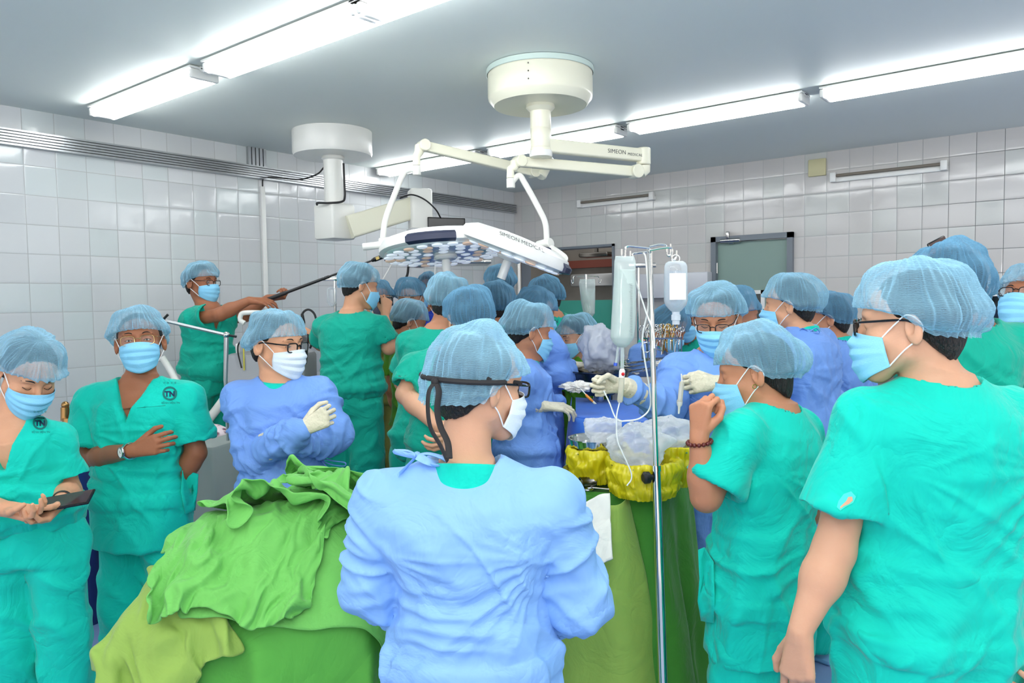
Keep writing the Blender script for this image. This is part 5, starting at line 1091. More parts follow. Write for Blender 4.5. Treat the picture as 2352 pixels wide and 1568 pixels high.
0,0,0,-1,0,0,0,2,1,1,-1,-1,-1,1,1,-2,0,-1,1,0,0,0,-1,0,0,0,2,-2,0,0,0,0,-1,0,-1,1,7,1,0,-2,-1,-2,0,1,-1,0,1,1,-1,1,-1,1,0,0,-2,1,1,1,1,-1,2,1,1,-2,-1,0,-2,1,-2,-1,0,-1,0,0,2,-1,1,1,0,-1,1,-1,0,-1,-1,0,10,-3,0,-1,0,0,-2,-1,3,-1,0,-1,1,0,1,-1,0,0,0,0,0,1,1,0,0,-2,1,0,0,0,1,-2,-1,2,-1,-1,-2,0,0,2,1,0,0,0,-1,2,-2,0,-1,-2,9,-1,0,-2,-2,0,1,0,-2,1,1,0,0,0,0,1,-1,2,-1,-2,2,1,0,1,-3,1,-2,1,-1,0,1,-1,1,-1,2,0,0,-1,-1,0,0,0,0,0,0,0,0,-1,2,-3,8,0,-2,-1,1,-2,1,-1,1,1,0,-1,-1,2,0,0,0,-2,3,-1,-1,2,-1,-2,1,-3,2,0,1,-1,0,2,0,1,0,1,0,-1,-1,-2,0,-1,1,2,-1,-1,2,-2,0,3,6,0,1,-1,-1,0,-1,1,0,1,-1,0,1,0,-1,0,1,-2,-1,3,-1,0,1,-1,0,2,-2,-1,0,1,1,1,0,0,1,0,1,0,-2,0,-1,-1,-1,-2,2,0,0,0,-1,1,6,-3,1,1,1,-1,-1,1,0,-1,1,0,-1,-1,0,1,1,1,-1,-1,2,-1,1,2,-1,0,0,-2,-1,0,-2,2,2,-2,1,0,-1,2,0,0,0,0,0,-1,-1,-1,-1,2,0,-1,6,-2,-2,3,-3,1,1,1,0,-1,-2,2,-1,-2,2,1,1,2,-1,1,0,0,0,2,-1,0,0,1,-1,-1,-2,-2,1,1,-1,0,2,-1,2,-1,-1,1,-1,1,-3,3,-2,1,0,-4,5,0,-5,2,1,1,2,0,-2,1,1,-2,1,0,0,-1,-2,2,2,1,2,2,0,-1,0,-2,1,0,0,-1,1,-3,-1,0,-1,1,0,-2,1,1,-2,2,-2,0,3,-1,0,-1,1,5,4,-3,3,-4,4,3,0,0,1,-2,-1,0,0,0,-2,1,-1,0,4,2,-1,0,2,0,-1,0,-1,-1,1,1,0,-1,-1,-1,-2,0,0,1,0,0,1,-2,4,-2,-2,1,0,1,0,1,4,6,1,0,-1,-1,-1,-3,2,-1,-1,0,0,1,0,-3,2,-1,-1,1,1,-2,-1,-2,3,3,-1,0,0,-1,0,2,-3,1,1,-2,2,0,-1,1,2,-2,0,1,-1,-2,3,-3,1,0,11,1,2,-1,-4,1,-2,0,-2,0,-2,1,-2,1,2,-1,0,1,-2,-2,0,1,-2,2,-3,1,3,-1,-2,-2,1,1,4,-1,2,0,-3,3,-2,-1,1,2,-3,0,3,-3,1,3,-5,1,5,-1,2,3,-1,0,0,-1,-1,1,-1,-2,2,-2,0,2,-2,-1,2,-3,-1,-1,0,0,1,-2,-1,0,1,5,1,0,0,1,-2,2,-1,-2,2,-2,0,2,-2,-1,0,5,-3,0,2,-6,9,0,-5,0,3,-2,0,2,0,-2,3,-4,1,0,-2,1,0,-1,-2,2,0,1,-1,0,1,-2,2,1,-2,0,1,-1,2,2,0,-4,2,-4,3,1,-2,-2,4,0,-1,0,0,0,0,-1,0,-3,-1,-3,3,5,5,-2,1,3,-3,4,1,-2,-1,2,-4,-3,3,3,-3,3,0,1,-3,-3,-1,-1,-4,-7,1,2,-1,-3,-2,-2,4,-2,2,-1,-1,-1,5,4,1,1,-4,-1,2,1,9,0,-3,0,-5,-2,1,4,-2,1,4,-5,2,5,-1,-4,1,-1,-3,2,3,-3,0,-4,5,1,-2,1,0,0,-1,-1,1,2,-1,0,-1,3,-4,3,-1,0,-3,3,1,-1,2,-2,-5,0,5,3,0,-1,0,-5,-2,2,2,-1,2,1,-4,0,6,0,-1,1,-2,-3,1,-1,0,0,-3,5,-1,-4,1,2,1,0,-1,0,1,1,-1,1,-2,0,3,0,-3,-2,4,0,-1,0,0,-6,1,2,1,-1,2,-2,-2,0,2,0,0,2,1,-3,0,1,3,1,-1,-3,1,-2,1,1,-3,-1,3,-1,0,3,-1,-2,2,0,1,0,0,-2,1,-3,2,0,1,-3,0,2,0,-3,-1,4,5,-5,1,3,-3,1,3,-2,0,0,-3,-1,5,0,-2,1,-3,2,4,-3,-5,1,1,3,2,-5,3,1,-1,2,0,1,-1,1,-1,0,1,-2,1,-1,-2,5,-1,-2,-2,1,-2,3,-2,-3,1,1,-1,0,2,1,2,0,-5,1,4,-2,-4,2,-5,1,7,-3,1,5,-2,-2,-6,1,5,0,-5,6,1,-3,0,2,0,0,0,0,-4,4,0,1,-1,-2,4,-1,-3,-6,-1,2,6,1,1,1,0,0,1,3,-1,1,-1,-3,-3,3,-1,-3,4,-1,0,5,-5,2,4,-3,0,-4,1,0,3,-3,3,2,0,-2,-2,2,-1,1,-3,1,2,0,2,-4,1,2,-6,-2,3,-3,2,7,-1,3,1,0,0,1,-1,2,1,-3,2,-4,2,3,-1,1,0,-3,2,-4,2,1,-1,1,-2,2,-3,3,0,-1,-1,2,-1,-3,5,-4,4,-6,5,1,-4,4,-2,-3,0,1,0,2,-1,1,4,-3,4,-2,-2,4,-2,0,2,1,-1,3,-2,-1,2,0,-2,-2,-1,2,0,1,-1,-1,1,2,-1,-3,1,0,-3,1,3,-2,0,1,0,3,-5,2,-2,2,-3,1,1,0,3,1,-2,-2,2,3,-4,4,1,-4,0,0,4,1,0,2,0,-1,-5,-2,0,3,1,-5,0,5,3,-2,-4,2,3,-1,0,0,0,-6,3,1,-1,3,-4,3,-1,-3,2,-1,1,-2,6,0,-1,2,-2,-4,1,0,4,-3,4,-3,0,-1,0,5,1,-6,-4,-1,3,-1,3,1,-2,3,-4,0,6,1,-2,-3,4,0,0,0,2,-1,-6,1,-1,3,1,-4,3,-2,1,-1,3,1,-3,5,-4,0,3,-2,7,-5,-1,5,-1,1,-3,0,0,0,-3,-2,3,3,3,0,-7,0,2,-2,
4,-4,-3,6,3,0,-2,1,0,2,0,2,-1,-3,-3,0,3,-2,1,1,-1,-1,0,3,-1,0,2,-4,2,1,0,5,-3,1,-2,1,3,-4,1,1,-1,1,-1,0,1,1,0,-4,2,0,-1,2,1,1,0,1,0,-1,-2,3,2,-2,0,1,-1,-6,4,1,-2,2,0,-1,1,2,1,-3,2,-1,-5,5,0,1,4,-4,3,-3,0,2,-3,0,0,6,-1,-2,-2,2,0,-1,-2,1,2,3,1,-2,0,-3,0,4,-1,-3,4,3,-1,0,0,-2,-4,4,-2,2,-1,-2,-5,0,6,1,-2,3,0,-4,3,-5,2,2,1,0,-5,4,0,-3,4,-3,7,-3,-2,0,0,2,1,3,-1,1,-1,-3,-1,1,-1,-1,4,-3,-2,4,1,-1,2,1,-3,0,2,-3,1,2,-3,-5,-2,6,3,2,1,-2,0,2,-3,2,1,3,-2,-5,4,-1,0,1,-1,4,-4,2,1,3,2,2,1,-4,-5,-1,0,3,1,-3,-2,3,-4,1,5,-1,-1,3,0,-4,2,0,0,2,1,-2,-5,-2,4,2,2,1,-5,4,6,-4,0,2,2,-3,-3,3,-1,2,-4,2,2,-3,5,-4,3,-2,0,4,2,-2,-1,0,1,1,-1,-2,0,-3,2,3,-3,-1,4,0,-2,2,0,-1,4,-1,-1,-5,-3,0,4,3,-1,2,1,1,-3,1,1,-2,1,-1,2,0,0,-1,3,-2,-1,3,-7,-1,1,3,5,1,-1,0,-1,-3,2,2,0,0,-5,3,2,-2,-1,4,-2,0,1,-2,3,4,-2,0,-4,-1,-1,1,-1,0,1,2,-4,1,2,0,-2,1,0,0,0,2,-2,1,0,1,2,-4,0,1,2,4,0,-1,-2,-2,-4,2,3,0,-1,-2,3,4,-3,-4,2,1,3,-2,-5,4,6,-2,1,-5,-2,1,0,1,-3,3,1,-6,2,5,-2,1,-2,2,0,-4,3,-2,0,0,1,0,1,-1,1,2,2,-1,-4,2,-3,-2,0,1,6,-2,-2,0,5,2,-5,-2,2,3,-2,-5,3,7,-1,1,-4,-3,7,-5,0,-4,5,-1,-5,3,2,-1,1,-3,3,-2,-2,5,-5,0,-1,4,-1,0,-5,0,0,-3,1,1,7,2,-1,2,-5,1,0,0,0,-1,5,-2,-2,0,5,-1,-4,-1,4,2,0,-3,6,-4,-3,0,-3,6,2,-6,3,-1,2,-3,-2,5,-3,0,5,-3,2,0,-2,-4,0,-6,2,2,2,7,1,-2,3,-4,-3,0,6,-2,0,-1,-2,4,-2,-1,-1,5,-3,1,-1,2,-2,1,-1,3,-5,1,1,-2,2,2,-2,-2,0,4,-1,-4,5,-4,1,2,-3,4,-3,-3,1,4,-2,3,6,-1,-4,-1,-2,0,2,1,-2,2,2,1,-1,-4,0,3,-3,3,0,-6,5,0,0,-1,-6,3,3,-4,2,-1,1,2,-4,1,1,1,1,0,-2,2,-3,3,-3,-3,6,1,-4,3,3,-3,-3,0,0,-1,1,0,4,3,-1,-2,-4,5,1,1,-2,0,-1,-1,2,0,0,-4,3,2,-2,-1,2,-1,-1,2,-2,1,4,-2,-2,-4,0,4,-1,2,-1,-2,5,-4,-2,3,0,-3,1,-1,0,0,3,5,-4,-1,1,-4,-1,3,0,-3,2,-1,6,-3,4,-2,-1,1,-1,-2,3,-1,-1,1,-2,0,1,3,-2,-4,1,4,-6,1,-1,0,4,-1,3,-5,1,4,-2,0,1,-4,-1,3,-1,0,2,0,3,-2,-5,5,3,0,1,-2,-5,4,-3,-2,2,-3,4,-2,0,-1,1,4,-1,-1,1,0,1,-1,4,-2,0,-7,2,2,1,-2,-1,1,0,1,-3,2,0,-3,0,3,-3,2,1,-3,1,-1,0,4,1,-5,1,0,-2,3,2,-3,2,3,-1,-2,0,2,-4,6,-5,0,-1,2,-2,3,-1,-1,1,1,-3,0,-4,5,-2,-2,2,1,-3,2,-3,-1,1,-2,0,2,0,-3,4,2,-2,2,-4,0,3,4,-5,1,0,-1,5,-3,-1,2,-3,4,-5,4,-2,2,2,-5,1,1,4,-1,-3,-1,-2,1,-5,3,1,-2,5,-2,-4,-1,-1,2,1,-4,0,1,0,0,-1,-1,0,2,0,0,4,-3,1,-2,4,-1,3,-3,-2,7,-3,-2,-1,-2,5,-1,2,-5,4,2,5,-4,0,4,-3,1,-7,1,-1,0,3,-4,1,2,-2,-1,1,-1,5,0,-5,-1,2,2,2,-3,-4,1,2,-2,3,-1,0,3,-4,1,0,0,1,-3,0,1,4,-1,-3,2,-2,2,-5,0,3,1,-3,-3,5,-7,-1,-3,7,-1,1,-1,-4,4,-1,-2,5,-3,-4,1,3,6,0,-6,1,3,-4,-1,-1,1,-3,4,-2,1,2,-3,0,2,-2,2,1,-3,-1,2,-1,-3,2,-3,0,-1,0,-1,1,-3,-7,3,1,2,-1,3,-3,3,-3,0,4,-2,-1,5,-5,-1,2,-2,-1,1,-1,2,3,-4,-1,0,0,0,2,-1,3,0,-2,2,-1,2,0,1,-5,-1,2,-3,1,3,-3,4,-8,-3,-2,3,1,1,4,-2,0,2,1,-1,4,-5,2,3,-5,2,5,-3,-2,-2,-2,3,-2,0,0,1,0,0,2,3,1,-2,-4,3,-2,-1,1,-1,1,0,0,-2,0,5,-4,1,4,-5,-3,-3,-4,-1,4,2,2,0,0,-2,4,-4,2,4,-7,4,0,-4,6,4,-2,-2,-2,-4,2,-2,2,1,-3,1,1,3,0,1,-3,-3,4,-3,1,0,1,-1,3,-1,-1,-1,2,-3,4,1,0,0,-1,-3,-4,0,-1,1,1,0,-3,-4,1,3,0,2,2,6,3,3,4,3,4,6,8,7,5,2,-1,-1,-1,-3,0,-1,-5,5,5,-1,1,7,-7,1,-1,1,1,-2,1,0,0,1,0,1,-5,0,3,-1,2,-3,0,3,0,1,-2,-3,0,-2,0,4,3,0,-2,-1,-1,3,4,-5,0,4,-4,-3,0,-3,2,-3,1,-2,-1,1,1,-1,0,6,4,-4,-1,1,-6,-1,-3,1,-1,4,-1,0,-5,-1,-3,0,
6,1,3,3,0,1,3,-3,-1,5,0,-8,-2,1,-3,2,-3,3,2,-4,-2,-1,2,0,2,2,1,-2,-1,-4,1,-3,1,-4,7,-2,1,-1,1,0,-1,1,1,5,0,-1,2,2,-1,-8,7,4,-11,0,-1,5,4,-3,-2,2,1,-2,3,-1,-1,-2,-2,2,4,0,-1,1,0,-2,-1,3,-1,0,2,0,-2,1,1,0,-3,0,2,3,-3,5,-7,5,-9,1,2,2,1,4,-1,-6,-1,3,-1,0,-1,1,-2,1,0,5,0,-1,0,2,-2,1,-2,0,-2,0,-1,1,1,-1,5,-3,-2,2,0,-1,7,-2,-13,2,1,-1,2,-2,4,5,-3,0,0,-1,2,0,-1,-1,1,1,4,0,0,1,-2,-1,2,-3,1,-3,0,0,-1,0,1,4,-3,-2,3,-3,0,-2,-15,-2,1,-1,2,6,0,3,3,-1,-2,0,0,2,3,-4,1,0,0,1,0,-1,0,0,-1,2,-1,0,-1,-1,0,-1,0,-1,3,1,-1,1,-2,-3,-9,2,0,-1,-2,-2,1,-1,3,3,2,-1,-2,0,-1,5,-3,1,1,0,0,-1,0,-1,-1,0,2,0,-1,0,1,0,1,2,0,-1,-1,0,0,5,-5,-1,0,1,1,-1,-2,2,-2,0,1,3,-2,-2,3,0,1,-1,1,-2,0,2,0,-4,2,2,-2,-2,-1,1,1,2,3,0,-4,0,2,1,2,-2,-3,0,2,-3,0,0,1,-3,1,-2,1,-2,3,0,0,0,3,-1,-1,-2,0,0,1,2,-1,-2,-1,-3,0,0,3,3,-1,-2,2,3,1,0,-2,0,-5,0,-1,3,-1,-1,-2,2,-1,3,-5,0,1,0,-2,-1,2,1,0,1,-1,0,0,1,0,1,1,-1,-1,2,0,1,-2,0,1,0,1,-1,0,-3,-7,1,2,1,-3,1,0,1,-1,2,3,-4,-4,-1,1,2,0,2,-1,1,0,-1,1,1,-2,1,-1,3,2,0,-1,0,-4,3,-3,-1,1,1,-1,2,1,-6,1,-1,3,-2,1,-1,2,-2,3,1,0,1,-3,2,-1,-1,1,-1,-3,-2,0,0,2,-2,-1,3,2,2,-1,-4,4,-6,4,-1,0,-1,1,-1,-2,-1,-1,1,-2,4,-2,0,2,-1,0,1,2,3,0,-1,-2,-2,-2,4,-1,-4,-1,-1,-2,-1,1,1,-1,1,0,-1,-1,4,-1,3,-2,3,-4,0,-5,5,-3,0,-1,0,4,-2,0,0,-2,4,2,0,0,-2,0,1,1,-4,5,0,-8,0,-3,0,1,1,3,-3,-1,0,2,0,1,1,2,0,0,-3,-4,-1,4,-2,3,-4,-1,3,-1,0,0,0,4,-1,-2,1,1,1,-2,2,-2,6,0,-7,3,-2,1,1,0,0,1,-3,-2,2,0,-2,-2,-2,3,3,-3,1,-1,0,-1,1,3,-1,-2,1,2,-2,-1,1,1,-1,3,-2,3,-3,1,-4,4,3,-5,4,1,0,0,0,1,2,-4,-4,2,-4,-1,-2,-2,3,-7,3,0,3,3,-3,-1,3,0,-3,-1,1,-2,1,4,0,-2,-1,1,4,-5,-4,-2,3,5,0,-1,1,-1,1,0,3,5,-2,-8,1,-1,2,0,-6,1,-4,2,0,3,0,-2,0,3,0,-7,0,1,0,-3,0,1,2,0,0,9,-5,-4,-5,3,2,-1,-3,0,0,-2,0,1,2,2,-2,1,0,4,1,5,-2,-2,1,-3,2,-3,-2,-2,3,7,-3,-4,0,3,1,-3,0,-2,-2,2,12,-2,0,-3,-5,-1,0,-3,-4,-1,-4,1,4,1,1,1,1,0,5,2,2,-4,0,1,-1,-4,1,2,-1,-3,1,1,-2,1,2,3,-1,-5,1,-2,7,10,0,-1,-4,-7,0,-1,-4,0,1,-1,0,0,0,2,2,-4,1,0,10,10,-9,-9,-6,3,1,2,4,4,1,5,5,7,7,2,2,4,4,2,2,5,5,5,5,4,-4,-4,-3,-3,-2,4,4,-6,0,0,1,1,1,-7,1,3,6,-1,0,-1,5,5,2,1,0,-3,-2,-4,-2,1,-1,-3,-1,2,-4,-3,0,-1,0,4,7,4,-1,1,-2,-3,0,5,-1,1,1,-1,-1,-3,-3,-3,12,9,-2,-2,-1,0,-2,-2,2,1,1,-4,-2,2,2,0,-2,-4,5,-2,-3,1,0,-5,4,4,1,1,2,2,-2,0,3,-2,-5,4,1,7,-9,-6,-2,8,12,-1,-4,-2,-3,2,-3,-1,1,2,2,-2,0,3,2,0,-3,3,-2,-2,0,3,-2,1,2,1,4,-1,1,-1,-3,-4,1,0,1,3,4,-2,-4,-3,0,5,2,0,-1,-2,3,1,-1,1,-1,0,-1,-2,-1,4,-1,0,3,-1,-1,0,1,-2,3,2,1,-2,-2,3,-1,0,1,-4,0,3,-1,1,-1,-1,-1,-1,2,2,2,-4,2,3,-1,0,0,0,-1,2,-2,-3,6,-1,0,1,-2,-1,0,0,2,1,0,0,1,-2,4,2,0,0,-2,0,1,-2,1,0,0,0,0,-1,4,3,-4,-2,0,2,1,1,0,-1,4,3,-1,-2,-1,2,1,-1,-3,1,-2,1,0,2,0,0,-3,5,1,1,1,-3,2,1,1,-2,1,1,0,-1,-2,3,4,-1,0,0,-1,0,2,0,-1,-2,-1,3,0,-2,3,-1,0,0,0,0,0,0,-2,3,1,1,4,1,-1,2,-3,3,-1,2,-1,-3,-2,-1,2,2,3,4,2,-3,-1,0,0,-1,1,0,-3,-4,1,1,1,1,1,1,1,-1,1,0,2,1,3,-2,0,3,-1,-4,2,1,3,0,2,-1,0,0,0,1,1,1,1,1,-2,-1,0,1,-2,2,-1,0,-1,0,-1,4,1,-3,1,-1,0,4,0,-4,1,1,-2,-2,3,3,-5,-1,1,5,4,6,0,1,1,-2,-5,-3,-3,2,2,0,0,-1,0,-2,2,3,2,1,2,-4,1,1,-3,-2,-3,1,-3,4,-4,1,1,1,3,7,0,0,2,3,0,3,0,0,-2,-1,1,-2,-2,0,-2,-1,0,0,1,1,1,0,1,0,-6,1,-3,1,2,-2,-1,2,0,-4,5,0,-2,2,
-3,13,4,-1,-1,-1,1,0,0,-2,-3,-1,-3,-2,0,0,2,0,-1,1,0,0,0,-1,-2,-1,0,0,2,0,-1,-1,3,-2,4,-3,-1,-4,0,1,5,18,1,2,-4,-3,-1,-1,0,-3,-2,-1,0,0,2,0,-3,2,2,-3,-1,2,1,1,-2,-1,1,-3,-2,1,0,2,0,-5,3,4,-8,5,1,-3,-1,14,4,0,-1,-5,-3,-3,-1,2,0,-1,4,3,-2,1,3,-5,-1,-2,-2,-2,2,1,1,0,-1,1,-2,-4,0,4,1,-3,-4,4,4,-7,1,0,-1,16,0,-1,-1,-4,-5,-1,3,-2,6,-1,3,1,2,0,-5,1,-4,-3,-1,0,-2,0,2,-1,2,0,-4,4,0,-1,0,2,-7,2,-1,2,0,-1,-3,11,-3,-4,1,1,-1,3,-1,2,-5,7,-1,-2,1,-4,3,-2,-5,-1,2,1,-1,2,0,1,-1,-3,4,-2,2,-5,-1,2,5,-2,-3,2,1,1,-1,1,0,1,3,2,1,-4,0,2,1,-3,2,1,-1,0,1,-4,-4,3,3,-3,2,-2,2,0,0,3,-1,-3,-6,5,-1,1,4,-2,2,-1,-1,1,2,5,-4,2,2,2,0,-1,-2,1,3,-1,-3,-1,0,2,-1,0,1,1,-3,4,-2,1,-1,1,-2,-3,4,-3,1,0,0,-1,1,0,4,0,-2,-1,-2,0,5,4,-2,2,-1,-3,1,-1,1,1,-1,1,-4,-1,3,2,2,-1,-2,-3,3,0,-2,0,2,-2,-4,6,2,-1,0,-4,-2,1,1,2,-1,-1,2,13,-3,0,0,-3,0,2,-2,0,-6,-2,1,0,4,1,-3,1,4,1,0,-4,0,0,-1,-1,1,3,0,0,2,2,-3,2,-1,-4,-2,2,2,-3,-1,11,1,-2,-4,0,1,-1,-1,-1,3,-4,-1,3,-1,-1,-1,4,2,-2,-1,2,-6,1,1,0,-1,2,2,-2,0,-2,5,1,-2,0,-2,-5,-1,5,-2,0,6,9,6,1,8,1,4,3,3,3,-1,1,-3,0,-1,-6,-2,0,-1,-2,-3,0,1,-1,-1,-4,-6,-5,-4,-4,-3,-1,-1,-8,-2,4,-5,-3,1,1,-1,-2,3,3,-4,3,-4,-3,-4,-1,2,0,4,-2,2,5,-2,-4,-1,0,-2,-3,-1,2,3,5,2,-1,2,1,1,-3,3,3,-5,0,3,0,-2,6,-5,-1,-5,4,-3,1,2,1,-5,-7,-1,0,0,4,1,3,6,0,1,-4,3,-3,-4,2,-2,5,4,5,-2,0,-1,0,-2,5,2,-8,3,-3,2,8,-2,-6,-2,-7,5,1,3,0,-3,3,-4,-3,1,-2,1,3,5,7,0,1,-6,3,-4,-3,2,-4,6,0,-1,0,2,0,0,-1,0,2,-5,5,-4,7,1,-3,1,2,-4,-4,1,-3,0,3,0,-1,2,3,-1,-5,-2,1,-1,3,1,-1,3,-1,2,0,-3,-3,3,2,-2,0,-4,3,1,-2,4,-3,4,-2,7,5,-1,1,-4,-2,-5,-2,3,-6,4,3,1,1,-1,-2,-5,-3,0,0,8,0,4,-2,-2,2,-3,0,2,-3,2,-2,1,-3,6,-1,0,2,-5,-4,-5,5,-2,-4,6,-2,-2,3,5,0,-3,0,-3,-1,1,2,-3,-3,1,3,2,7,2,0,-6,-4,2,3,-2,2,1,4,-2,-3,-4,5,-5,0,0,-5,-2,-5,1,1,-4,4,1,1,2,5,2,-1,-4,-2,0,0,3,2,4,3,-2,-4,-4,3,4,-2,-4,0,-1,3,-1,-1,3,0,-4,-3,6,-2,-1,4,3,-5,-2,3,-2,-5,1,-2,-1,0,1,2,0,-5,0,4,1,5,-1,0,-3,-3,3,-2,1,0,0,1,0,-2,3,-1,-3,-1,-2,-3,0,4,6,2,-1,3,-1,-8,3,-1,-1,5,-4,0,-3,-2,1,2,-2,1,4,-2,4,-2,1,0,-3,3,-5,4,-1,-4,4,2,-3,3,-1,-4,2,0,-3,1,1,-4,-4,1,3,-1,1,3,-4,-2,5,-1,-3,-2,3,0,1,-2,0,1,1,-1,4,3,-1,-5,3,-5,4,1,-1,-2,-1,2,1,3,2,3,0,-3,-7,-2,-1,0,-1,5,-7,3,-2,0,-5,3,4,3,4,0,-5,-4,-4,0,-2,3,0,3,3,1,-5,-1,1,6,-1,-4,-1,3,1,-1,3,0,-2,4,-2,-8,6,-4,0,0,1,1,1,-5,2,0,5,3,-1,3,0,-2,-6,-3,-2,-2,-3,0,2,3,2,2,0,-2,-1,1,2,0,2,1,-2,1,0,0,7,-8,1,4,-5,-1,6,-3,5,-1,-2,-1,1,0,-3,0,-1,-1,4,-1,0,1,2,-2,-2,-2,5,6,-6,-1,-1,2,3,-7,6,1,-4,3,1,0,4,-5,1,1,2,-4,-2,3,0,2,-2,-6,-3,-1,-3,0,2,0,4,2,2,2,1,0,3,3,1,0,0,-6,0,3,0,-2,-7,7,0,-1,2,-1,-2,-3,1,2,1,0,-5,-5,-1,-2,3,-4,-4,-5,-1,1,3,8,2,1,-2,1,0,3,2,6,3,-5,0,2,-3,0,-2,3,-3,-3,0,-1,1,1,0,0,-3,-5,2,0,-2,-3,-2,1,-3,5,-5,-5,1,0,6,5,1,-1,0,-2,1,1,1,-1,0,-1,0,0,2,-2,0,1,2,1,1,0,1,-3,1,-5,-2,0,1,-2,-2,-2,0,3,0,-3,3,0,1,1,3,-2,-1,1,1,-1,1,1,-2,-3,-3,2,-1,0,-1,0,0,1,5,0,3,-2,1,4,-5,1,-2,-4,-4,-1,-2,-1,-1,0,4,3,1,3,0,-1,-2,-4,-1,4,3,3,1,-1,-1,-4,0,-3,2,-1,0,-2,0,1,1,3,4,-1,-4,-1,5,-6,2,0,-6,-1,-3,-1,2,0,2,2,1,4,-3,0,-3,-2,-1,3,6,1,-2,2,2,3,-3,-2,-1,2,6,-2,-3,3,-4,-4,3,2,-2,-3,0,-14,-2,2,3,-2,5,2,0,3,-4,-1,1,-2,0,0,-1,2,2,0,-1,-3,4,-3,-2,0,
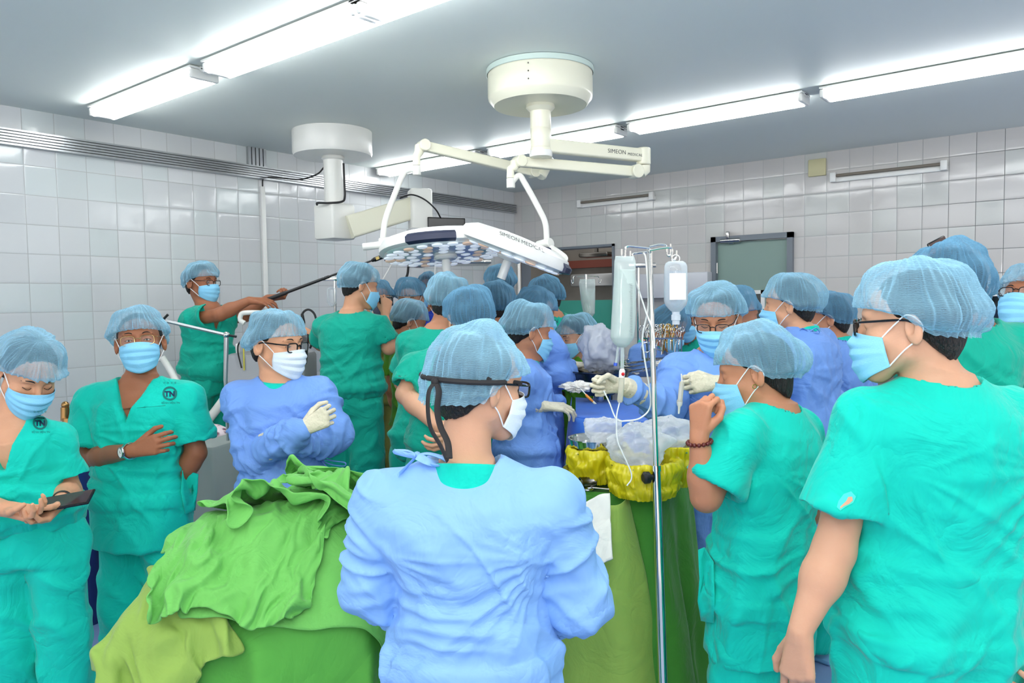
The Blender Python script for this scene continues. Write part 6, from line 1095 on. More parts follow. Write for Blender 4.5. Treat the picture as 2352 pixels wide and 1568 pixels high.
2,5,2,6,-1,3,-2,-2,3,-4,-7,4,0,-2,-3,-18,2,2,3,8,2,2,-4,-3,4,-3,-2,6,1,0,1,-2,2,-3,-5,1,-8,2,-1,2,2,2,2,0,2,1,5,-3,3,-1,-4,-4,2,2,-4,0,-1,-3,-1,-5,-2,0,2,0,-4,-4,3,-2,-2,0,-5,1,-1,3,2,-1,0,1,-1,5,6,5,1,-8,-8,-5,1,0,-1,-1,1,1,1,0,-9,-7,2,1,-2,3,-1,0,-1,0,4,0,-4,1,0,2,2,-5,0,-1,0,2,-1,-3,1,-4,-2,0,2,6,-1,-1,0,2,2,1,-3,3,-3,3,6,-8,2,1,0,0,1,2,-3,1,1,3,-3,-1,0,-3,2,3,-1,-3,-1,0,1,-1,-3,0,-3,-1,0,4,6,2,-3,-1,0,2,3,-1,3,-7,4,-5,-1,2,2,-2,2,0,0,-2,-1,-1,4,-1,-1,0,-3,3,1,-2,-2,0,0,1,1,3,-1,-6,-2,3,4,1,2,1,-3,-3,2,2,1,-1,-4,-3,-3,1,1,1,0,-2,3,-2,-2,3,-2,2,2,-1,1,-2,-1,0,0,-2,2,-1,5,-4,2,3,-4,-4,3,0,0,2,3,-1,-3,-1,2,2,-1,-2,-1,-3,-1,1,1,1,-1,1,1,-1,0,2,-3,0,1,-1,0,1,-1,0,0,2,-2,1,-1,1,1,-2,1,2,2,-2,2,3,4,-6,-6,3,1,-4,0,-1,0,-1,-1,1,1,1,-2,-1,2,0,0,1,-1,0,0,1,-1,-1,1,-1,3,-3,0,0,0,6,-1,2,1,-1,-1,1,-2,3,-2,-1,4,-6,1,0,1,0,-2,1,0,3,-1,-4,1,1,3,-2,3,-4,2,-2,-1,2,-1,3,-2,-1,-1,2,6,-1,-2,2,-1,1,-2,2,1,1,0,-3,-3,-6,1,-1,3,-1,-1,-1,2,0,2,1,-3,1,3,-1,-4,6,-4,-1,-1,2,1,-2,1,4,-2,0,1,2,2,-2,0,1,0,-3,1,-1,3,-1,-3,-7,1,3,-2,6,-1,-5,0,0,3,4,2,-2,-5,0,2,-3,-2,-3,7,0,-1,2,-4,2,4,0,0,1,-1,1,0,0,0,-2,-1,0,1,1,0,-6,0,3,-2,2,6,-1,-6,-2,2,1,0,0,1,-2,1,-7,-1,10,-2,2,-4,1,2,-3,1,1,2,0,2,1,-1,-3,2,0,-2,0,-2,-1,1,-3,-2,0,4,-2,0,2,0,-3,-4,1,0,-2,0,4,-6,4,7,-2,1,-2,0,-4,1,2,-2,0,3,1,-2,-1,0,2,-1,0,-1,0,-1,-3,0,-4,-2,0,3,1,2,0,-2,-1,-3,-3,2,0,-1,0,0,6,-1,-2,2,-1,-1,-1,-2,0,2,0,-1,2,3,-2,-2,-1,0,2,-1,-4,-2,1,-2,-9,2,-1,2,3,-2,-1,-2,-1,-2,-1,-1,5,1,-1,4,0,1,-1,-2,1,0,-1,-2,-1,0,0,-2,0,0,1,-1,-1,0,0,1,-1,-2,1,2,-14,5,3,-1,1,-1,-1,1,-3,0,-2,-2,1,4,3,2,-4,0,3,-1,1,0,1,-1,-1,0,-3,-2,-3,0,1,2,-1,-1,-2,-3,0,4,2,4,-6,-2,2,0,0,-1,0,0,0,3,-1,-2,-4,2,2,4,1,-1,-3,0,1,3,-1,0,-2,-1,0,-3,-4,-1,1,1,1,1,-1,-2,0,1,4,0,-4,-1,-1,-1,0,1,1,0,-1,-2,3,1,-1,-2,0,1,5,-1,-1,-1,-3,2,3,0,1,-2,-3,-1,-2,-3,0,0,2,0,2,1,1,-1,0,1,-4,2,-3,0,-3,1,0,0,1,2,1,0,-3,1,-1,-2,3,4,0,-4,-2,-1,2,1,-1,0,0,-2,0,-1,-2,-1,0,0,2,1,2,0,0,-2,-2,0,1,-4,-4,-3,-1,3,2,1,1,1,3,-2,1,-3,-1,1,4,3,-5,-2,-2,1,1,-1,0,0,-1,0,-2,-2,-2,0,-3,3,1,3,0,1,-3,-1,-1,-3,-3,-3,-1,0,5,3,1,2,-2,1,-1,2,-1,0,1,2,2,-1,-2,-2,0,-3,-1,1,0,-1,-1,1,-2,0,0,-1,2,2,0,1,-4,-2,-2,-2,-2,0,0,1,3,2,3,-1,4,-5,1,3,-3,-1,-2,2,2,-1,-1,-1,0,-1,-1,0,-1,-2,2,0,-1,1,3,1,-1,-1,1,0,-5,-1,-2,-1,1,-1,2,1,1,1,0,0,-1,4,0,-3,0,0,-2,0,2,0,-1,-1,-1,2,0,-3,-1,1,-1,2,4,-2,0,2,-1,-2,-1,-1,-7,2,0,-1,2,2,-1,-1,-1,0,2,-1,0,2,-4,0,1,-2,3,-3,-2,2,2,-1,1,0,0,-1,5,-2,-2,-1,0,1,1,-3,-2,1,-1,2,-6,-1,2,4,0,2,0,-2,-1,-1,-2,4,0,-3,4,1,-5,-1,-2,0,-2,-2,2,4,-2,0,1,4,-4,0,4,-2,1,0,-4,0,0,1,-1,-1,-6,0,0,1,3,2,3,0,-3,-2,1,-3,1,2,-2,-1,0,0,-1,-1,-1,0,-1,1,0,0,1,-1,3,0,-4,5,-3,-2,1,0,1,0,-4,-1,-7,0,0,1,-1,1,2,6,1,-3,-2,1,-3,0,0,0,3,-1,-3,-1,1,-2,0,-1,1,1,0,0,-2,4,-2,-4,3,-2,1,1,1,1,2,-3,-6,-1,-1,2,1,0,0,-2,1,4,-2,0,0,-2,3,1,-2,1,-1,-3,0,1,-1,-1,0,2,1,0,-1,-4,2,1,-2,3,1,-2,1,-2,2,1,-7,3,-2,1,1,-1,0,0,-1,1,-1,1,2,1,-1,1,1,-6,0,0,1,1,-1,0,2,-2,1,-1,-1,-2,2,1,3,-2,0,1,-2,-2,2,2,-5,-1,3,-1,-1,-1,-1,1,0,-2,3,-1,-1,1,0,-2,-6,-1,-2,5,2,2,2,2,-1,1,-1,-1,-2,1,4,0,-2,2,-4,1,1,4,-3,-1,-5,-1,0,0,0,-1,1,0,1,-2,-2,0,-1,-1,0,-5,
-1,3,0,2,4,-1,2,1,2,-1,-2,1,0,0,0,1,0,1,0,-2,2,1,5,-1,-6,0,-2,0,1,3,-2,-1,1,1,-2,-1,-1,-4,-2,1,0,1,6,0,0,3,-2,0,-2,1,-1,-1,2,5,-3,-2,1,-2,2,4,-3,-2,4,4,-2,-2,-1,-3,2,0,0,2,0,-2,-1,-2,0,-1,-4,-1,4,2,-1,2,1,1,1,-1,0,0,2,0,0,-1,0,-2,-2,0,0,1,4,-3,-5,2,-8,2,0,0,-2,2,5,-4,1,2,4,-3,-6,-1,1,0,1,2,0,-1,-1,0,1,0,-2,-1,1,5,-1,-1,0,2,-3,0,-3,-3,2,4,-4,-6,0,4,2,-5,-4,3,6,2,3,0,-3,-9,-10,1,4,4,11,10,-3,3,3,1,2,1,1,-2,1,1,1,2,3,5,4,4,2,5,8,8,7,4,-3,0,0,6,2,-1,-3,1,-2,3,3,4,4,0,1,-3,-8,-7,6,-2,-1,2,1,1,1,2,0,0,1,0,-1,0,0,-1,0,-8,-2,1,-2,0,2,-2,0,-1,2,0,0,1,2,1,5,7,4,-1,-2,0,-9,-7,0,3,-1,2,0,-1,2,0,-1,-1,1,-1,0,-3,0,1,0,1,-5,0,1,-1,2,-1,1,1,-2,1,0,-1,2,2,2,4,8,0,-3,-3,-3,-6,-3,0,2,0,3,5,-1,2,-2,-4,-4,2,-3,0,-1,-1,1,4,1,-3,-4,0,3,-1,1,0,-3,-3,1,1,1,1,-1,4,3,5,0,-2,0,-1,-7,-5,2,4,2,4,1,1,0,-3,-6,-1,3,0,-4,0,2,2,2,-2,0,-4,7,-4,-2,0,1,0,-1,0,-2,-1,4,-2,0,-2,4,1,4,2,-3,-6,-1,2,3,-4,3,1,-2,-1,2,-1,3,-2,-1,-1,1,1,-1,-1,1,1,4,1,-6,-1,3,2,0,-3,2,1,-1,0,1,-3,-2,3,1,4,0,-4,-1,0,-3,0,-2,0,2,2,5,0,-1,2,-1,-2,2,0,2,-3,-1,1,2,2,-1,-1,0,1,1,3,-1,0,-1,2,-2,3,-3,-2,-1,-3,0,2,5,-2,-2,-3,-4,0,4,7,2,2,-4,1,2,-2,-3,2,0,1,-2,0,2,2,2,2,0,-1,3,0,-2,1,-1,0,0,0,-1,-4,-5,-3,1,10,1,-2,-2,-2,2,1,1,3,3,0,-2,-1,0,2,-4,-3,-1,3,1,-1,4,-2,5,0,3,1,-4,1,-1,-4,1,0,-1,-1,-2,-3,-4,3,5,6,-2,-2,0,3,-2,-1,2,4,0,-1,-1,-1,3,-1,-1,-3,1,0,0,0,4,0,0,1,0,2,-2,-4,2,-3,-2,-2,0,-2,-2,-2,4,4,10,-2,-3,-1,0,-1,4,-1,-2,-1,3,2,0,0,1,0,-1,0,0,-2,-1,-1,-3,4,-3,1,3,0,2,-4,-4,1,-2,-2,-1,1,-3,2,7,8,-2,-1,0,-3,-1,-1,-2,2,5,1,-5,-3,2,1,0,0,-1,2,-2,-2,3,2,-1,-2,4,-4,0,0,0,3,-3,1,-1,-5,-1,0,0,4,12,0,-2,-2,0,-2,-2,1,0,0,-2,3,2,-2,1,0,-1,3,-3,-5,0,3,-3,2,-5,2,2,-1,-3,1,-1,1,0,-1,1,-1,-7,3,7,6,-3,2,-1,1,0,1,-3,-2,0,0,-3,-3,3,8,-1,-3,1,1,3,-2,-5,-5,2,0,-3,0,0,-1,0,-1,0,1,3,-4,-2,2,0,-1,6,2,-6,-1,4,2,2,-1,0,-2,1,-1,2,-7,-3,-2,6,2,-1,1,3,3,-1,1,-4,-5,-1,-2,1,-1,0,-3,1,2,1,-5,-3,0,8,-2,2,-1,3,-2,0,1,2,4,0,-1,-2,1,-1,0,-5,-4,0,1,2,-2,1,2,6,2,0,-3,1,0,-4,1,-2,3,-1,-1,-1,3,-4,0,-2,6,0,2,0,1,-5,1,0,4,3,0,1,-2,-3,1,-1,-1,-3,1,-1,-1,-1,1,-1,1,2,6,-4,0,-2,1,3,-1,1,-2,0,0,-1,1,-1,0,2,4,0,1,1,-8,-2,1,5,1,-1,0,1,0,4,0,-3,-2,1,2,-4,-2,0,0,0,2,-3,-1,1,4,-2,-1,-3,-1,0,4,4,-5,1,0,1,-1,3,0,3,2,-9,-5,1,5,2,1,1,0,1,2,-1,-3,-3,1,1,-1,1,-3,-2,1,-2,2,3,-2,-5,-5,1,0,2,3,7,4,0,-1,-2,-1,-1,-2,1,1,3,-4,-7,4,4,-2,2,0,-3,2,5,3,-3,-1,1,-2,-1,1,-3,-6,4,0,-2,-4,-2,-3,-2,3,1,3,2,7,2,0,0,-1,-4,0,-2,1,-1,1,-5,0,3,2,0,4,-1,-3,2,2,1,-3,1,-2,-1,-1,-1,-3,5,-6,0,0,1,2,-2,1,1,-2,4,2,2,-2,-2,-1,2,0,-2,1,2,-4,0,-5,0,5,-1,-2,5,2,-1,0,-1,-3,-6,0,-4,2,3,0,1,2,-1,0,2,-1,0,-3,0,3,0,1,-3,3,0,1,0,-1,3,-4,-4,3,3,-4,-3,0,-1,2,0,1,-1,0,1,-4,-4,5,-2,-6,1,1,3,-1,3,3,1,2,0,-1,-2,0,-4,-5,3,-1,1,0,0,2,-1,-2,-1,-3,4,3,-4,-1,-1,0,0,-2,-1,-2,-3,2,8,-6,-3,-2,-1,0,0,3,-3,4,3,3,2,0,1,-2,-3,-3,-3,-1,-1,0,1,0,1,1,-1,-1,-3,3,1,-2,1,-1,-5,-1,0,-6,5,6,-3,-5,-2,0,2,5,1,-1,3,-1,2,0,4,2,2,0,-1,-2,-2,-3,-3,-2,-2,0,0,5,1,-1,0,-2,0,0,1,-1,-2,-5,-1,5,-4,0,-3,0,-2,3,2,0,0,5,-1,-1,0,1,1,2,-1,-1,1,-2,-1,0,-2,-2,1,-1,0,-1,4,0,-5,5,0,-1,-2,-1,1,-3,1,-4,-2,-4,1,1,4,2,2,2,3,-1,0,3,0,1,-1,-1,-1,-3,-2,3,2,0,1,1,0,
-6,-2,-1,3,4,-1,-2,3,-3,1,2,-6,5,-9,-5,0,0,2,4,4,1,-4,2,4,-1,1,-2,-3,2,-1,-3,0,0,-2,1,0,1,-2,0,-1,2,0,0,-1,4,4,-3,-2,2,0,-3,2,-2,-3,0,-1,1,4,4,2,-4,0,-1,-2,2,0,-3,0,0,1,0,-2,3,1,-4,-1,0,0,0,-1,2,-1,0,2,0,5,-2,-3,-2,0,0,5,-1,1,2,1,3,-2,-1,-2,0,-1,-6,0,-3,1,0,-2,-2,2,3,0,-1,1,-2,0,-2,2,0,2,-5,-1,3,2,0,-1,3,0,-2,0,0,0,1,3,4,-1,-2,0,-1,0,0,0,0,-7,3,-2,4,2,-6,2,1,2,0,2,-1,-5,2,1,1,0,2,-2,0,-1,3,1,-5,-1,2,-4,-1,2,4,4,1,2,0,0,0,0,2,-3,-2,-14,3,5,3,3,-1,-2,4,-2,-3,1,5,1,-5,-1,-1,1,6,2,-3,-1,-3,4,-4,-3,1,-1,0,-1,4,5,1,1,-1,4,1,2,-2,3,0,0,-5,-3,3,5,-3,-2,3,1,-3,-3,-2,-3,-4,0,5,3,3,4,1,-2,2,3,2,1,-2,-4,-4,2,2,-6,-3,0,1,4,0,-1,5,9,-3,10,4,0,-3,-6,0,1,-3,2,2,1,2,4,1,-1,-5,-2,-3,-3,1,4,-3,-4,-7,2,5,5,0,-4,-4,1,-1,-3,-3,1,6,7,-1,-1,5,3,3,1,-2,-1,1,1,-1,0,4,1,0,1,6,0,-4,-1,-3,-6,-3,1,0,-7,-1,-3,2,3,8,1,-2,0,0,0,0,-2,5,2,-1,-4,2,4,0,2,-2,1,0,1,1,0,1,4,3,-1,0,0,2,-3,-3,-4,-5,-1,-3,1,-2,-4,-1,1,3,7,3,2,1,1,1,0,-4,1,2,-4,-4,6,-1,-1,1,0,-1,0,1,-2,0,5,1,1,-2,0,0,1,-1,2,-3,-6,-1,-2,2,-2,-3,1,1,3,7,1,1,3,0,-1,0,-3,-1,-1,-1,5,-1,-1,-1,-2,-1,1,-1,2,2,-2,4,1,-2,2,-3,-3,5,4,2,-5,0,-1,-4,2,-1,-3,1,4,3,2,0,1,2,2,-1,-3,-2,0,-1,5,-4,0,0,-1,1,-1,5,-1,-3,0,2,2,-2,-4,2,2,-2,1,4,-1,-1,0,5,0,1,0,1,-1,-1,0,0,1,3,3,0,-2,-2,-2,-1,4,1,-1,-1,3,0,1,1,1,0,-3,-4,0,-2,2,-1,1,3,0,-4,1,1,4,3,2,0,1,0,-1,0,1,-2,1,2,2,1,0,-2,-2,-2,4,1,0,1,1,2,0,-1,3,-2,1,-6,-6,3,-2,4,2,0,-3,-3,3,1,2,5,4,2,1,0,-2,-1,2,1,-4,3,2,0,-1,-1,-2,-1,2,4,2,1,0,4,0,-3,-3,2,-4,1,0,0,0,0,-1,-5,-2,4,1,2,4,-2,4,2,2,-1,1,0,1,2,-1,-1,-1,0,-2,-2,-1,0,3,1,3,2,4,-1,-1,-2,-4,0,1,-2,0,-2,2,0,-5,-2,4,2,3,-1,1,2,-5,1,3,3,0,0,1,2,-1,-2,-2,-2,0,-1,0,0,6,-2,1,3,-1,1,0,-2,-2,-1,1,-2,0,1,0,-5,0,5,-1,3,1,0,-3,0,1,-3,-2,-1,4,3,-3,0,1,-2,-2,-1,-1,1,3,-1,7,-2,0,0,0,-1,1,0,-1,0,-2,-2,1,1,-2,1,1,-2,1,3,0,1,-1,-4,2,0,-1,-3,-3,0,3,-1,-2,0,0,-1,3,1,-2,3,6,1,-3,0,-1,0,-1,-1,1,0,2,1,-5,2,2,-1,0,3,0,-3,1,-1,1,-1,-3,-1,0,1,-4,-4,-2,2,3,-3,-2,-3,-1,4,6,3,6,1,-1,-3,0,-2,-1,3,4,-1,-1,2,0,-5,0,4,1,-1,1,-3,0,1,0,0,-2,0,-5,0,1,-1,-5,1,1,-2,-1,1,2,2,1,3,8,-5,3,-1,0,-4,1,5,-2,-3,-5,2,7,-2,-3,5,4,0,-3,-2,0,-1,-1,3,0,-3,-1,-4,-2,2,3,-4,1,3,-3,-1,1,2,3,-1,-4,7,0,2,0,2,-2,0,0,-2,2,-1,0,1,-1,-1,4,1,0,0,-5,2,2,-3,0,2,-3,-3,-2,-2,3,1,0,1,3,1,-4,-3,1,0,1,-1,1,3,0,3,-1,-6,2,0,0,-2,0,3,2,-4,3,4,-1,0,-2,-1,2,-1,-2,2,0,-5,-1,-1,0,3,-3,0,-1,3,1,-2,0,1,7,-1,0,-2,-5,-1,4,-2,-1,1,-1,1,-4,7,3,-5,1,3,5,1,1,-5,-5,1,0,-3,2,-1,-3,-1,-2,-1,4,-2,0,-1,1,4,-1,0,7,-1,-2,-4,1,-4,-2,4,-1,0,4,0,0,-4,2,3,0,1,2,2,2,1,-6,-3,2,-6,1,1,-3,-3,-1,-1,0,1,1,0,0,0,2,4,3,-2,-4,3,1,0,-4,0,0,2,-3,7,1,-3,-2,6,-3,-2,2,1,0,-1,2,-2,0,-1,-4,3,0,-5,-2,1,0,1,1,-1,6,2,-3,1,0,0,-4,2,3,2,2,-4,2,-4,2,-4,4,5,1,0,-7,-3,0,2,-1,1,3,-2,0,3,-5,1,1,0,-2,0,0,3,3,4,-1,0,1,-7,2,-3,3,-5,3,5,0,-1,-5,2,-1,0,1,-2,2,0,3,-5,-4,-3,1,1,0,6,-2,4,0,-4,-3,1,2,2,3,1,1,5,-5,-3,1,1,1,1,1,1,-8,-1,3,3,-1,-1,2,4,-7,1,-4,-2,2,6,-5,-3,2,3,2,0,-1,1,-2,-2,6,2,4,-1,-3,-1,3,-2,-3,-1,-1,0,0,-2,1,3,1,-4,-3,-1,5,0,0,0,5,-5,-3,-1,-1,1,6,-3,-1,2,-2,1,3,-6,2,4,2,3,2,1,1,-1,-3,-7,-1,2,0,2,-4,2,0,-1,4,-1,4,1,-3,2,-2,-3,2,0,-2,3,2,-1,-3,0,-2,1,0,-1,-2,0,6,
1,2,4,0,1,0,0,-6,-7,6,4,0,-6,-9,5,2,-3,2,3,-4,4,3,0,-1,-4,-2,5,3,-3,0,-2,-2,3,0,-4,0,1,-1,3,5,-1,1,1,2,-3,-1,-1,-3,3,5,1,0,-1,-3,-2,3,1,-2,5,-2,-4,3,-3,3,-1,-3,4,2,-3,-5,1,1,4,2,-3,2,-3,5,-2,1,3,-1,0,2,-3,-3,1,4,1,0,-2,-1,5,-2,-1,-3,6,4,-5,1,-2,-2,3,-4,2,3,-4,-2,0,1,-4,3,-1,4,4,-2,0,2,3,-3,-1,-1,3,-4,3,-1,-2,0,5,-1,-7,1,-1,-4,2,0,2,-1,-1,1,0,-4,3,1,-1,-1,-2,-1,2,-2,-6,0,3,0,6,2,3,-4,-1,0,3,-1,-1,-2,-1,4,1,0,-1,-4,2,-3,2,-2,-2,2,-2,0,2,0,0,0,0,2,-3,-5,2,0,-1,0,1,-4,1,1,0,8,2,-1,0,-1,-2,2,-4,0,1,-4,2,0,-3,3,1,-2,1,1,2,-3,-2,-3,2,1,2,1,-1,0,-2,-2,-5,5,-2,-3,3,2,-2,1,1,-1,3,2,4,1,-4,-4,1,-1,0,0,-4,-1,-2,-3,4,5,-3,-2,2,2,1,1,-6,5,-2,-2,-2,0,1,3,-1,-7,-1,4,6,0,-2,0,-3,-2,0,6,0,3,3,-4,-7,0,-1,0,-3,-1,0,-4,-5,5,4]
CAST = {}
ONLY = None
def P(key, *a, **k):
    if ONLY and key not in ONLY: return
    CAST[key] = person(*a, **k)
# --- foreground
P('front', ['person in pale blue surgical gown at the centre, black cord tied around the cap'], 1.75, (1098, 892), 128, 8, 2,
  sh=(1070, 1066, 0), byaw=172, R=((1262, 1150, .0), (1325, 1375, .05), (1200, 1450, .24)), L=((885, 1150, .0), (862, 1345, .05), (1000, 1430, .26)),
  RH='none', LH='none', hip=(1085, 1500, .05), outfit='gown', skin=3, glasses='thick', mask='white', seed=1, bulk=1.12, puff=(1, 1.02, 1.05), hem=1700, res=.8, rimn=-.022, flare=.016, waist=.90, nape=.088, trap=.044, collar=.014)
P('right', ['largest person at the right in turquoise scrubs with a torn sleeve, seen from behind'], 1.65, (2095, 752), -125, 4, 0,
  byaw=-172, L=((1985, 952, 0), (1915, 1265, -.02), (1838, 1448, -.05)), R=((2325, 952, .02), (2410, 1240, .05), (2390, 1450, -.05)),
  LH=dict(dir=(-.05, -1, .05), palm=(.7, 0, .7), curl=.35, thumb=.2), hip=(2130, 1440, .02), seed=2, skin=3, glasses='thick', bulk=1.15, hem=1600, sleeve=.72, sleeve_r=.090, cap_k=1.0, puff=(1.05, .98, 1.05), res=.8, nape=.085)
P('fist', ['person in turquoise scrubs with red bead bracelet, raising a fist beside the drip stand'], 2.15, (1735, 862), -112, 12, 4,
  sh=(1768, 968, .02), byaw=-128, L=((1700, 992, -.12), (1622, 1140, -.14), (1606, 1010, -.16)), R=((1835, 982, .12), (1850, 1180, .18), (1760, 1230, .25)),
  LH=dict(dir=(.05, 1, .0), palm=(.75, 0, .6), curl=1.05, thumb=.9, scale=.92), hip=(1744, 1360, .03), skin=1, seed=3, sw=.17, bulk=.98, hem=1490, sleeve=.80, hairlong=True, puff=(1.0, 1.12, 1.08), hs=.96, sleeve_r=.09, res=.9)
# --- left side
P('phone', ['person in green scrubs at the left edge, head bowed over a held phone'], 2.6, (64, 860), 52, 34, -6,
  sh=(28, 968, .02), byaw=28, R=((-70, 1010, -.02), (-80, 1150, -.05), (12, 1168, -.22)), L=((128, 1010, .03), (158, 1130, .05), (140, 1150, -.12)),
  RH=dict(dir=(.95, -.1, -.2), palm=(.1, .9, -.3), curl=.45, thumb=.7), LH=dict(dir=(-.1, -.35, -.95), palm=(-.1, .95, .0), curl=.5, thumb=.6),
  hip=(70, 1180, .02), skin=0, seed=4, hem=1205, vneck=True, eyes='shut', puff=(1, 1.12, 1.0), cap_k=1.0, sleeve=.72, sleeve_r=.082)
P('watch', ['smiling person in turquoise scrubs with wristwatch, hand laid on the chest'], 3.0, (322, 790), 22, -6, 3,
  sh=(320, 880, .02), byaw=16, R=((213, 915, 0), (205, 1052, -.02), (302, 1035, -.22)), L=((430, 910, .02), (450, 1040, .03), (402, 1118, .03)),
  RH=dict(dir=(.95, .25, -.1), palm=(.05, -.1, 1), curl=.55, thumb=.15), LH='none', hip=(325, 1140, .02), skin=2, seed=5, glasses='wire', hem=1245, vneck=True, eyes='open', sleeve=.78, sleeve_r=.088, puff=(1, 1.05, 1), knot=1.4)
P('mic', ['person in green scrubs against the left wall, holding out a long boom pole'], 4.9, (462, 652), 68, 2, 0,
  sh=(472, 708, 0), byaw=45, R=((442, 728, -.1), (505, 722, -.2), (572, 690, -.15)), L=((520, 725, .05), (562, 725, .08), (615, 685, .02)),
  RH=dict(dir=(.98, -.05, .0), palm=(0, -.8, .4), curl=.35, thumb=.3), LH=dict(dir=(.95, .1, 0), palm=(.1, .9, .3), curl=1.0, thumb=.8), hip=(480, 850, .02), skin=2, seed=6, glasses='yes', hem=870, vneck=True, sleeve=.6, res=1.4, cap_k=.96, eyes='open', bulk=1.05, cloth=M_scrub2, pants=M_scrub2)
P('arms', ['person in blue surgical gown and latex gloves with folded arms, looking right'], 2.95, (635, 795), 66, 6, 0,
  sh=(642, 880, .02), byaw=18, R=((550, 915, 0), (590, 1050, -.05), (690, 988, -.28)), L=((735, 905, .02), (768, 1000, -.05), (668, 1022, -.20)),
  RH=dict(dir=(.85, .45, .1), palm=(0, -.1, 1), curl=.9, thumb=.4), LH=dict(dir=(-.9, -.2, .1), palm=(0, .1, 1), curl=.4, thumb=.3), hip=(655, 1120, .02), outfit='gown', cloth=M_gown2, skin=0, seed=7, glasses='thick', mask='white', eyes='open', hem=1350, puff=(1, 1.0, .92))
P('camman', ['broad person in green scrubs with back turned, lifting a camera at the left'], 4.5, (826, 660), 118, 14, 0,
  sh=(805, 715, 0), byaw=150, R=((872, 745, -.05), (893, 798, -.02), (884, 725, .10)), L=((748, 745, .05), (738, 790, .2), (700, 760, .25)),
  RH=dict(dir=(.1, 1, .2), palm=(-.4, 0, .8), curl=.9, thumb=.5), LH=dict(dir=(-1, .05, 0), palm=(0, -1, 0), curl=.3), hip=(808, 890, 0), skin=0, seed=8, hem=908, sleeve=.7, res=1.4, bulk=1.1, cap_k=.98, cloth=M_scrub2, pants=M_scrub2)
# --- the crowd behind
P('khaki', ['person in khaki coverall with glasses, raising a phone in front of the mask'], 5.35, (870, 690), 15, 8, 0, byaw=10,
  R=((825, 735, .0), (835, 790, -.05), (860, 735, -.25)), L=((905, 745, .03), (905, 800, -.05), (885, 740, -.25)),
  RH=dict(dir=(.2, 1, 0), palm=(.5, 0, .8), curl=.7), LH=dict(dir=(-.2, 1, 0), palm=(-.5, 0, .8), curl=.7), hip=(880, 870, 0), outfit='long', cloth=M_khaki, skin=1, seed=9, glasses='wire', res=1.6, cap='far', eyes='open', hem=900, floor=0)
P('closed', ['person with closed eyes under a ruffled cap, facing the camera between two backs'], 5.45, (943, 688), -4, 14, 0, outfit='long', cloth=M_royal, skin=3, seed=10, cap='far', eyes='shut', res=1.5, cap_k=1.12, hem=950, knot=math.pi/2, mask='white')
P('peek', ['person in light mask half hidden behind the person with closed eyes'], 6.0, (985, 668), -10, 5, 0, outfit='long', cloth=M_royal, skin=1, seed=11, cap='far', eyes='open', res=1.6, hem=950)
P('olive', ['person in lime green scrubs, low white cap, seen from behind beside the green backs'], 4.8, (940, 742), 110, 22, 0, byaw=140, sh=(945, 792, 0), outfit='scrub', cloth=M_lime, pants=M_khaki, skin=1, seed=12, res=1.5, hem=960, sw=.16, bulk=.9)
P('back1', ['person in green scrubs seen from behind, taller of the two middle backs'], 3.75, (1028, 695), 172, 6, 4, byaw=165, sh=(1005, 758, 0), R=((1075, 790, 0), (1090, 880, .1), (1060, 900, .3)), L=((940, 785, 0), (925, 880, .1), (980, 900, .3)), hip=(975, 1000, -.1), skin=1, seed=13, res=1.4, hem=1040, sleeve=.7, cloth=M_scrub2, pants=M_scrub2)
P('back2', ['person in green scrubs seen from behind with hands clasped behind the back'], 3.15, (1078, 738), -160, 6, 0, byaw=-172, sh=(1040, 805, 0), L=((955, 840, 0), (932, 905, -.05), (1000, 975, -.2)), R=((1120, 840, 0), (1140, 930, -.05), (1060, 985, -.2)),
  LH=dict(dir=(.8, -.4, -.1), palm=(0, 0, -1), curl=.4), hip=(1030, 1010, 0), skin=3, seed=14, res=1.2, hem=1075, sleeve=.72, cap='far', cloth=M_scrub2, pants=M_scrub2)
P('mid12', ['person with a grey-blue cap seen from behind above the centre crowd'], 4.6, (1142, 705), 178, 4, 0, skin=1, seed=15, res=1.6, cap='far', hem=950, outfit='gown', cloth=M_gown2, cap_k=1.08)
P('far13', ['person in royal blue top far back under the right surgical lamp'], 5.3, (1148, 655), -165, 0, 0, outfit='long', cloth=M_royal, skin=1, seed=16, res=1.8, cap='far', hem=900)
P('reach', ['person in blue surgical gown facing right, reaching a gloved hand over the table'], 3.5, (1212, 765), 112, 14, 0, sh=(1198, 835, .02), byaw=125,
  R=((1205, 868, -.12), (1158, 935, -.12), (1245, 932, -.10)), L=((1200, 850, .16), (1240, 930, .2), (1290, 920, .25)), RH=dict(dir=(1, -.08, .05), palm=(0, -.9, .3), curl=.42, thumb=.4), LH='none',
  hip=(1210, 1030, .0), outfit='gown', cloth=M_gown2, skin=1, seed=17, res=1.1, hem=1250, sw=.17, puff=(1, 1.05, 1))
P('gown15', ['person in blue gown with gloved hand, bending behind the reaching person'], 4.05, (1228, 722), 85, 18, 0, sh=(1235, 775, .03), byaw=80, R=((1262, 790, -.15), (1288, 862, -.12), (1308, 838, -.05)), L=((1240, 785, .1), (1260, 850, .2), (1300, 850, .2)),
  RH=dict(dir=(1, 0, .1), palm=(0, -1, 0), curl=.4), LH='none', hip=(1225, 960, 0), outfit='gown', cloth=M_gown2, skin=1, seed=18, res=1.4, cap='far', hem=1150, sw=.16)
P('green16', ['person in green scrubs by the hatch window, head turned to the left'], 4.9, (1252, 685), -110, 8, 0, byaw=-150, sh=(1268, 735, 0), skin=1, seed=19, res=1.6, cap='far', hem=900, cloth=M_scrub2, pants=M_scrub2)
P('lime17', ['person in lime top and blue mask, looking down left behind the clear bag'], 4.6, (1322, 775), -62, 16, 0, byaw=-30, sh=(1352, 822, 0), skin=3, seed=20, res=1.3, outfit='scrub', cloth=M_lime, pants=M_lime, hem=1010, sw=.17, bulk=.9, eyes='open', puff=(1, 1.15, 1), cap_k=.95)
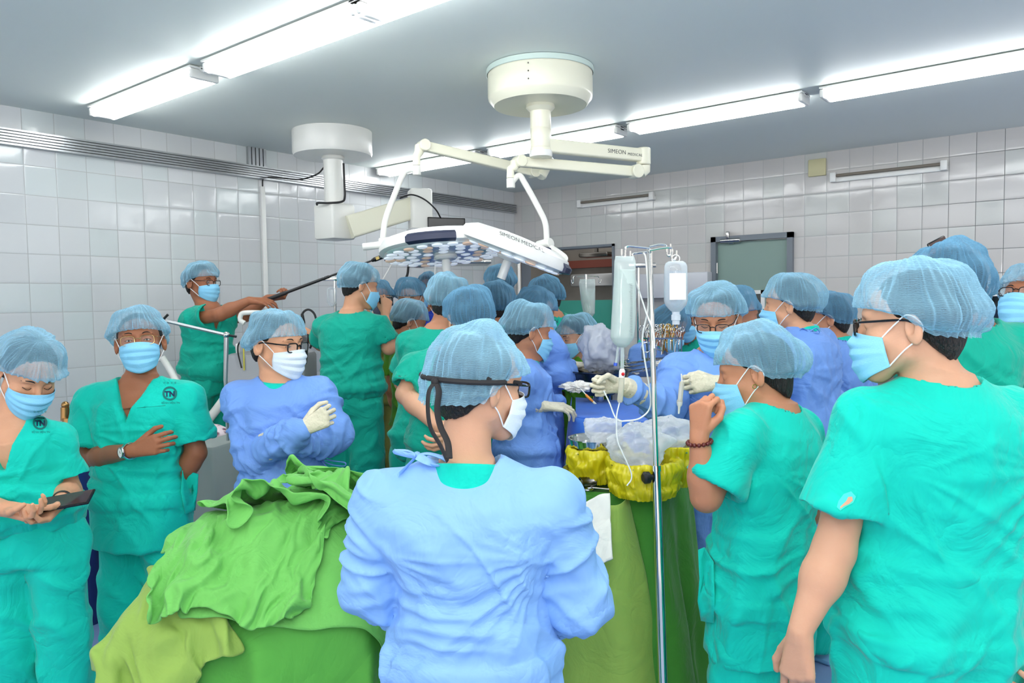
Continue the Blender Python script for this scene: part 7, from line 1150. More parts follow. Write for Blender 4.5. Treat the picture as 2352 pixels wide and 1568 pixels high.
P('tall', ['tall person in blue gown, gloves and black glasses, holding up a drip chamber'], 2.95, (1645, 735), -22, 20, 0, sh=(1645, 820, .03), byaw=-12,
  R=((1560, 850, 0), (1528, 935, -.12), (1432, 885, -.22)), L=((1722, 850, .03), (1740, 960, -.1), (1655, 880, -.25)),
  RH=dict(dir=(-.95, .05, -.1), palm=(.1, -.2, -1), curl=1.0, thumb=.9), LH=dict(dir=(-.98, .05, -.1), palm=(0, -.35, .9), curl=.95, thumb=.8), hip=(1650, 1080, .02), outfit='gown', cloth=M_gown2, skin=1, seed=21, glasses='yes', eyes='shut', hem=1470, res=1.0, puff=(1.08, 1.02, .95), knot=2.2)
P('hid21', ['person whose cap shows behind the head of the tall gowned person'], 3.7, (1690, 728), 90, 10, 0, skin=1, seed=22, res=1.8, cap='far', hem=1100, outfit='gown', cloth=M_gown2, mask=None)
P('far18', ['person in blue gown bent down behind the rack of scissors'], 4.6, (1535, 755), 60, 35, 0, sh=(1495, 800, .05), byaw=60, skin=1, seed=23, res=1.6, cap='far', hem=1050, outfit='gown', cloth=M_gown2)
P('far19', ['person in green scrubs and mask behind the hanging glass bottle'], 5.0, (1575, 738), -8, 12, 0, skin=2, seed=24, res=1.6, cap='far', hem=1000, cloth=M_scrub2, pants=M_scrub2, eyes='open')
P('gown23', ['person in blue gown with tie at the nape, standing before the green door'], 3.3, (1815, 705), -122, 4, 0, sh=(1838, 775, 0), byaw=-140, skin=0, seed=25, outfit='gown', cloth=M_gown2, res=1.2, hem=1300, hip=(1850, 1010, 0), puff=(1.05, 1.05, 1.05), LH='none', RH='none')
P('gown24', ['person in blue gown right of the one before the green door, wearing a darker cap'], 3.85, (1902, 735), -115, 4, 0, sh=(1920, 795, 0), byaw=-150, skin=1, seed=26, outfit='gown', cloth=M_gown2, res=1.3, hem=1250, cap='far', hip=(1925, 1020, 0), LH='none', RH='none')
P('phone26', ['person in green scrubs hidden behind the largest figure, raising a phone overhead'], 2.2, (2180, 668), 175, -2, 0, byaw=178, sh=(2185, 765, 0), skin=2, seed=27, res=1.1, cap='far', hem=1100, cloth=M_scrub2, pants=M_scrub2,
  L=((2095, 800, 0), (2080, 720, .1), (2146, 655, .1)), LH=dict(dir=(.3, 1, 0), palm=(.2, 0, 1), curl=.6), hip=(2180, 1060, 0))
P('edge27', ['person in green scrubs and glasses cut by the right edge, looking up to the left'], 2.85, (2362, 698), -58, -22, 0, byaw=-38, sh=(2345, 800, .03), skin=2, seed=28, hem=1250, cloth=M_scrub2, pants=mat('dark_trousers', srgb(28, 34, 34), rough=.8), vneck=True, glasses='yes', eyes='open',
  R=((2262, 832, 0), (2262, 960, .05), (2345, 900, -.05)), hip=(2350, 1110, .02))
# ================================================================ surgical lamp on the ceiling
def nudge(P, z): P = np.array(P); P[2] = z; return P
LC = Wz(1240, 160, CEIL)           # centre of the big canopy
LD = depth(LC)
rad = 124*LD/F
lamp = thing('surgical_lamp', 'cream ceiling surgical lamp with a round canopy, lettered arm and two lamp heads', 'surgical lamp', LC)
m = MB(); m.lathe([(rad*.99, -.002), (rad*1.0, -.03), (rad*.985, -.032)], LC, 48); m.build('canopy_rim', mat('canopy_rim', srgb(205, 222, 215), rough=.3), lamp)
m = MB(); m.lathe([(rad*.97, -.03), (rad*.97, -.150), (rad*.96, -.165), (rad*.86, -.20), (rad*.84, -.198), (.01, -.192)], LC, 56); m.build('canopy', M_cream, lamp)
for dz in (.05, .09, .13):
    a = math.radians(0); p = LC-GF*rad*.972*math.cos(.25)-GR*rad*.975*math.sin(.25)-UP*dz
    one('screw', M_dsteel, lamp, lambda m: m.cyl(p, p-GF*.004, .004, 8))
pr = .058; pb = W(1242, 358, LD)[2]
m = MB(); z0 = CEIL-.18
m.lathe([(.075, z0+.02), (.080, z0-.03), (.065, z0-.045), (pr, z0-.05), (pr, z0-.14), (pr*.97, z0-.143), (pr, z0-.147), (pr, z0-.245), (pr*.97, z0-.248), (pr*1.04, z0-.252), (pr*1.06, pb+.03), (pr*1.06, pb), (pr*.9, pb-.004), (.003, pb-.004)], (LC[0], LC[1], 0), 36)
m.build('pole', M_cream, lamp)
m = MB(); m.lathe([(pr*1.075, pb+.032), (pr*1.09, pb+.028), (pr*1.09, pb+.003), (pr*1.07, pb-.002)], (LC[0], LC[1], 0), 36); m.build('ring', M_white, lamp)
def barm(name, A, B, h, w, mt, r_end=None, parent=lamp, taper=1.0):
    """flat box arm between two points"""
    d = nrm(B-A); s_ = nrm(np.cross(d, UP)); u_ = np.cross(s_, d)
    m = MB(); rings = []
    for k, t in ((1, A), (taper, B)):
        ring = []
        for sx, sy, a0 in ((1, 1, 0), (-1, 1, 90), (-1, -1, 180), (1, -1, 270)):
            for q in range(4):
                a = math.radians(a0+q*30); b = .35*w/2
                ring.append(t+s_*(sx*(w/2-b)+b*math.cos(a))+u_*(sy*(h/2*k-b)+b*math.sin(a)))
        rings.append(ring)
    m.loft(rings)
    return m.build(name, mt, parent)
def project_on(ob, target, d, off=.0015):
    """lay a flat mesh onto the surface of another object along direction d"""
    def wl(o):
        L_ = V3(0, 0, 0)
        while o is not None: L_ = L_+np.array(o.location); o = o.parent
        return L_
    tl, ol = wl(target), wl(ob)
    bv = BVHTree.FromPolygons([tuple(np.array(v.co)+tl) for v in target.data.vertices], [tuple(p.vertices) for p in target.data.polygons])
    for v in ob.data.vertices:
        w = np.array(v.co)+ol; hit = bv.ray_cast(Vector(w), Vector(d))
        if hit[0] is not None: v.co = Vector(np.array(hit[0])-np.asarray(d)*off-ol)
# arm 1 (lettered)
A1 = W(1243, 333, LD); B1 = W(1478, 356, LD+.30); B1[2] = A1[2]-.01
arm1 = barm('swing_arm', A1, B1, .075, .055, M_cream)
def text_on(name, txt, size, P0, xdir, ydir, mt, parent, depth_=.0008, bold=0, font_shear=0, spacing=1):
    cu = bpy.data.curves.new(name, 'FONT'); cu.body = txt; cu.size = size; cu.extrude = depth_; cu.align_x = 'CENTER'; cu.align_y = 'CENTER'; cu.offset = bold; cu.space_character = spacing
    ob = bpy.data.objects.new('tmp', cu); COL.objects.link(ob)
    dg = bpy.context.evaluated_depsgraph_get(); dg.update()
    me = bpy.data.meshes.new_from_object(ob.evaluated_get(dg)); bpy.data.objects.remove(ob)
    v = np.array([list(x.co) for x in me.vertices]); f = [list(p.vertices) for p in me.polygons]
    xd, yd = nrm(xdir), nrm(ydir); zd = np.cross(xd, yd)
    return mesh_np(name, P0+v[:, :1]*xd+v[:, 1:2]*yd+v[:, 2:]*zd, f, mt, parent, smooth=False)
d1 = nrm(B1-A1); side = nrm(np.cross(d1, UP)); side = side if side@GF < 0 else -side
text_on('lettering', 'SIMEON', .034, lerp(A1, B1, .70)+side*.0285, d1, UP, M_text, arm1, spacing=1.05, bold=-.0004)
text_on('lettering', 'MEDICAL', .023, lerp(A1, B1, .885)+side*.0285-UP*.006, d1, UP, M_text, arm1, spacing=1.15, bold=-.0003)
m = MB(); m.cyl(B1+UP*.045, B1-UP*.055, .042, 28, bev=.006); m.build('elbow_joint', M_cream, lamp)
# arm 2: knuckle below joint, spring arm to the left
K2 = B1-UP*.10+d1*(-.01)
m = MB(); m.tube([B1-UP*.06, B1-UP*.085, B1-UP*.11-d1*.02], [.040, .040, .03], 20)
m.cyl(K2-d1*.055-side*.03, K2-d1*.055+side*.045, .040, 28, bev=.004); m.build('knuckle', M_cream, lamp)
KA = K2-d1*.055; E2 = W(1192, 371, LD+.06)
sp2 = barm('spring_arm', KA, E2, .062, .05, M_cream, taper=.9)
def headlink(E, low, tubepts, nm):
    s2 = side
    m = MB(); m.cyl(E-s2*.035, E+s2*.045, .033, 28, bev=.004); m.build('knuckle', M_cream, lamp)
    m = MB(); x = nrm(low-E); 
    m.tube([E+GR*-.02-UP*.0, lerp(E, low, .35)-GR*.012, low+UP*.05, low+UP*.001], [.028, .026, .023, .023], 18)
    m.build('drop_link', M_cream, lamp)
    m = MB(); m.cyl(low, low-UP*.055, .024, 20, bev=.003); m.build('swivel', M_offw, lamp)
    m = MB(); m.tube(catmull(tubepts, 8), .0165, 14); m.build('yoke_tube', M_offw, lamp)
low2 = W(1173, 409, LD+.06)
headlink(E2, low2, [low2-UP*.03, W(1192, 403, LD+.06), W(1205, 420, LD+.05), W(1238, 480, LD+.02), W(1253, 515, LD), W(1256, 560, LD)], '')
# arm for the other head, reaching back from the pole
A3 = V3(LC[0], LC[1], pb+.05); B3 = W(1262, 400, LD+.55)
barm('swing_arm', A3, nudge(B3, A3[2]), .07, .055, M_cream)
B3t = nudge(B3, A3[2]); K3 = W(1240, 398, LD+.5)
m = MB(); m.cyl(B3t+UP*.04, K3-UP*.02, .038, 24, bev=.006); m.cyl(W(1225, 395, LD+.5)-side*.03, W(1225, 395, LD+.5)+side*.04, .036, 28, bev=.004); m.build('knuckle', M_cream, lamp)
E1 = W(972, 335, LD+.15)
barm('spring_arm', W(1225, 395, LD+.5), E1, .062, .05, M_cream, taper=.9)
low1 = W(957, 380, LD+.13)
headlink(E1, low1, [low1-UP*.03, W(940, 390, LD+.13), W(925, 402, LD+.13), W(905, 450, LD+.1), W(885, 505, LD+.05), W(878, 560, LD+.02)], '')
# lamp heads
M_led = mat('lamp_lens', srgb(214, 222, 222), rough=.12, spec=.8, bump=(14, .35, 2))
M_reflA = mat('lens_amber', srgb(226, 190, 165), rough=.15, emit=((1, .8, .65, 1), .12))
M_reflB = mat('lens_cold', srgb(225, 235, 248), rough=.15, emit=((.9, .95, 1, 1), .25))
def lamp_head(C, ax_x, nrm_, R_, ry, thick, nm, lenses, grips=(-90, 30, 150)):
    x = nrm(ax_x); z = nrm(nrm_-x*(nrm_@x)); y = np.cross(z, x)   # z points up out of the back
    hd = None
    def hexr(r, zz, k=1.0, off=0):
        out = []
        for i in range(48):
            a = 2*math.pi*i/48; c_ = math.cos(3*a); rr = r*(1+.055*c_)
            out.append(C+x*rr*math.cos(a)+y*rr*ry*math.sin(a)+z*zz)
        return out
    m = MB(); m.loft([hexr(R_*.2, thick*1.05), hexr(R_*.75, thick*.9), hexr(R_*.95, thick*.55), hexr(R_, thick*.1), hexr(R_, -thick*.2), hexr(R_*.94, -thick*.32)])
    hd = m.build('lamp_head', M_white, lamp)
    m = MB(); m.loft([hexr(R_*.93, -thick*.30), hexr(R_*.90, -thick*.42), hexr(R_*.55, -thick*.50), hexr(R_*.05, -thick*.52)]); m.build('lens', M_led, hd)
    m = MB(); m.lathe([(.001, 0), (.062, 0), (.066, -.012), (.055, -.022), (.02, -.024), (.001, -.024)], C-z*(thick*.52), 24, np.array([x, y, z])); m.build('hub', M_white, hd)
    m = MB(); m.tube([C-z*(thick*.52+.02), C-z*(thick*.52+.03), C-z*(thick*.52+.125)], [.020, .024, .024], 18); m.build('handle', M_white, hd)
    if lenses:
        k = 0
        for rr, n in ((.30, 7), (.50, 13), (.68, 18), (.83, 24)):
            for i in range(n):
                a = 2*math.pi*i/n+rr; p = C+x*R_*rr*math.cos(a)+y*R_*ry*rr*math.sin(a)-z*(thick*(.46+.0*rr)+.004)
                k += 1
                one('led', M_reflA if k % 4 == 0 else M_reflB, hd, lambda m: m.lathe([(.001, -.006), (.016, -.005), (.027, -.001), (.029, .006)], p, 14, np.array([x, y, z])))
    # dark grips round the rim
    for a0 in ([math.radians(q) for q in grips]):
        m = MB(); rings = []
        for q in np.linspace(-.34, .34, 9):
            a = a0+q; rr = R_*(1+.055*math.cos(3*a))
            e = C+x*rr*math.cos(a)+y*rr*ry*math.sin(a); o_ = nrm(x*math.cos(a)+y*ry*math.sin(a))
            rings.append([e-o_*.012+z*thick*.40, e+o_*.014+z*thick*.15, e+o_*.014-z*thick*.22, e-o_*.016-z*thick*.36])
        m.loft(rings); m.build('grip', M_navy, hd)
    return hd, x, y, z
C1 = W(1022, 571, LD-.05)
h1, x1, y1, z1 = lamp_head(C1, GR*1.0+UP*.09-GF*.1, UP*1.0+GF*.12-GR*.02, .37, .92, .075, 'a', True)
m = MB(); m.tube(catmull([W(834, 567, LD-.1), W(860, 564, LD-.1), W(892, 560, LD-.08), W(930, 558, LD-.02)], 6), .020, 14); m.cyl(W(872, 560, LD-.05), W(905, 556, LD-.05), .032, 24, bev=.003); m.build('pivot', M_offw, lamp)
C2 = W(1176, 573, LD-.18)
h2, x2, y2, z2 = lamp_head(C2, GR*.92-UP*.37-GF*.1, UP*.93+GR*.38-GF*.05, .305, .95, .075, 'b', True, (0, 180, 90))
tx = text_on('lettering', 'SIMEON MEDICAL', .030, C2-GF*.5+UP*.02+GR*.05, x2, UP, M_text, h2, depth_=0)
project_on(tx, h2, GF, .0012)
m = MB(); m.cyl(W(1236, 566, LD+.02), W(1266, 558, LD-.04), .030, 24, bev=.003); m.build('pivot', M_offw, lamp)
m = MB(); m.tube(catmull([W(1266, 568, LD-.05), W(1285, 580, LD-.10), W(1299, 593, LD-.13), W(1290, 604, LD-.17), W(1262, 604, LD-.2)], 6), .014, 12); m.build('yoke_tube', M_offw, lamp)
m = MB(); m.box(W(1254, 578, LD-.04), (.07, .06, .05), np.array([GR*.95-UP*.2, GF, UP]), bev=.008); m.build('pivot_cover', M_navy, lamp)

# ================================================================ ceiling pendant with shelf
PC = Wz(763, 303, CEIL); PD = depth(PC); pr_ = 90*PD/F
pend = thing('ceiling_pendant', 'off white ceiling pendant with round canopy, square column box, long arm and steel shelf', 'pendant', PC)
one('canopy', M_offw, pend, lambda m: m.lathe([(pr_, -.001), (pr_, -.16), (pr_*.97, -.18), (.01, -.182)], PC, 48))
cb = W(767, 468, PD)[2]
one('column', M_offw, pend, lambda m: m.lathe([(.085, CEIL-.17), (.085, CEIL-.2), (.072, CEIL-.21), (.070, cb), (.01, cb)], (PC[0], PC[1], 0), 32))
bc = W(760, 511, PD-.02); bz0 = W(760, 550, PD)[2]
# pendant frame: box turned 30 degrees
pa = math.radians(28); bx = GR*math.cos(pa)+GF*math.sin(pa); byv = np.cross(UP, bx); PA = np.array([bx, byv, UP])
bcz = V3(PC[0], PC[1], (cb+bz0)/2)
one('joint_box', M_offw, pend, lambda m: m.box(bcz, (.22, .22, cb-bz0), np.array([nrm(GR*.8-GF*.6), nrm(GF*.8+GR*.6), UP]), bev=.018))
AE = W(965, 478, PD+.25); AS = bcz+GR*.08+UP*.0
AEz = W(965, 478, PD+.25)
barm('swing_arm', W(800, 522, PD), W(945, 478, PD+.25), .17, .12, M_cream, parent=pend)
hz_ = W(963, 435, PD+.25)[2]; hb_ = W(963, 535, PD+.25)[2]
one('arm_head', M_offw, pend, lambda m: m.box((AEz[0], AEz[1], (hz_+hb_)/2), (.17, .16, hz_-hb_), np.array([nrm(GR*.9+GF*.3), nrm(GF*.9-GR*.3), UP]), bev=.02))
sd_ = PD+.2
sz_ = W(1030, 604, sd_)[2]
one('drop_column', mat('column_silver', srgb(200, 202, 204), rough=.25, metal=.3), pend, lambda m: m.box((W(958, 560, sd_)[0], W(958, 560, sd_)[1], (hb_+sz_)/2+.0), (.13, .12, hb_-sz_+.06), PA, bev=.012))
for dx in (-.015, .02):
    one('rail', M_chrome, pend, lambda m: m.box(W(955+dx*300, 560, sd_-.09)*V3(1, 1, 0)+UP*((hb_+sz_)/2), (.012, .012, hb_-sz_), PA))
shc = W(1034, 604, sd_-.05); shx = nrm(GR+GF*.1)
SA = np.array([shx, np.cross(UP, shx), UP])
one('shelf', M_steel, pend, lambda m: m.box(shc, (.60, .42, .03), SA, bev=.004))
for k in (-.25, .0, .25):
    one('screw', M_chrome, pend, lambda m: m.cyl(shc+shx*k-SA[1]*.212, shc+shx*k-SA[1]*.218, .007, 10))
bk = shc+shx*.06-SA[1]*.05+UP*.065
def basket(m):
    for z in (-.05, .05):
        for (a, b_) in (((-.13, -.1), (.13, -.1)), ((.13, -.1), (.13, .1)), ((.13, .1), (-.13, .1)), ((-.13, .1), (-.13, -.1))):
            m.tube([bk+shx*a[0]+SA[1]*a[1]+UP*z, bk+shx*b_[0]+SA[1]*b_[1]+UP*z], .0025, 6)
    for i in range(22):
        for s_ in (-.1, .1): m.tube([bk+shx*(-.13+i*.0124)+SA[1]*s_-UP*.05, bk+shx*(-.13+i*.0124)+SA[1]*s_+UP*.05], .0017, 5)
bo = MB(); basket(bo); bo = bo.build('wire_basket', M_white); tag(bo, 'small white wire basket standing on the pendant shelf', 'basket')
# monitor
mc = W(1026, 540, sd_+.02)
mon = thing('monitor', 'black flat screen monitor standing on the pendant shelf', 'monitor', mc)
mx_ = nrm(GR-UP*.035+GF*.1); MA = np.array([mx_, np.cross(UP, mx_), UP])
one('housing', M_black, mon, lambda m: m.box(mc, (.29, .03, .27), MA, bev=.006))
one('screen', mat('screen_black', srgb(5, 5, 6), rough=.25), mon, lambda m: m.box(mc-MA[1]*.016, (.272, .002, .25), MA))
one('stand', M_blackg, mon, lambda m: (m.box(mc-UP*.15+MA[1]*.03, (.05, .03, .12), MA, bev=.004), m.box(shc+shx*.02+UP*.02+MA[1]*.03, (.18, .12, .012), MA, bev=.004)))
# cables of the pendant
def cable(pts, r, label, mt=M_black, name='cable', cat='cable', k=8):
    m = MB(); m.tube(catmull(pts, k), r, 8); o = m.build(name, mt); tag(o, label, cat); return o
cable([W(745, 383, PD), W(728, 400, PD), W(690, 412, PD+.1), W(650, 409, PD+.15), Wx(615, 407, XL+.03), Wx(604, 412, XL+.025), Wx(603, 428, XL+.025)], .006, 'black cable running from the pendant column to the wall conduit')
cable([W(789, 375, PD-.06), W(791, 420, PD-.07), W(792, 452, PD-.07), W(785, 463, PD-.09), W(755, 466, PD-.12), W(730, 466, PD-.1), W(728, 470, PD-.08)], .008, 'black cable wound round the foot of the pendant column')
cable([W(918, 455, PD+.1), W(945, 447, PD+.08), W(975, 458, PD+.05), W(1000, 480, PD+.1), W(1012, 500, PD+.18)], .006, 'black cable arching from the pendant arm down to the monitor')
cable([W(938, 612, sd_-.1), W(934, 635, sd_-.1), W(915, 665, sd_-.1), W(892, 690, sd_-.1), W(885, 720, sd_-.1)], .009, 'thick black cable hanging from the shelf behind the capped heads')
cable([W(1030, 585, sd_-.2), W(1020, 595, sd_-.25), W(1003, 600, sd_-.27), W(999, 620, sd_-.27), W(1000, 650, sd_-.27)], .005, 'white tube looping over the shelf edge', M_white)
cable([W(908, 590, sd_-.1), W(895, 615, sd_-.1), W(878, 645, sd_-.1)], .006, 'white cord slanting down from the shelf end beside the boom tip', M_white)
cable([W(1070, 590, sd_-.15), W(1080, 576, sd_-.15), W(1098, 578, sd_-.15), W(1100, 590, sd_-.15), W(1088, 594, sd_-.15), W(1073, 592, sd_-.15)], .004, 'coiled thin black lead lying on the shelf right of the basket')

# ================================================================ boom pole
bp0 = W(606, 691, 4.80); bp1 = W(855, 598, 4.86)
bm = thing('boom_pole', 'long black boom pole with a small camera at its tip, held above the crowd', 'boom pole', bp0)
one('grip', M_black, bm, lambda m: m.tube([bp0, lerp(bp0, bp1, .2), lerp(bp0, bp1, .205)], [.013, .013, .008], 12))
one('pole', mat('carbon_black', srgb(22, 22, 24), rough=.3), bm, lambda m: m.tube([lerp(bp0, bp1, .2), lerp(bp0, bp1, .6), lerp(bp0, bp1, .602), bp1], [.010, .010, .007, .006], 12))
dv = nrm(bp1-bp0); tip = bp1+dv*.05
one('camera_head', M_blackg, bm, lambda m: (m.ball(bp1+dv*.004, .012, 10), m.box(tip, (.085, .035, .03), np.array([dv, nrm(np.cross(UP, dv)), np.cross(dv, nrm(np.cross(UP, dv)))]), bev=.008)))
one('lamp_window', mat('amber_window', srgb(205, 175, 90), rough=.4), bm, lambda m: m.box(tip-GF*.018-dv*.01, (.022, .004, .018), np.array([dv, GF, nrm(np.cross(dv, GF))])))
# ================================================================ drapes, tables, drips
def skirt(top, zb, amp=.02, freq=9, seed=0, nz=26, flare=.05, out=None, sub=10, zb_fn=None, ph=0):
    """cloth hanging from a top polyline (3D points) to height zb, with pleats deepening downward"""
    P = np.array(catmull(top, sub)); n = len(P)
    s_ = np.concatenate([[0], np.cumsum(np.linalg.norm(np.diff(P, axis=0), axis=1))])
    T = np.gradient(P, axis=0); Nn = np.cross(T, UP); Nn /= np.linalg.norm(Nn, axis=1)[:, None]+1e-9
    if out is not None and (Nn@out).mean() < 0: Nn = -Nn
    V = []
    for k in range(nz):
        t = k/(nz-1)
        zb_ = np.array([zb_fn(x) if zb_fn else zb for x in s_/s_[-1]])
        z = P[:, 2]*(1-t)+zb_*t
        w = noise3(np.stack([s_*freq*.5+seed, np.full(n, t*1.2), np.full(n, seed*1.3)], 1)); w2 = noise3(np.stack([s_*freq+seed, np.full(n, t*1.0+3), np.full(n, 2.)], 1))
        w3 = noise3(np.stack([s_*4+seed, z*9, np.full(n, 7.)], 1))
        d = amp*t**.7*(np.sin(s_*freq*3+w*5+ph)*.7+ridge(w2, 3)*1.6)+flare*t+w3*.004
        q = P+Nn*d[:, None]; q[:, 2] = z; V.append(q)
    V = np.array(V).reshape(-1, 3)
    i = np.arange(nz-1)[:, None]*n; j = np.arange(n-1)[None]
    f = np.stack([i+j, i+j+1, i+n+j+1, i+n+j], -1).reshape(-1, 4)
    return V, f
M_green = cloth_mat('drape_green', srgb(88, 166, 68), wr=.55, wscale=5, var=.05)
M_green2 = cloth_mat('drape_green_dark', srgb(68, 138, 50), wr=.55, wscale=5, var=.05)
M_olive = cloth_mat('drape_olive', srgb(146, 178, 84), wr=.5, wscale=6, var=.05)
M_gtop = cloth_mat('gown_green', srgb(112, 188, 92), wr=.6, wscale=7, var=.04)
M_bluedr = cloth_mat('drape_blue', srgb(66, 120, 216), rough=.65, wr=.3, wscale=4)
def cloth(name, V, f, mt, parent=None, th=.003):
    o = mesh_np(name, V, f, mt, parent); s = o.modifiers.new('thick', 'SOLIDIFY'); s.thickness = th; return o

# --- foreground table with the linen pile
TD = 2.25
tc = W(600, 1330, TD); tc[2] = 0
TZ = .80
rx, ryv = GR*1.0, GF*1.0
TA = nrm(GR+GF*.06); TB = np.cross(UP, TA)
tx0, tx1 = -.33+.035, .32+.035
def tp(a, b, z): return tc+TA*a+TB*b+UP*z
tab = thing('linen_table', 'low steel table under a green drape at the bottom left of the centre', 'table', tc)
one('table_top', M_steel, tab, lambda m: m.box(tp((tx0+tx1)/2, .02, TZ-.03), (tx1-tx0-.04, .46, .03), np.array([TA, TB, UP]), bev=.005))
for a in (tx0+.05, tx1-.05):
    for b in (-.17, .21):
        one('leg', M_chrome, tab, lambda m: m.cyl(tp(a, b, 0), tp(a, b, TZ-.04), .015, 12))
def unpack_cloths():
    out = {}; p = 0
    for nm, nx, ny, o in CLOTH_SETS:
        n = nx*ny*3; r = np.array(CLOTH_STEPS[p:p+n]).reshape(3, ny, nx).transpose(1, 2, 0); p += n
        V = (np.cumsum(np.cumsum(r, 0), 1)+np.array(o))*.003
        i = np.arange(ny-1)[:, None]*nx; j = np.arange(nx-1)[None]
        out[nm] = (V.reshape(-1, 3), np.stack([i+j, i+j+1, i+nx+j+1, i+nx+j], -1).reshape(-1, 4))
    return out
CL = unpack_cloths()
for nm, mt_, name, lb, cat in (('drape', M_green, 'table_drape', 'smooth green drape hanging to the floor under the linen heap', 'drape'),
    ('olive', M_olive, 'surgical_gown', 'olive green gown hanging off the left end of the linen table', 'gown'),
    ('gown4', M_gtop, 'surgical_gown', 'light green gown spread flat under the right half of the linen heap', 'gown'),
    ('gown', M_gtop, 'surgical_gown', 'big wrinkled bright green gown covering the front of the linen heap', 'gown'),
    ('gown3', M_gtop, 'surgical_gown', 'bright green gown rolled in a band along the top of the linen heap', 'gown'),
    ('gown2', M_gtop, 'surgical_gown', 'twisted bright green gown at the right top of the linen heap', 'gown')):
    V, f = CL[nm]; V = relax(V, f, 1, .12)+TA*.035
    o = mesh_np(name, V, f, mt_); tag(o, lb, cat)
    md_ = o.modifiers.new('smooth', 'SUBSURF'); md_.levels = 2; md_.render_levels = 2
    md_ = o.modifiers.new('thick', 'SOLIDIFY'); md_.thickness = .003
# folded linen inside the heap carries the gowns
def mound(P):
    A_ = np.array([TA, TB, UP]); q = lambda *c: tp(*c)+TA*.035
    d = sd_ell(P, q(-.05, .02, .82), (.23, .18, .12), A_)
    for c, r in (((-.12, -.02, .89), .085), ((.02, .02, .91), .08), ((.14, .04, .91), .085), ((.22, .0, .84), .07), ((-.2, -.05, .81), .07)):
        d = smin(d, sd_ell(P, q(*c), (r, r, r), A_), .04)
    return smax(d, TZ+.005-P[:, 2], .01)
v, f = surface(mound, tp(-.02, 0, .95)-.45, tp(0, 0, .95)+.45, .014)
tag(mesh_np('linen_bundle', v, f, M_green2), 'bundle of green linen buried inside the heap', 'linen')

# --- instrument table, right of centre
ID = 2.55
tl = W(1300, 1120, 2.9); tr = W(1560, 1128, 2.6)
IZ = W(1420, 1125, 2.45)[2]
fl_ = Wz(1345, 1135, IZ); fr_ = Wz(1545, 1125, IZ)
itA = nrm((fr_-fl_)*V3(1, 1, 0)); itB = np.cross(UP, itA)
if itB@GF < 0: itB = -itB
ic = Wz(1400, 1090, IZ)
inst = thing('instrument_table', 'instrument table under green drapes beside the drip stand', 'table', (ic[0], ic[1], 0))
k0 = Wz(1290, 1125, IZ); k1 = Wz(1500, 1138, IZ); k2 = Wz(1575, 1085, IZ); k3 = Wz(1300, 1055, IZ)
one('drape_top', M_green2, inst, lambda m: m.prism([k0-UP*.02, k1-UP*.02, k2-UP*.02, k3-UP*.02], UP*.018))
for p in (k0, k1, k2, k3):
    p2 = lerp(p, (k0+k1+k2+k3)/4, .2)
    one('leg', M_chrome, inst, lambda m: m.cyl(V3(p2[0], p2[1], .06), V3(p2[0], p2[1], IZ-.03), .014, 12))
    one('caster', M_black, inst, lambda m: m.cyl(V3(p2[0], p2[1]-.02, .03), V3(p2[0], p2[1]+.02, .03), .03, 14))
o_ = nrm(-GF)
V, f = skirt([k0, lerp(k0, k1, .3), lerp(k0, k1, .7), k1, lerp(k1, k2, .5), k2], .10, amp=.04, freq=7, seed=21, nz=50, flare=.07, out=-GF, sub=22, zb_fn=lambda x: .12+.10*math.sin(x*9)**2)
tag(cloth('drape', V, f, M_green2), 'deep green drape with heavy pleats falling from the instrument table', 'drape')
# olive drape in front, left corner
a0, a1, a2 = Wz(1330, 1140, IZ+.003)-GF*.03, Wz(1405, 1148, IZ+.003)-GF*.04, Wz(1425, 1140, IZ+.003)-GF*.02
e0 = k0-GF*.02-GR*.1
V, f = skirt([e0, a0-GF*.02, a1-GF*.02, a2-GF*.0+GR*.02], .10, amp=.036, freq=6, seed=31, nz=50, flare=.11, out=-GF, sub=24)
tag(cloth('drape', V, f, M_olive), 'olive drape falling over the front corner of the instrument table', 'drape')
M_towel = cloth_mat('white_linen', srgb(222, 222, 214), wr=.4)
tw0 = W(1300, 1180, 2.22); tw1 = W(1400, 1135, 2.22)
def towelmesh():
    T = [W(1298, 1185, 2.25), W(1330, 1165, 2.25), W(1370, 1140, 2.25), W(1400, 1133, 2.25)]; B_ = [W(1320, 1300, 2.16), W(1350, 1300, 2.16), W(1380, 1292, 2.16), W(1406, 1280, 2.16)]
    T = np.array(catmull(T, 8)); B_ = np.array(catmull(B_, 8)); n = len(T); V = []
    for k in np.linspace(0, 1, 24):
        q = T*(1-k)+B_*k; w = noise3(np.stack([np.arange(n)*.2, np.full(n, k*4), np.zeros(n)], 1))
        V.append(q-GF*(w*.006+.012*(1 if k > .45 else 0))[:, None])
    V = np.array(V).reshape(-1, 3); i = np.arange(23)[:, None]*n; j = np.arange(n-1)[None]
    return V, np.stack([i+j, i+j+1, i+n+j+1, i+n+j], -1).reshape(-1, 4)
V, f = towelmesh(); tag(cloth('folded_towel', V, f, M_towel, None, .008), 'folded white towel hanging at the corner of the instrument table', 'towel')

# instruments on the table
def onT(a, b, h=0.0): return Wz(a, b, IZ+h)
c = onT(1350, 1122, .015)
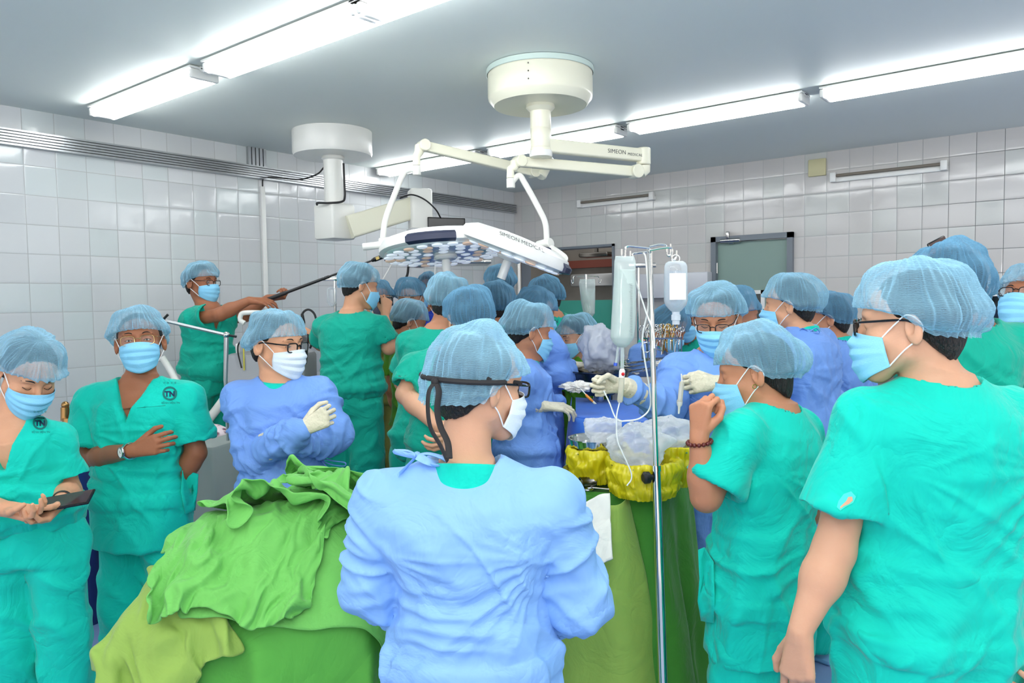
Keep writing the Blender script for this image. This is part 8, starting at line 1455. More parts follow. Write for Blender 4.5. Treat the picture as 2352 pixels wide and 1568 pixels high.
# sheathed retractor plate with a wavy edge
m = MB(); P0 = onT(1292, 1085, .05); P1 = onT(1388, 1083, .035)
d_ = nrm(P1-P0); Ln = np.linalg.norm(P1-P0); top = [P0+d_*Ln*t+UP*(.016+.010*abs(math.sin(t*math.pi*4.5)) if t < .8 else .018) for t in np.linspace(0, 1, 40)]; bot = [P0+d_*Ln*t-UP*.010 for t in np.linspace(1, 0, 10)]
m.prism(top+bot, GF*.004); tag(m.build('retractor_blade', M_steel), 'flat steel blade with a scalloped edge leaning on the yellow bag', 'surgical instrument')
def tubepart(name, A, B, r, ri, mt, label, n=20):
    m = MB(); ax3 = frame(B-A); L_ = np.linalg.norm(B-A)
    m.lathe([(ri, 0), (r, 0), (r, L_*.1), (r*.93, L_*.14), (r*.93, L_*.8), (r, L_*.84), (r, L_), (ri, L_), (ri, 0)], A, n, ax3)
    o = m.build(name, mt); tag(o, label, 'surgical instrument'); return o
tubepart('steel_sleeve', onT(1333, 1110, .025), onT(1366, 1104, .03), .021, .017, M_dsteel, 'short wide steel sleeve lying open end to the left on the instrument table')
tubepart('steel_ring', onT(1399, 1094, .045), onT(1412, 1090, .048), .0105, .007, M_dsteel, 'upper small open steel tube end on the instrument table')
tubepart('steel_ring', onT(1411, 1102, .03), onT(1426, 1098, .034), .0105, .007, M_dsteel, 'lower small open steel tube end beside its twin')
m = MB(); A = onT(1352, 1119, .012); B = onT(1500, 1133, .012)
m.tube([A, lerp(A, B, .3), lerp(A, B, .32), lerp(A, B, .9), lerp(A, B, .905), B], [.004, .004, .0055, .0055, .007, .007], 12)
tag(m.build('steel_rod', M_steel), 'long thin steel rod along the front edge of the instrument table', 'surgical instrument')
m = MB(); A = onT(1395, 1075, .05); B = onT(1445, 1108, .03)
m.prism([A, A+UP*.006, B+UP*.010, B-UP*.010], GF*.02); tag(m.build('plastic_tray_edge', mat('ivory', srgb(232, 226, 205), rough=.4)), 'long ivory plastic handle sloping down across the instruments', 'surgical instrument')
def scissors(C, d, u, L_, mt, label, cat='scissors', group=None, op=.12):
    d = nrm(d); s_ = nrm(np.cross(d, u)); m = MB()
    for g in (-1, 1):
        a = C+s_*g*.0; m.tube([C, C-d*L_*.30-s_*g*L_*op*.6, C-d*L_*.5-s_*g*L_*op], .0028, 6)
        rc = C-d*L_*.60-s_*g*L_*(op+.04)
        m.tube([rc+L_*.10*(d*math.cos(t)*1.1+s_*math.sin(t)*.9) for t in np.linspace(0, 2*math.pi, 15)], .0026, 6, caps=False)
        m.tube([C, C+d*L_*.4+s_*g*L_*.01], [.0035, .0012], 6)
    m.ball(C, .0045, 8); o = m.build('scissors', mt); tag(o, label, cat, group); return o
for i, (a, b, dx, dy) in enumerate(((1312, 1092, 1, .2), (1322, 1100, 1, -.1), (1440, 1112, -1, .3), (1390, 1112, .9, .5))):
    scissors(onT(a, b, .012), GR*dx+GF*dy, UP, .14, M_chrome, ['steel clamp half hidden at the left end of the instrument table', 'second steel clamp crossing the first behind the wide sleeve', 'steel clamp under the ivory handle', 'steel clamp lying beside the thin rod'][i], 'clamp', None)
# gauze
def crumple(name, C, R_, mt, label, cat, seed=0, amp=.35, fr=2.6, n=48, parent=None, squash=None, th=None, sharp=5, facets=0):
    ph, th_ = np.meshgrid(np.linspace(0, 2*math.pi, n, endpoint=False), np.linspace(.02, math.pi-.02, n//2)); ph = ph.ravel(); th_ = th_.ravel()
    D_ = np.stack([np.sin(th_)*np.cos(ph), np.sin(th_)*np.sin(ph), np.cos(th_)], 1)
    w = noise3(D_*fr+seed); w2 = noise3(D_*fr*2.3+seed*2+3); w3 = noise3(D_*fr*5+seed)
    if facets:
        rs_ = np.random.RandomState(int(seed)); Nn = rs_.randn(facets, 3); Nn /= np.linalg.norm(Nn, axis=1)[:, None]; dd_ = rs_.uniform(.80, 1.0, facets)
        Dw = D_+np.stack([noise3(D_*1.7+seed+9), noise3(D_*1.7+seed+19), noise3(D_*1.7+seed+29)], 1)*.16
        cs_ = np.clip(Dw@Nn.T, .08, None); rr_ = dd_/cs_; r = -np.log(np.exp(-14*rr_).sum(1))/14
        r = np.clip(r, .6, 1.25)*(1+amp*w*.6)+(ridge(w2, 11)-.15)*.05
    else: r = 1+amp*(w*.9+(ridge(w2, sharp)-.3)*.45+(ridge(w3, sharp)-.25)*.16)
    V = np.asarray(C)+(D_*r[:, None]*np.asarray(R_))@np.array([GR, GF, UP])
    if squash is not None: V[:, 2] = np.maximum(V[:, 2], squash)
    m_ = n//2; i = np.arange(m_-1)[:, None]*n; j = np.arange(n)[None]
    f = np.stack([i+j, i+(j+1) % n, i+n+(j+1) % n, i+n+j], -1).reshape(-1, 4)
    o = mesh_np(name, V, f[:, ::-1], mt, parent)
    if label: tag(o, label, cat)
    return o
M_gauze = mat('gauze', srgb(240, 236, 230), rough=.9, bump=(90, .5, 3))
crumple('gauze_swab', onT(1452, 1118, .012), (.05, .03, .016), M_gauze, 'crumpled white gauze at the right front of the instrument table', 'gauze', 3, .7)
# basins in yellow bags
M_yel = thin_mat('yellow_bag', srgb(240, 226, 30), .93, 1.0, rough=.22, spec=.6, transl=.35)
M_clear = thin_mat('clear_bag', srgb(236, 240, 246), .38, .95, rough=.10, spec=.9, power=1.1, transl=.4)
def bagbasin(cx, cy_, rpx, label, seed, lab2, z0=0.02, hgt=.10, inner=None):
    C = Wz(cx, cy_, IZ+z0+hgt); r = rpx*depth(C)/F
    th = thing('wrapped_basin', label, 'basin', (C[0], C[1], IZ))
    n, m_ = 200, 40; V = []
    for k in range(m_):
        t = k/(m_-1)
        # inside up, over the rim, and down outside
        if t < .3: rr = r*(.86+.0*t); z = C[2]-hgt*.45*(1-t/.3)
        elif t < .42: a = (t-.3)/.12*math.pi; rr = r*(.93-.07*math.cos(a)); z = C[2]+.018*math.sin(a)
        else: q = (t-.42)/.58; rr = r*(1.0+.10*math.sin(q*2.6)-.22*q); z = C[2]-(hgt+.01)*q
        ph = np.linspace(0, 2*math.pi, n, endpoint=False)
        w = noise3(np.stack([np.cos(ph)*2.5+seed, np.sin(ph)*2.5, np.full(n, t*5)], 1)); w2 = noise3(np.stack([np.cos(ph)*7+seed, np.sin(ph)*7, np.full(n, t*2+2)], 1))
        w3 = noise3(np.stack([np.cos(ph)*16+seed, np.sin(ph)*16, np.full(n, t*3+5)], 1)); R_ = rr+(w*.016+(ridge(w2, 6)-.3)*.006+(ridge(w3, 6)-.3)*.005)*(1 if t > .28 else .3); zz = z+w*.010*(1 if t > .3 else 0)
        V.append(np.stack([C[0]+R_*np.cos(ph), C[1]+R_*np.sin(ph), zz], 1))
    V = np.array(V).reshape(-1, 3); i = np.arange(m_-1)[:, None]*n; j = np.arange(n)[None]
    f = np.stack([i+j, i+(j+1) % n, i+n+(j+1) % n, i+n+j], -1).reshape(-1, 4)
    V[:, 2] = np.maximum(V[:, 2], IZ+.004)
    mesh_np('yellow_bag', V, f, M_yel, th)
    one('basin', M_steel, th, lambda m: m.lathe([(r*.70, -hgt+.006), (r*.84, -hgt*.35), (r*.88, -.004), (r*.94, .001), (r*.94, .004), (r*.86, .002), (r*.81, -hgt*.35), (r*.66, -hgt+.012), (.003, -hgt+.012)], C, 40))
    return C, r
Ca, ra = bagbasin(1375, 1035, 72, 'steel basin in a crumpled yellow bag, left of the larger wrapped basin', 3, '', .03, .085)
Cb, rb_ = bagbasin(1478, 1065, 82, 'large basin wrapped in a yellow bag at the front right of the instrument table', 8, '', .02, .085)
Cc, rc_ = bagbasin(1560, 1030, 60, 'yellow wrapped basin at the back right, behind the drip stand', 13, '', .03, .10)
one('steel_bowl', M_chrome, None, lambda m: m.lathe([(.05, .0), (.088, .012), (.092, .035), (.096, .036), (.096, .039), (.089, .038), (.085, .015), (.003, .004)], W(1370, 1030, depth(Ca)-.0)+UP*.0, 36)); bpy.data.objects['steel_bowl']['label'] = 'shallow shiny steel bowl set in the left yellow bag'; bpy.data.objects['steel_bowl']['category'] = 'bowl'
crumple('clear_bag', W(1385, 990, depth(Ca)), (.068, .06, .055), M_clear, 'clear plastic bag bulging from the left wrapped basin', 'plastic bag', 5, .35, 2.2, 90, facets=22)
crumple('clear_bag', W(1462, 1022, depth(Cb)), (.105, .09, .075), M_clear, 'big clear plastic bag full of ice over the front wrapped basin', 'plastic bag', 11, .30, 2.4, 110, facets=28)
crumple('clear_bag', W(1535, 995, depth(Cc)), (.085, .07, .05), M_clear, 'clear plastic bag behind the drip pole over the back basin', 'plastic bag', 17, .35, 2.4, 80, facets=22)

# ================================================================ operating table, blue drape, back instrument trays
oz = W(1340, 945, 3.6)[2]
b0, b1, b2, b3 = Wz(1322, 957, oz), Wz(1560, 973, oz), Wz(1560, 930, oz), Wz(1322, 912, oz)
ot = thing('operating_table', 'operating table under a royal blue drape between the gowned people', 'operating table', ((b0+b2)/2)*V3(1, 1, 0))
one('table_pad', M_bluedr, ot, lambda m: m.prism([b0-UP*.06, b1-UP*.06, b2-UP*.06, b3-UP*.06], UP*.06))
cm_ = (b0+b1+b2+b3)/4
one('column', M_steel, ot, lambda m: m.cyl((cm_[0], cm_[1], .1), (cm_[0], cm_[1], oz-.07), .12, 24))
one('foot', M_grey, ot, lambda m: m.box((cm_[0], cm_[1], .06), (.8, .45, .11), np.array([GR, GF, UP]), bev=.02))
V, f = skirt([b3-GR*.02, b0, lerp(b0, b1, .5)-GF*.02, b1], .25, amp=.02, freq=4, seed=41, nz=40, flare=.06, out=-GF, sub=20)
tag(cloth('drape', V, f, M_bluedr), 'royal blue surgical drape hanging from the operating table', 'drape')
crumple('gauze_swab', W(1325, 888, 3.5), (.06, .04, .02), M_gauze, 'blood tinged gauze under the pinching gloved hand', 'gauze', 6, .7)
# basin with white bag on a stand
BD = 3.95
bc_ = W(1378, 850, BD)
st = thing('basin_stand', 'steel basin on a stand left of the big drip bag', 'basin', (bc_[0], bc_[1], 0))
one('basin', M_dsteel, st, lambda m: m.lathe([(.07, -.13), (.12, -.10), (.155, -.01), (.17, -.004), (.17, .003), (.15, 0), (.115, -.09), (.003, -.12)], bc_, 36))
one('stand_leg', M_chrome, st, lambda m: m.cyl((bc_[0], bc_[1], 0), bc_-UP*.13, .02, 14))
crumple('white_bag', W(1378, 806, BD), (.112, .09, .125), thin_mat('milky_bag', srgb(212, 216, 226), .88, 1.0, rough=.25, spec=.7), 'translucent white plastic bag standing in the steel basin', 'plastic bag', 9, .30, 2.6, 110, facets=20)
# tray trolley
TRD = 4.25
q0 = W(1400, 862, TRD); q1 = W(1600, 855, TRD); tz_ = (q0[2]+q1[2])/2
trA = nrm(GR+GF*.15); trB = np.cross(UP, trA)
tcn = W(1490, 858, TRD+.1); tcn[2] = tz_
tr = thing('instrument_trolley', 'steel trolley loaded with scissors behind the drip stand', 'trolley', (tcn[0], tcn[1], 0))
one('tray', M_steel, tr, lambda m: (m.box(tcn, (.62, .40, .012), np.array([trA, trB, UP]), bev=.003), m.box(tcn-trB*.2+UP*.012, (.62, .008, .03), np.array([trA, trB, UP]))))
one('cloth_front', cloth_mat('beige_linen', srgb(214, 204, 190)), tr, lambda m: m.box(tcn-trB*.205-UP*.07, (.56, .012, .13), np.array([trA, trB, UP])))
for a in (-.28, .28):
    for b in (-.17, .17): one('leg', M_chrome, tr, lambda m: m.cyl((tcn+trA*a+trB*b)*V3(1, 1, 0), tcn+trA*a+trB*b, .012, 10))
rk = W(1520, 790, TRD+.05)
rack = thing('scissor_rack', 'upright rack holding a bundle of gold and steel ringed scissors', 'rack', rk-UP*.1)
def rackf(m):
    for z in (-.085, .035):
        for (a, b_) in (((-.1, -.05), (.1, -.05)), ((.1, -.05), (.1, .05)), ((.1, .05), (-.1, .05)), ((-.1, .05), (-.1, -.05))):
            m.box(rk+trA*(a[0]+b_[0])/2+trB*(a[1]+b_[1])/2+UP*z, (abs(a[0]-b_[0])+.006, abs(a[1]-b_[1])+.006, .008), np.array([trA, trB, UP]))
    for a in (-.1, .1):
        for b in (-.05, .05): m.box(rk+trA*a+trB*b-UP*.02, (.006, .006, .13), np.array([trA, trB, UP]))
one('frame', M_steel, rack, rackf)
rr = random.Random(5)
M_goldr = mat('gold_rings', srgb(200, 160, 80), rough=.2, metal=1)
for i in range(16):
    p = rk+trA*(-.09+.012*i)+trB*rr.uniform(-.035, .035)+UP*rr.uniform(-.01, .02)
    scissors(p, -UP+trA*rr.uniform(-.1, .1), trB, .14, M_goldr if 9 <= i <= 12 else M_chrome, 'ringed %s scissors standing in the rack' % ('gold' if 9 <= i <= 12 else 'steel'), 'scissors', 'gold scissors in the rack' if 9 <= i <= 12 else 'steel scissors in the rack')
for i in range(14):
    p = tcn+trA*rr.uniform(-.27, .0)+trB*rr.uniform(-.18, .12)+UP*(.02+.004*i)
    a = rr.uniform(-.5, .5)
    scissors(p, trA*math.cos(a)+trB*math.sin(a)+UP*.12, UP, rr.uniform(.14, .18), M_dsteel if i % 2 else M_steel, 'steel scissors in the loose pile on the trolley', 'scissors', 'loose scissors piled on the trolley')
for k, (a, b, sx) in enumerate(((1455, 815, .05), (1400+85, 812, .03))):
    pass
m = MB(); p = W(1484, 798, TRD-.12); m.tube([p+.027*(GR*math.cos(t)+UP*math.sin(t)) for t in np.linspace(0, 2*math.pi, 24)], .003, 8, caps=False); m.tube([p+GR*.027, p+GR*.09-UP*.02], .003, 8)
tag(m.build('ring_handle', M_chrome), 'large steel finger ring sticking up from the trolley', 'surgical instrument')
crumple('paper_wrap', W(1535, 835, TRD-.1), (.07, .05, .02), M_gauze, 'crumpled white paper among the instruments on the trolley', 'paper', 4, .6)

# ================================================================ drip stands
def drip_stand(base_px, top_px, D, label, hooks, r=.009, junction=None, r2=.013):
    T = W(top_px[0], top_px[1], D); Bz = None
    th = thing('drip_stand', label, 'drip stand', (T[0], T[1], 0))
    return th, T
SD = 2.35
# the pole leans very slightly, like in the photograph's perspective
pt = W(1492, 572, 2.28); pj = W(1507, 1072, 2.24)
lean = nrm(pt-pj); pbm = pj-lean*(pj[2]/lean[2])
ds = thing('drip_stand', 'chrome drip stand in the foreground carrying a big bag and a glass bottle', 'drip stand', (pbm[0], pbm[1], 0))
one('upper_pole', M_chrome, ds, lambda m: m.tube([pj-lean*.05, pt], .0085, 16))
one('lower_pole', M_chrome, ds, lambda m: m.tube([pbm+UP*.06, pj], .0135, 18))
one('collar', M_chrome, ds, lambda m: m.tube([pj-lean*.012, pj+lean*.004], .0155, 18))
one('knob', M_black, ds, lambda m: m.lathe([(.001, 0), (.008, 0), (.009, .01), (.018, .014), (.019, .028), (.012, .034), (.001, .034)], pj-lean*.03-GR*.01, 12, frame(-GR-GF*.3)))
def basef(m):
    for i in range(5):
        a = i*2*math.pi/5; m.tube([pbm+UP*.07, pbm+UP*.06+.2*V3(math.cos(a), math.sin(a), -.08)], [.014, .010], 10)
one('foot', M_chrome, ds, basef)
for i in range(5):
    a = i*2*math.pi/5; e = pbm+.19*V3(math.cos(a), math.sin(a), 0); one('caster', M_black, ds, lambda m: m.cyl(V3(e[0]-.01, e[1], .024), V3(e[0]+.01, e[1], .024), .024, 12))
d0 = depth(pt)
def hook(px_pts, dd=0.0, r=.0032): return one('hook', M_chrome, ds, lambda m: m.tube(catmull([W(a, b, d0+dd) for a, b in px_pts], 6), r, 8))
hook([(1492, 570), (1465, 567), (1440, 566), (1436, 580), (1436, 588), (1432, 592), (1428, 585), (1428, 572)], -.04)
hook([(1492, 578), (1470, 580), (1454, 583), (1453, 590), (1451, 600), (1448, 590), (1448, 576)], .06)
hook([(1492, 566), (1515, 561), (1530, 564), (1532, 580), (1536, 588), (1540, 582), (1540, 560)], .05)
hook([(1492, 575), (1520, 570), (1543, 570), (1543, 590), (1548, 598), (1553, 590), (1554, 575)], -.03)
# big soft bag
M_liq = mat('drip_liquid', srgb(214, 228, 222), rough=.08, spec=.6, trans=.55, ior=1.15, sss=0)
M_bagc = thin_mat('drip_bag_film', srgb(214, 226, 224), .40, .95, rough=.1, spec=1, power=1.2, transl=.3)
bd = d0-.04
def bagshape(rows, thick, top_open=False, n=40, dd=bd, wrinkle=0):
    """rows: (y pixel, x left, x right, thickness factor)"""
    V = []; Y = np.array([r_[0] for r_ in rows]); ys = np.linspace(Y[0], Y[-1], 60)
    xl = np.interp(ys, Y, [r_[1] for r_ in rows]); xr = np.interp(ys, Y, [r_[2] for r_ in rows]); tk = np.interp(ys, Y, [r_[3] for r_ in rows])
    for y, a, b, t in zip(ys, xl, xr, tk):
        cx = (a+b)/2; w = (b-a)/2
        for ph in np.linspace(0, 2*math.pi, n, endpoint=False):
            X = math.copysign(abs(math.cos(ph))**.8, math.cos(ph)); Yd = math.sin(ph)
            V.append(W(cx+w*X, y, dd)+GF*thick*t*Yd)
    V = np.array(V)
    if wrinkle: V = V+GF*(noise3(V*V3(22, 22, 9))*wrinkle)[:, None]
    i = np.arange(59)[:, None]*n; j = np.arange(n)[None]
    f = np.stack([i+j, i+(j+1) % n, i+n+(j+1) % n, i+n+j], -1).reshape(-1, 4)
    f = [list(x) for x in f]+[list(range(n))[::-1], [59*n+k for k in range(n)]]
    return V, f
bag = thing('drip_bag', 'large soft bag of clear fluid with printed scale, hanging at the left of the foreground drip stand', 'drip bag', W(1432, 700, bd))
bag['label'] = 'large soft fluid bag with printed scale hanging from the foreground drip stand'
V, f = bagshape([(588, 1414, 1456, .15), (600, 1411, 1460, .5), (640, 1410, 1461, .8), (740, 1404, 1460, 1), (775, 1402, 1456, .9), (790, 1410, 1446, .6), (797, 1420, 1438, .25)], .028, wrinkle=.006)
mesh_np('film', V, f, M_bagc, bag)
V, f = bagshape([(619, 1412.5, 1458.5, .78), (650, 1410.5, 1459.5, .82), (740, 1405.5, 1458.5, .95), (774, 1403.5, 1455, .85), (788, 1411, 1445, .55), (794, 1421, 1437, .2)], .028)
mesh_np('fluid', V, f, mat('drip_fluid', srgb(208, 222, 218), rough=.12, spec=.5, trans=.35, ior=1.1), bag)
def ticks(m):
    for i in range(34):
        y = 652+i*3.6; w = 5 if i % 5 else 8
        m.box(W(1453-w/2-.2, y, bd-.031+.006), (w*bd/F, .0006, .0007), np.array([GR, GF, UP]))
tk = MB(); ticks(tk); tk.build('scale', M_text, bag)
one('port', M_bagc, bag, lambda m: (m.tube([W(1430, 795, bd), W(1429, 845, bd)], .0055, 12), m.tube([W(1420, 792, bd), W(1415, 835, bd)], .0035, 10)))
one('port_cap', mat('blue_cap', srgb(40, 80, 190), rough=.4), bag, lambda m: m.tube([W(1414, 833, bd), W(1413, 840, bd)], .0055, 12))
# giving set
gs = thing('infusion_set', 'infusion line with drip chamber and red button below the big fluid bag', 'infusion line', W(1428, 860, bd))
one('connector', M_white, gs, lambda m: m.tube([W(1429, 846, bd), W(1429, 850, bd), W(1429, 851, bd), W(1428, 867, bd)], [.006, .008, .0095, .009], 14))
one('button', mat('red_plastic', srgb(205, 20, 35), rough=.3), gs, lambda m: m.ball(W(1431, 859, bd-.009), .0055, 10))
one('drip_chamber', thin_mat('chamber', srgb(225, 220, 200), .6, 1, rough=.1, spec=.9), gs, lambda m: m.tube([W(1428, 868, bd), W(1427, 885, bd), W(1424, 920, bd), W(1424, 924, bd)], [.0085, .0085, .0085, .006], 16))
one('tube', mat('clear_tubing', srgb(225, 228, 225), rough=.15, spec=.8), gs, lambda m: m.tube(catmull([W(1423, 924, bd), W(1417, 950, bd), W(1416, 975, bd), W(1418, 1010, bd), W(1430, 1040, bd), W(1448, 1080, bd), W(1450, 1100, bd), W(1440, 1115, bd)], 8), .0022, 8))
cable([W(1387, 898, 2.6), W(1400, 925, 2.5), W(1416, 962, 2.35), W(1440, 966, 2.32), W(1470, 960, 2.32), W(1492, 938, 2.32), W(1493, 900, 2.3), W(1480, 820, 2.28), W(1476, 770, 2.28), W(1489, 700, 2.28), W(1484, 600, 2.28), W(1478, 580, 2.28)], .0026, 'clear tube running down the foreground drip pole and over to the gloved hand', mat('clear_tubing', srgb(225, 228, 225)), 'infusion_tube', 'tube')
cable([W(1458, 640, 2.28), W(1470, 675, 2.3), W(1485, 720, 2.27), W(1500, 760, 2.25), W(1503, 800, 2.24)], .0026, 'clear tube crossing behind the drip pole under the hooks', mat('clear_tubing', srgb(225, 228, 225)), 'infusion_tube', 'tube')
# glass bottle
gd = d0-.03
bt = thing('infusion_bottle', 'clear infusion bottle with white label hanging upside down right of the drip pole', 'bottle', W(1552, 670, gd))
ks = gd/F
prof = [(0, 600), (17, 600), (23, 604), (26, 612), (27, 640), (27, 690), (24, 700), (14, 712), (9, 716)]
def latheP(prof, cx, ry=1.0, dd=gd):
    c0 = W(cx, 600, dd); return [(max(r_, .3)*ks, -(y-600)*ks) for r_, y in prof], c0
pf, c0 = latheP(prof, 1552)
one('glass', thin_mat('bottle_clear', srgb(220, 228, 234), .22, .95, rough=.04, spec=1, power=1.0, transl=.2), bt, lambda m: m.lathe(pf, c0, 36))
pf2, _ = latheP([(0, 622), (25, 622), (25.5, 640), (25.5, 688), (22.5, 698), (13, 710), (0, 712)], 1552)
one('fluid', thin_mat('bottle_fluid', srgb(196, 208, 220), .35, .8, rough=.05, spec=.6, transl=.2), bt, lambda m: m.lathe(pf2, c0, 32))
def lab(m):
    rr_ = 27.4*ks; V_ = []
    for z in (628, 688):
        V_.append([c0+GR*rr_*math.sin(a)-GF*rr_*math.cos(a)-UP*(z-600)*ks for a in np.linspace(-.75, .75, 14)])
    m.loft(V_, caps=False, closed=False)
one('paper_label', mat('bottle_label', srgb(244, 248, 250), rough=.5), bt, lab)
one('neck', thin_mat('milky_cap', srgb(226, 232, 240), .7, 1, rough=.3), bt, lambda m: m.tube([c0-UP*(714-600)*ks, c0-UP*(722-600)*ks, c0-UP*(723-600)*ks, c0-UP*(735-600)*ks, c0-UP*(736-600)*ks, c0-UP*(745-600)*ks], [.0115, .0115, .014, .014, .011, .011], 18))
one('hanger_ring', M_white, bt, lambda m: m.tube([c0+UP*.008+.012*(GR*math.cos(t)+UP*math.sin(t)) for t in np.linspace(0, 2*math.pi, 20)], .0016, 6, caps=False))
# drip chamber in the tall person's hand
hd_ = 2.60
cs_ = thing('drip_chamber', 'drip chamber dangling from the raised glove of the tall gowned person', 'drip chamber', W(1563, 905, hd_))
one('tube', M_white, cs_, lambda m: m.tube([W(1565, 858, hd_), W(1566, 876, hd_)], .0025, 8))
one('chamber', thin_mat('chamber', srgb(225, 220, 200), .6, 1), cs_, lambda m: m.tube([W(1566, 876, hd_), W(1566, 880, hd_), W(1562, 918, hd_), W(1561, 922, hd_)], [.006, .0085, .0085, .011], 14))
one('spike', M_white, cs_, lambda m: m.tube([W(1561, 922, hd_), W(1561, 930, hd_), W(1560, 934, hd_), W(1559, 950, hd_)], [.011, .009, .005, .003], 12))
# orange port between the two gloves
od = 3.0
op = thing('line_coupling', 'orange and white line connector held between the two gloved hands', 'connector', W(1355, 914, od))
one('line', M_white, op, lambda m: m.tube([W(1333, 892, od), W(1346, 906, od)], .002, 8))
one('orange_body', mat('orange_plastic', srgb(226, 140, 50), rough=.35), op, lambda m: m.tube([W(1345, 905, od), W(1348, 909, od), W(1361, 921, od), W(1363, 923, od)], [.003, .0055, .0045, .003], 10))
one('white_tip', M_white, op, lambda m: m.tube([W(1362, 922, od), W(1366, 926, od), W(1370, 927, od)], [.005, .0045, .001], 10))
# far drip stand
fd = 5.1
T = W(1346, 640, fd)
fs = thing('drip_stand', 'drip stand far back in front of the hatch window with a small soft bag', 'drip stand', (T[0], T[1], 0))
one('pole', M_chrome, fs, lambda m: m.tube([V3(T[0], T[1], .05), T+UP*.03], .009, 12))
one('foot', M_chrome, fs, lambda m: [m.tube([V3(T[0], T[1], .07), V3(T[0]+.16*math.cos(a), T[1]+.16*math.sin(a), .02)], .012, 8) for a in np.arange(5)*1.257])
for s_ in (-1, 1):
    one('hook', M_chrome, fs, lambda m: m.tube(catmull([T+UP*.02, T+UP*.015+GR*s_*.06, T+UP*.012+GR*s_*.085, T-UP*.025+GR*s_*.088, T-UP*.03+GR*s_*.097, T-UP*.005+GR*s_*.103], 5), .003, 8))
fb = thing('drip_bag', 'small soft fluid bag hanging from the far drip stand', 'drip bag', W(1349, 690, fd-.03))
V, f = bagshape([(641, 1332, 1366, .3), (650, 1330, 1367, .8), (690, 1334, 1367, 1), (720, 1340, 1366, 1), (728, 1344, 1360, .4)], .03, dd=fd-.04, wrinkle=.01)
mesh_np('film', V, f, M_bagc, fb)
V, f = bagshape([(664, 1334, 1365, .75), (690, 1336, 1365, .9), (718, 1342, 1364, .9), (725, 1346, 1360, .4)], .03, dd=fd-.04)
mesh_np('fluid', V, f, MATS['drip_fluid'], fb)
# left drip stand behind the camera person
ld = 5.2
T = W(768, 640, ld)
ls = thing('drip_stand', 'drip stand at the left half hidden behind the broad green back', 'drip stand', (T[0], T[1], 0))
one('pole', M_chrome, ls, lambda m: m.tube([V3(T[0], T[1], .05), T], .009, 12)); one('crossbar', M_chrome, ls, lambda m: m.box(T, (.16, .02, .03), np.array([GR, GF, UP]), bev=.004))
one('foot', M_chrome, ls, lambda m: [m.tube([V3(T[0], T[1], .07), V3(T[0]+.28*math.cos(a), T[1]+.28*math.sin(a), .02)], .012, 8) for a in np.arange(5)*1.257])
lb = thing('infusion_bottle', 'clear infusion bottle on the left drip stand beside the broad green back', 'bottle', W(763, 680, ld))
one('glass', MATS['bottle_clear'], lb, lambda m: m.tube([W(762, 660, ld-.03), W(762, 664, ld-.03), W(762, 694, ld-.03), W(762, 704, ld-.03)], [.02, .034, .034, .012], 20))
# tall steel column near the corner and rail by the hatch
o = one('steel_pipe', M_steel, None, lambda m: m.cyl(Wy(1191, 700, YB-.35)*V3(1, 1, 0), Wy(1191, 570, YB-.35)*V3(1, 1, 0)+UP*(Wy(1191, 570, YB-.35)[2]), .03, 20))
tag(o, 'upright steel pipe standing before the hatch window', 'pipe')
gp = W(1468, 700, 4.9)
o = thing('rod_stand', 'thin upright steel rod frame behind the big drip bag', 'frame', gp*V3(1, 1, 0))
one('upright', M_chrome, o, lambda m: m.tube([gp*V3(1, 1, 0), W(1466, 614, 4.9)], .011, 12)); one('crossbar', M_steel, o, lambda m: m.box(W(1475, 609, 4.9), (.18, .03, .03), np.array([GR, GF, UP]), bev=.003))

# ================================================================ left side equipment
# grey cabinet and bed with patterned pillow behind the watch wearer
gd_ = 3.7
o = one('equipment_cabinet', mat('cabinet_grey', srgb(150, 156, 152), rough=.5), None, lambda m: m.box(W(525, 1060, gd_)*V3(1, 1, 0)+UP*.50, (.16, .45, 1.0), np.array([nrm(GR-GF*.25), nrm(GF+GR*.25), UP]), bev=.02))
tag(o, 'grey equipment cabinet between the turquoise scrubs and the folded arms', 'cabinet')
bd_ = 4.1
o = thing('trolley_bed', 'patient trolley with steel side rail behind the person with the wristwatch', 'bed', W(440, 1050, bd_)*V3(1, 1, 0))
bz = W(480, 1030, bd_)[2]
one('mattress', mat('mattress', srgb(196, 200, 202), rough=.6), o, lambda m: m.box(W(330, 1085, bd_)*V3(1, 1, 0)+UP*(bz-.16), (.95, .5, .14), np.array([GR, GF, UP]), bev=.04))
one('side_rail', M_offw, o, lambda m: m.tube(catmull([W(505, 1020, bd_-.2), W(480, 1030, bd_-.25), W(440, 1035, bd_-.25), W(350, 1040, bd_-.25)], 6), .018, 12))
one('base', M_offw, o, lambda m: m.box(W(330, 1150, bd_)*V3(1, 1, 0)+UP*.45, (.9, .45, .10), np.array([GR, GF, UP]), bev=.03))
for a in (-.38, .38):
    for b in (-.17, .17): one('leg', M_offw, o, lambda m: m.cyl(W(330, 1150, bd_)*V3(1, 1, 0)+GR*a+GF*b, W(330, 1150, bd_)*V3(1, 1, 0)+GR*a+GF*b+UP*.45, .02, 12))
mp = mat('patterned_linen', srgb(214, 188, 196), rough=.8)
nt = mp.node_tree; b_ = nt.nodes['Principled BSDF']; vn = nt.nodes.new('ShaderNodeTexVoronoi'); vn.inputs['Scale'].default_value = 26; tcn_ = nt.nodes.new('ShaderNodeTexCoord'); cr = nt.nodes.new('ShaderNodeValToRGB')
nt.links.new(tcn_.outputs['Object'], vn.inputs['Vector']); nt.links.new(vn.outputs['Distance'], cr.inputs[0]); nt.links.new(cr.outputs[0], b_.inputs['Base Color'])
cr.color_ramp.elements[0].color = srgb(120, 70, 88); cr.color_ramp.elements[0].position = .15; cr.color_ramp.elements[1].color = srgb(226, 208, 212); cr.color_ramp.elements[1].position = .4
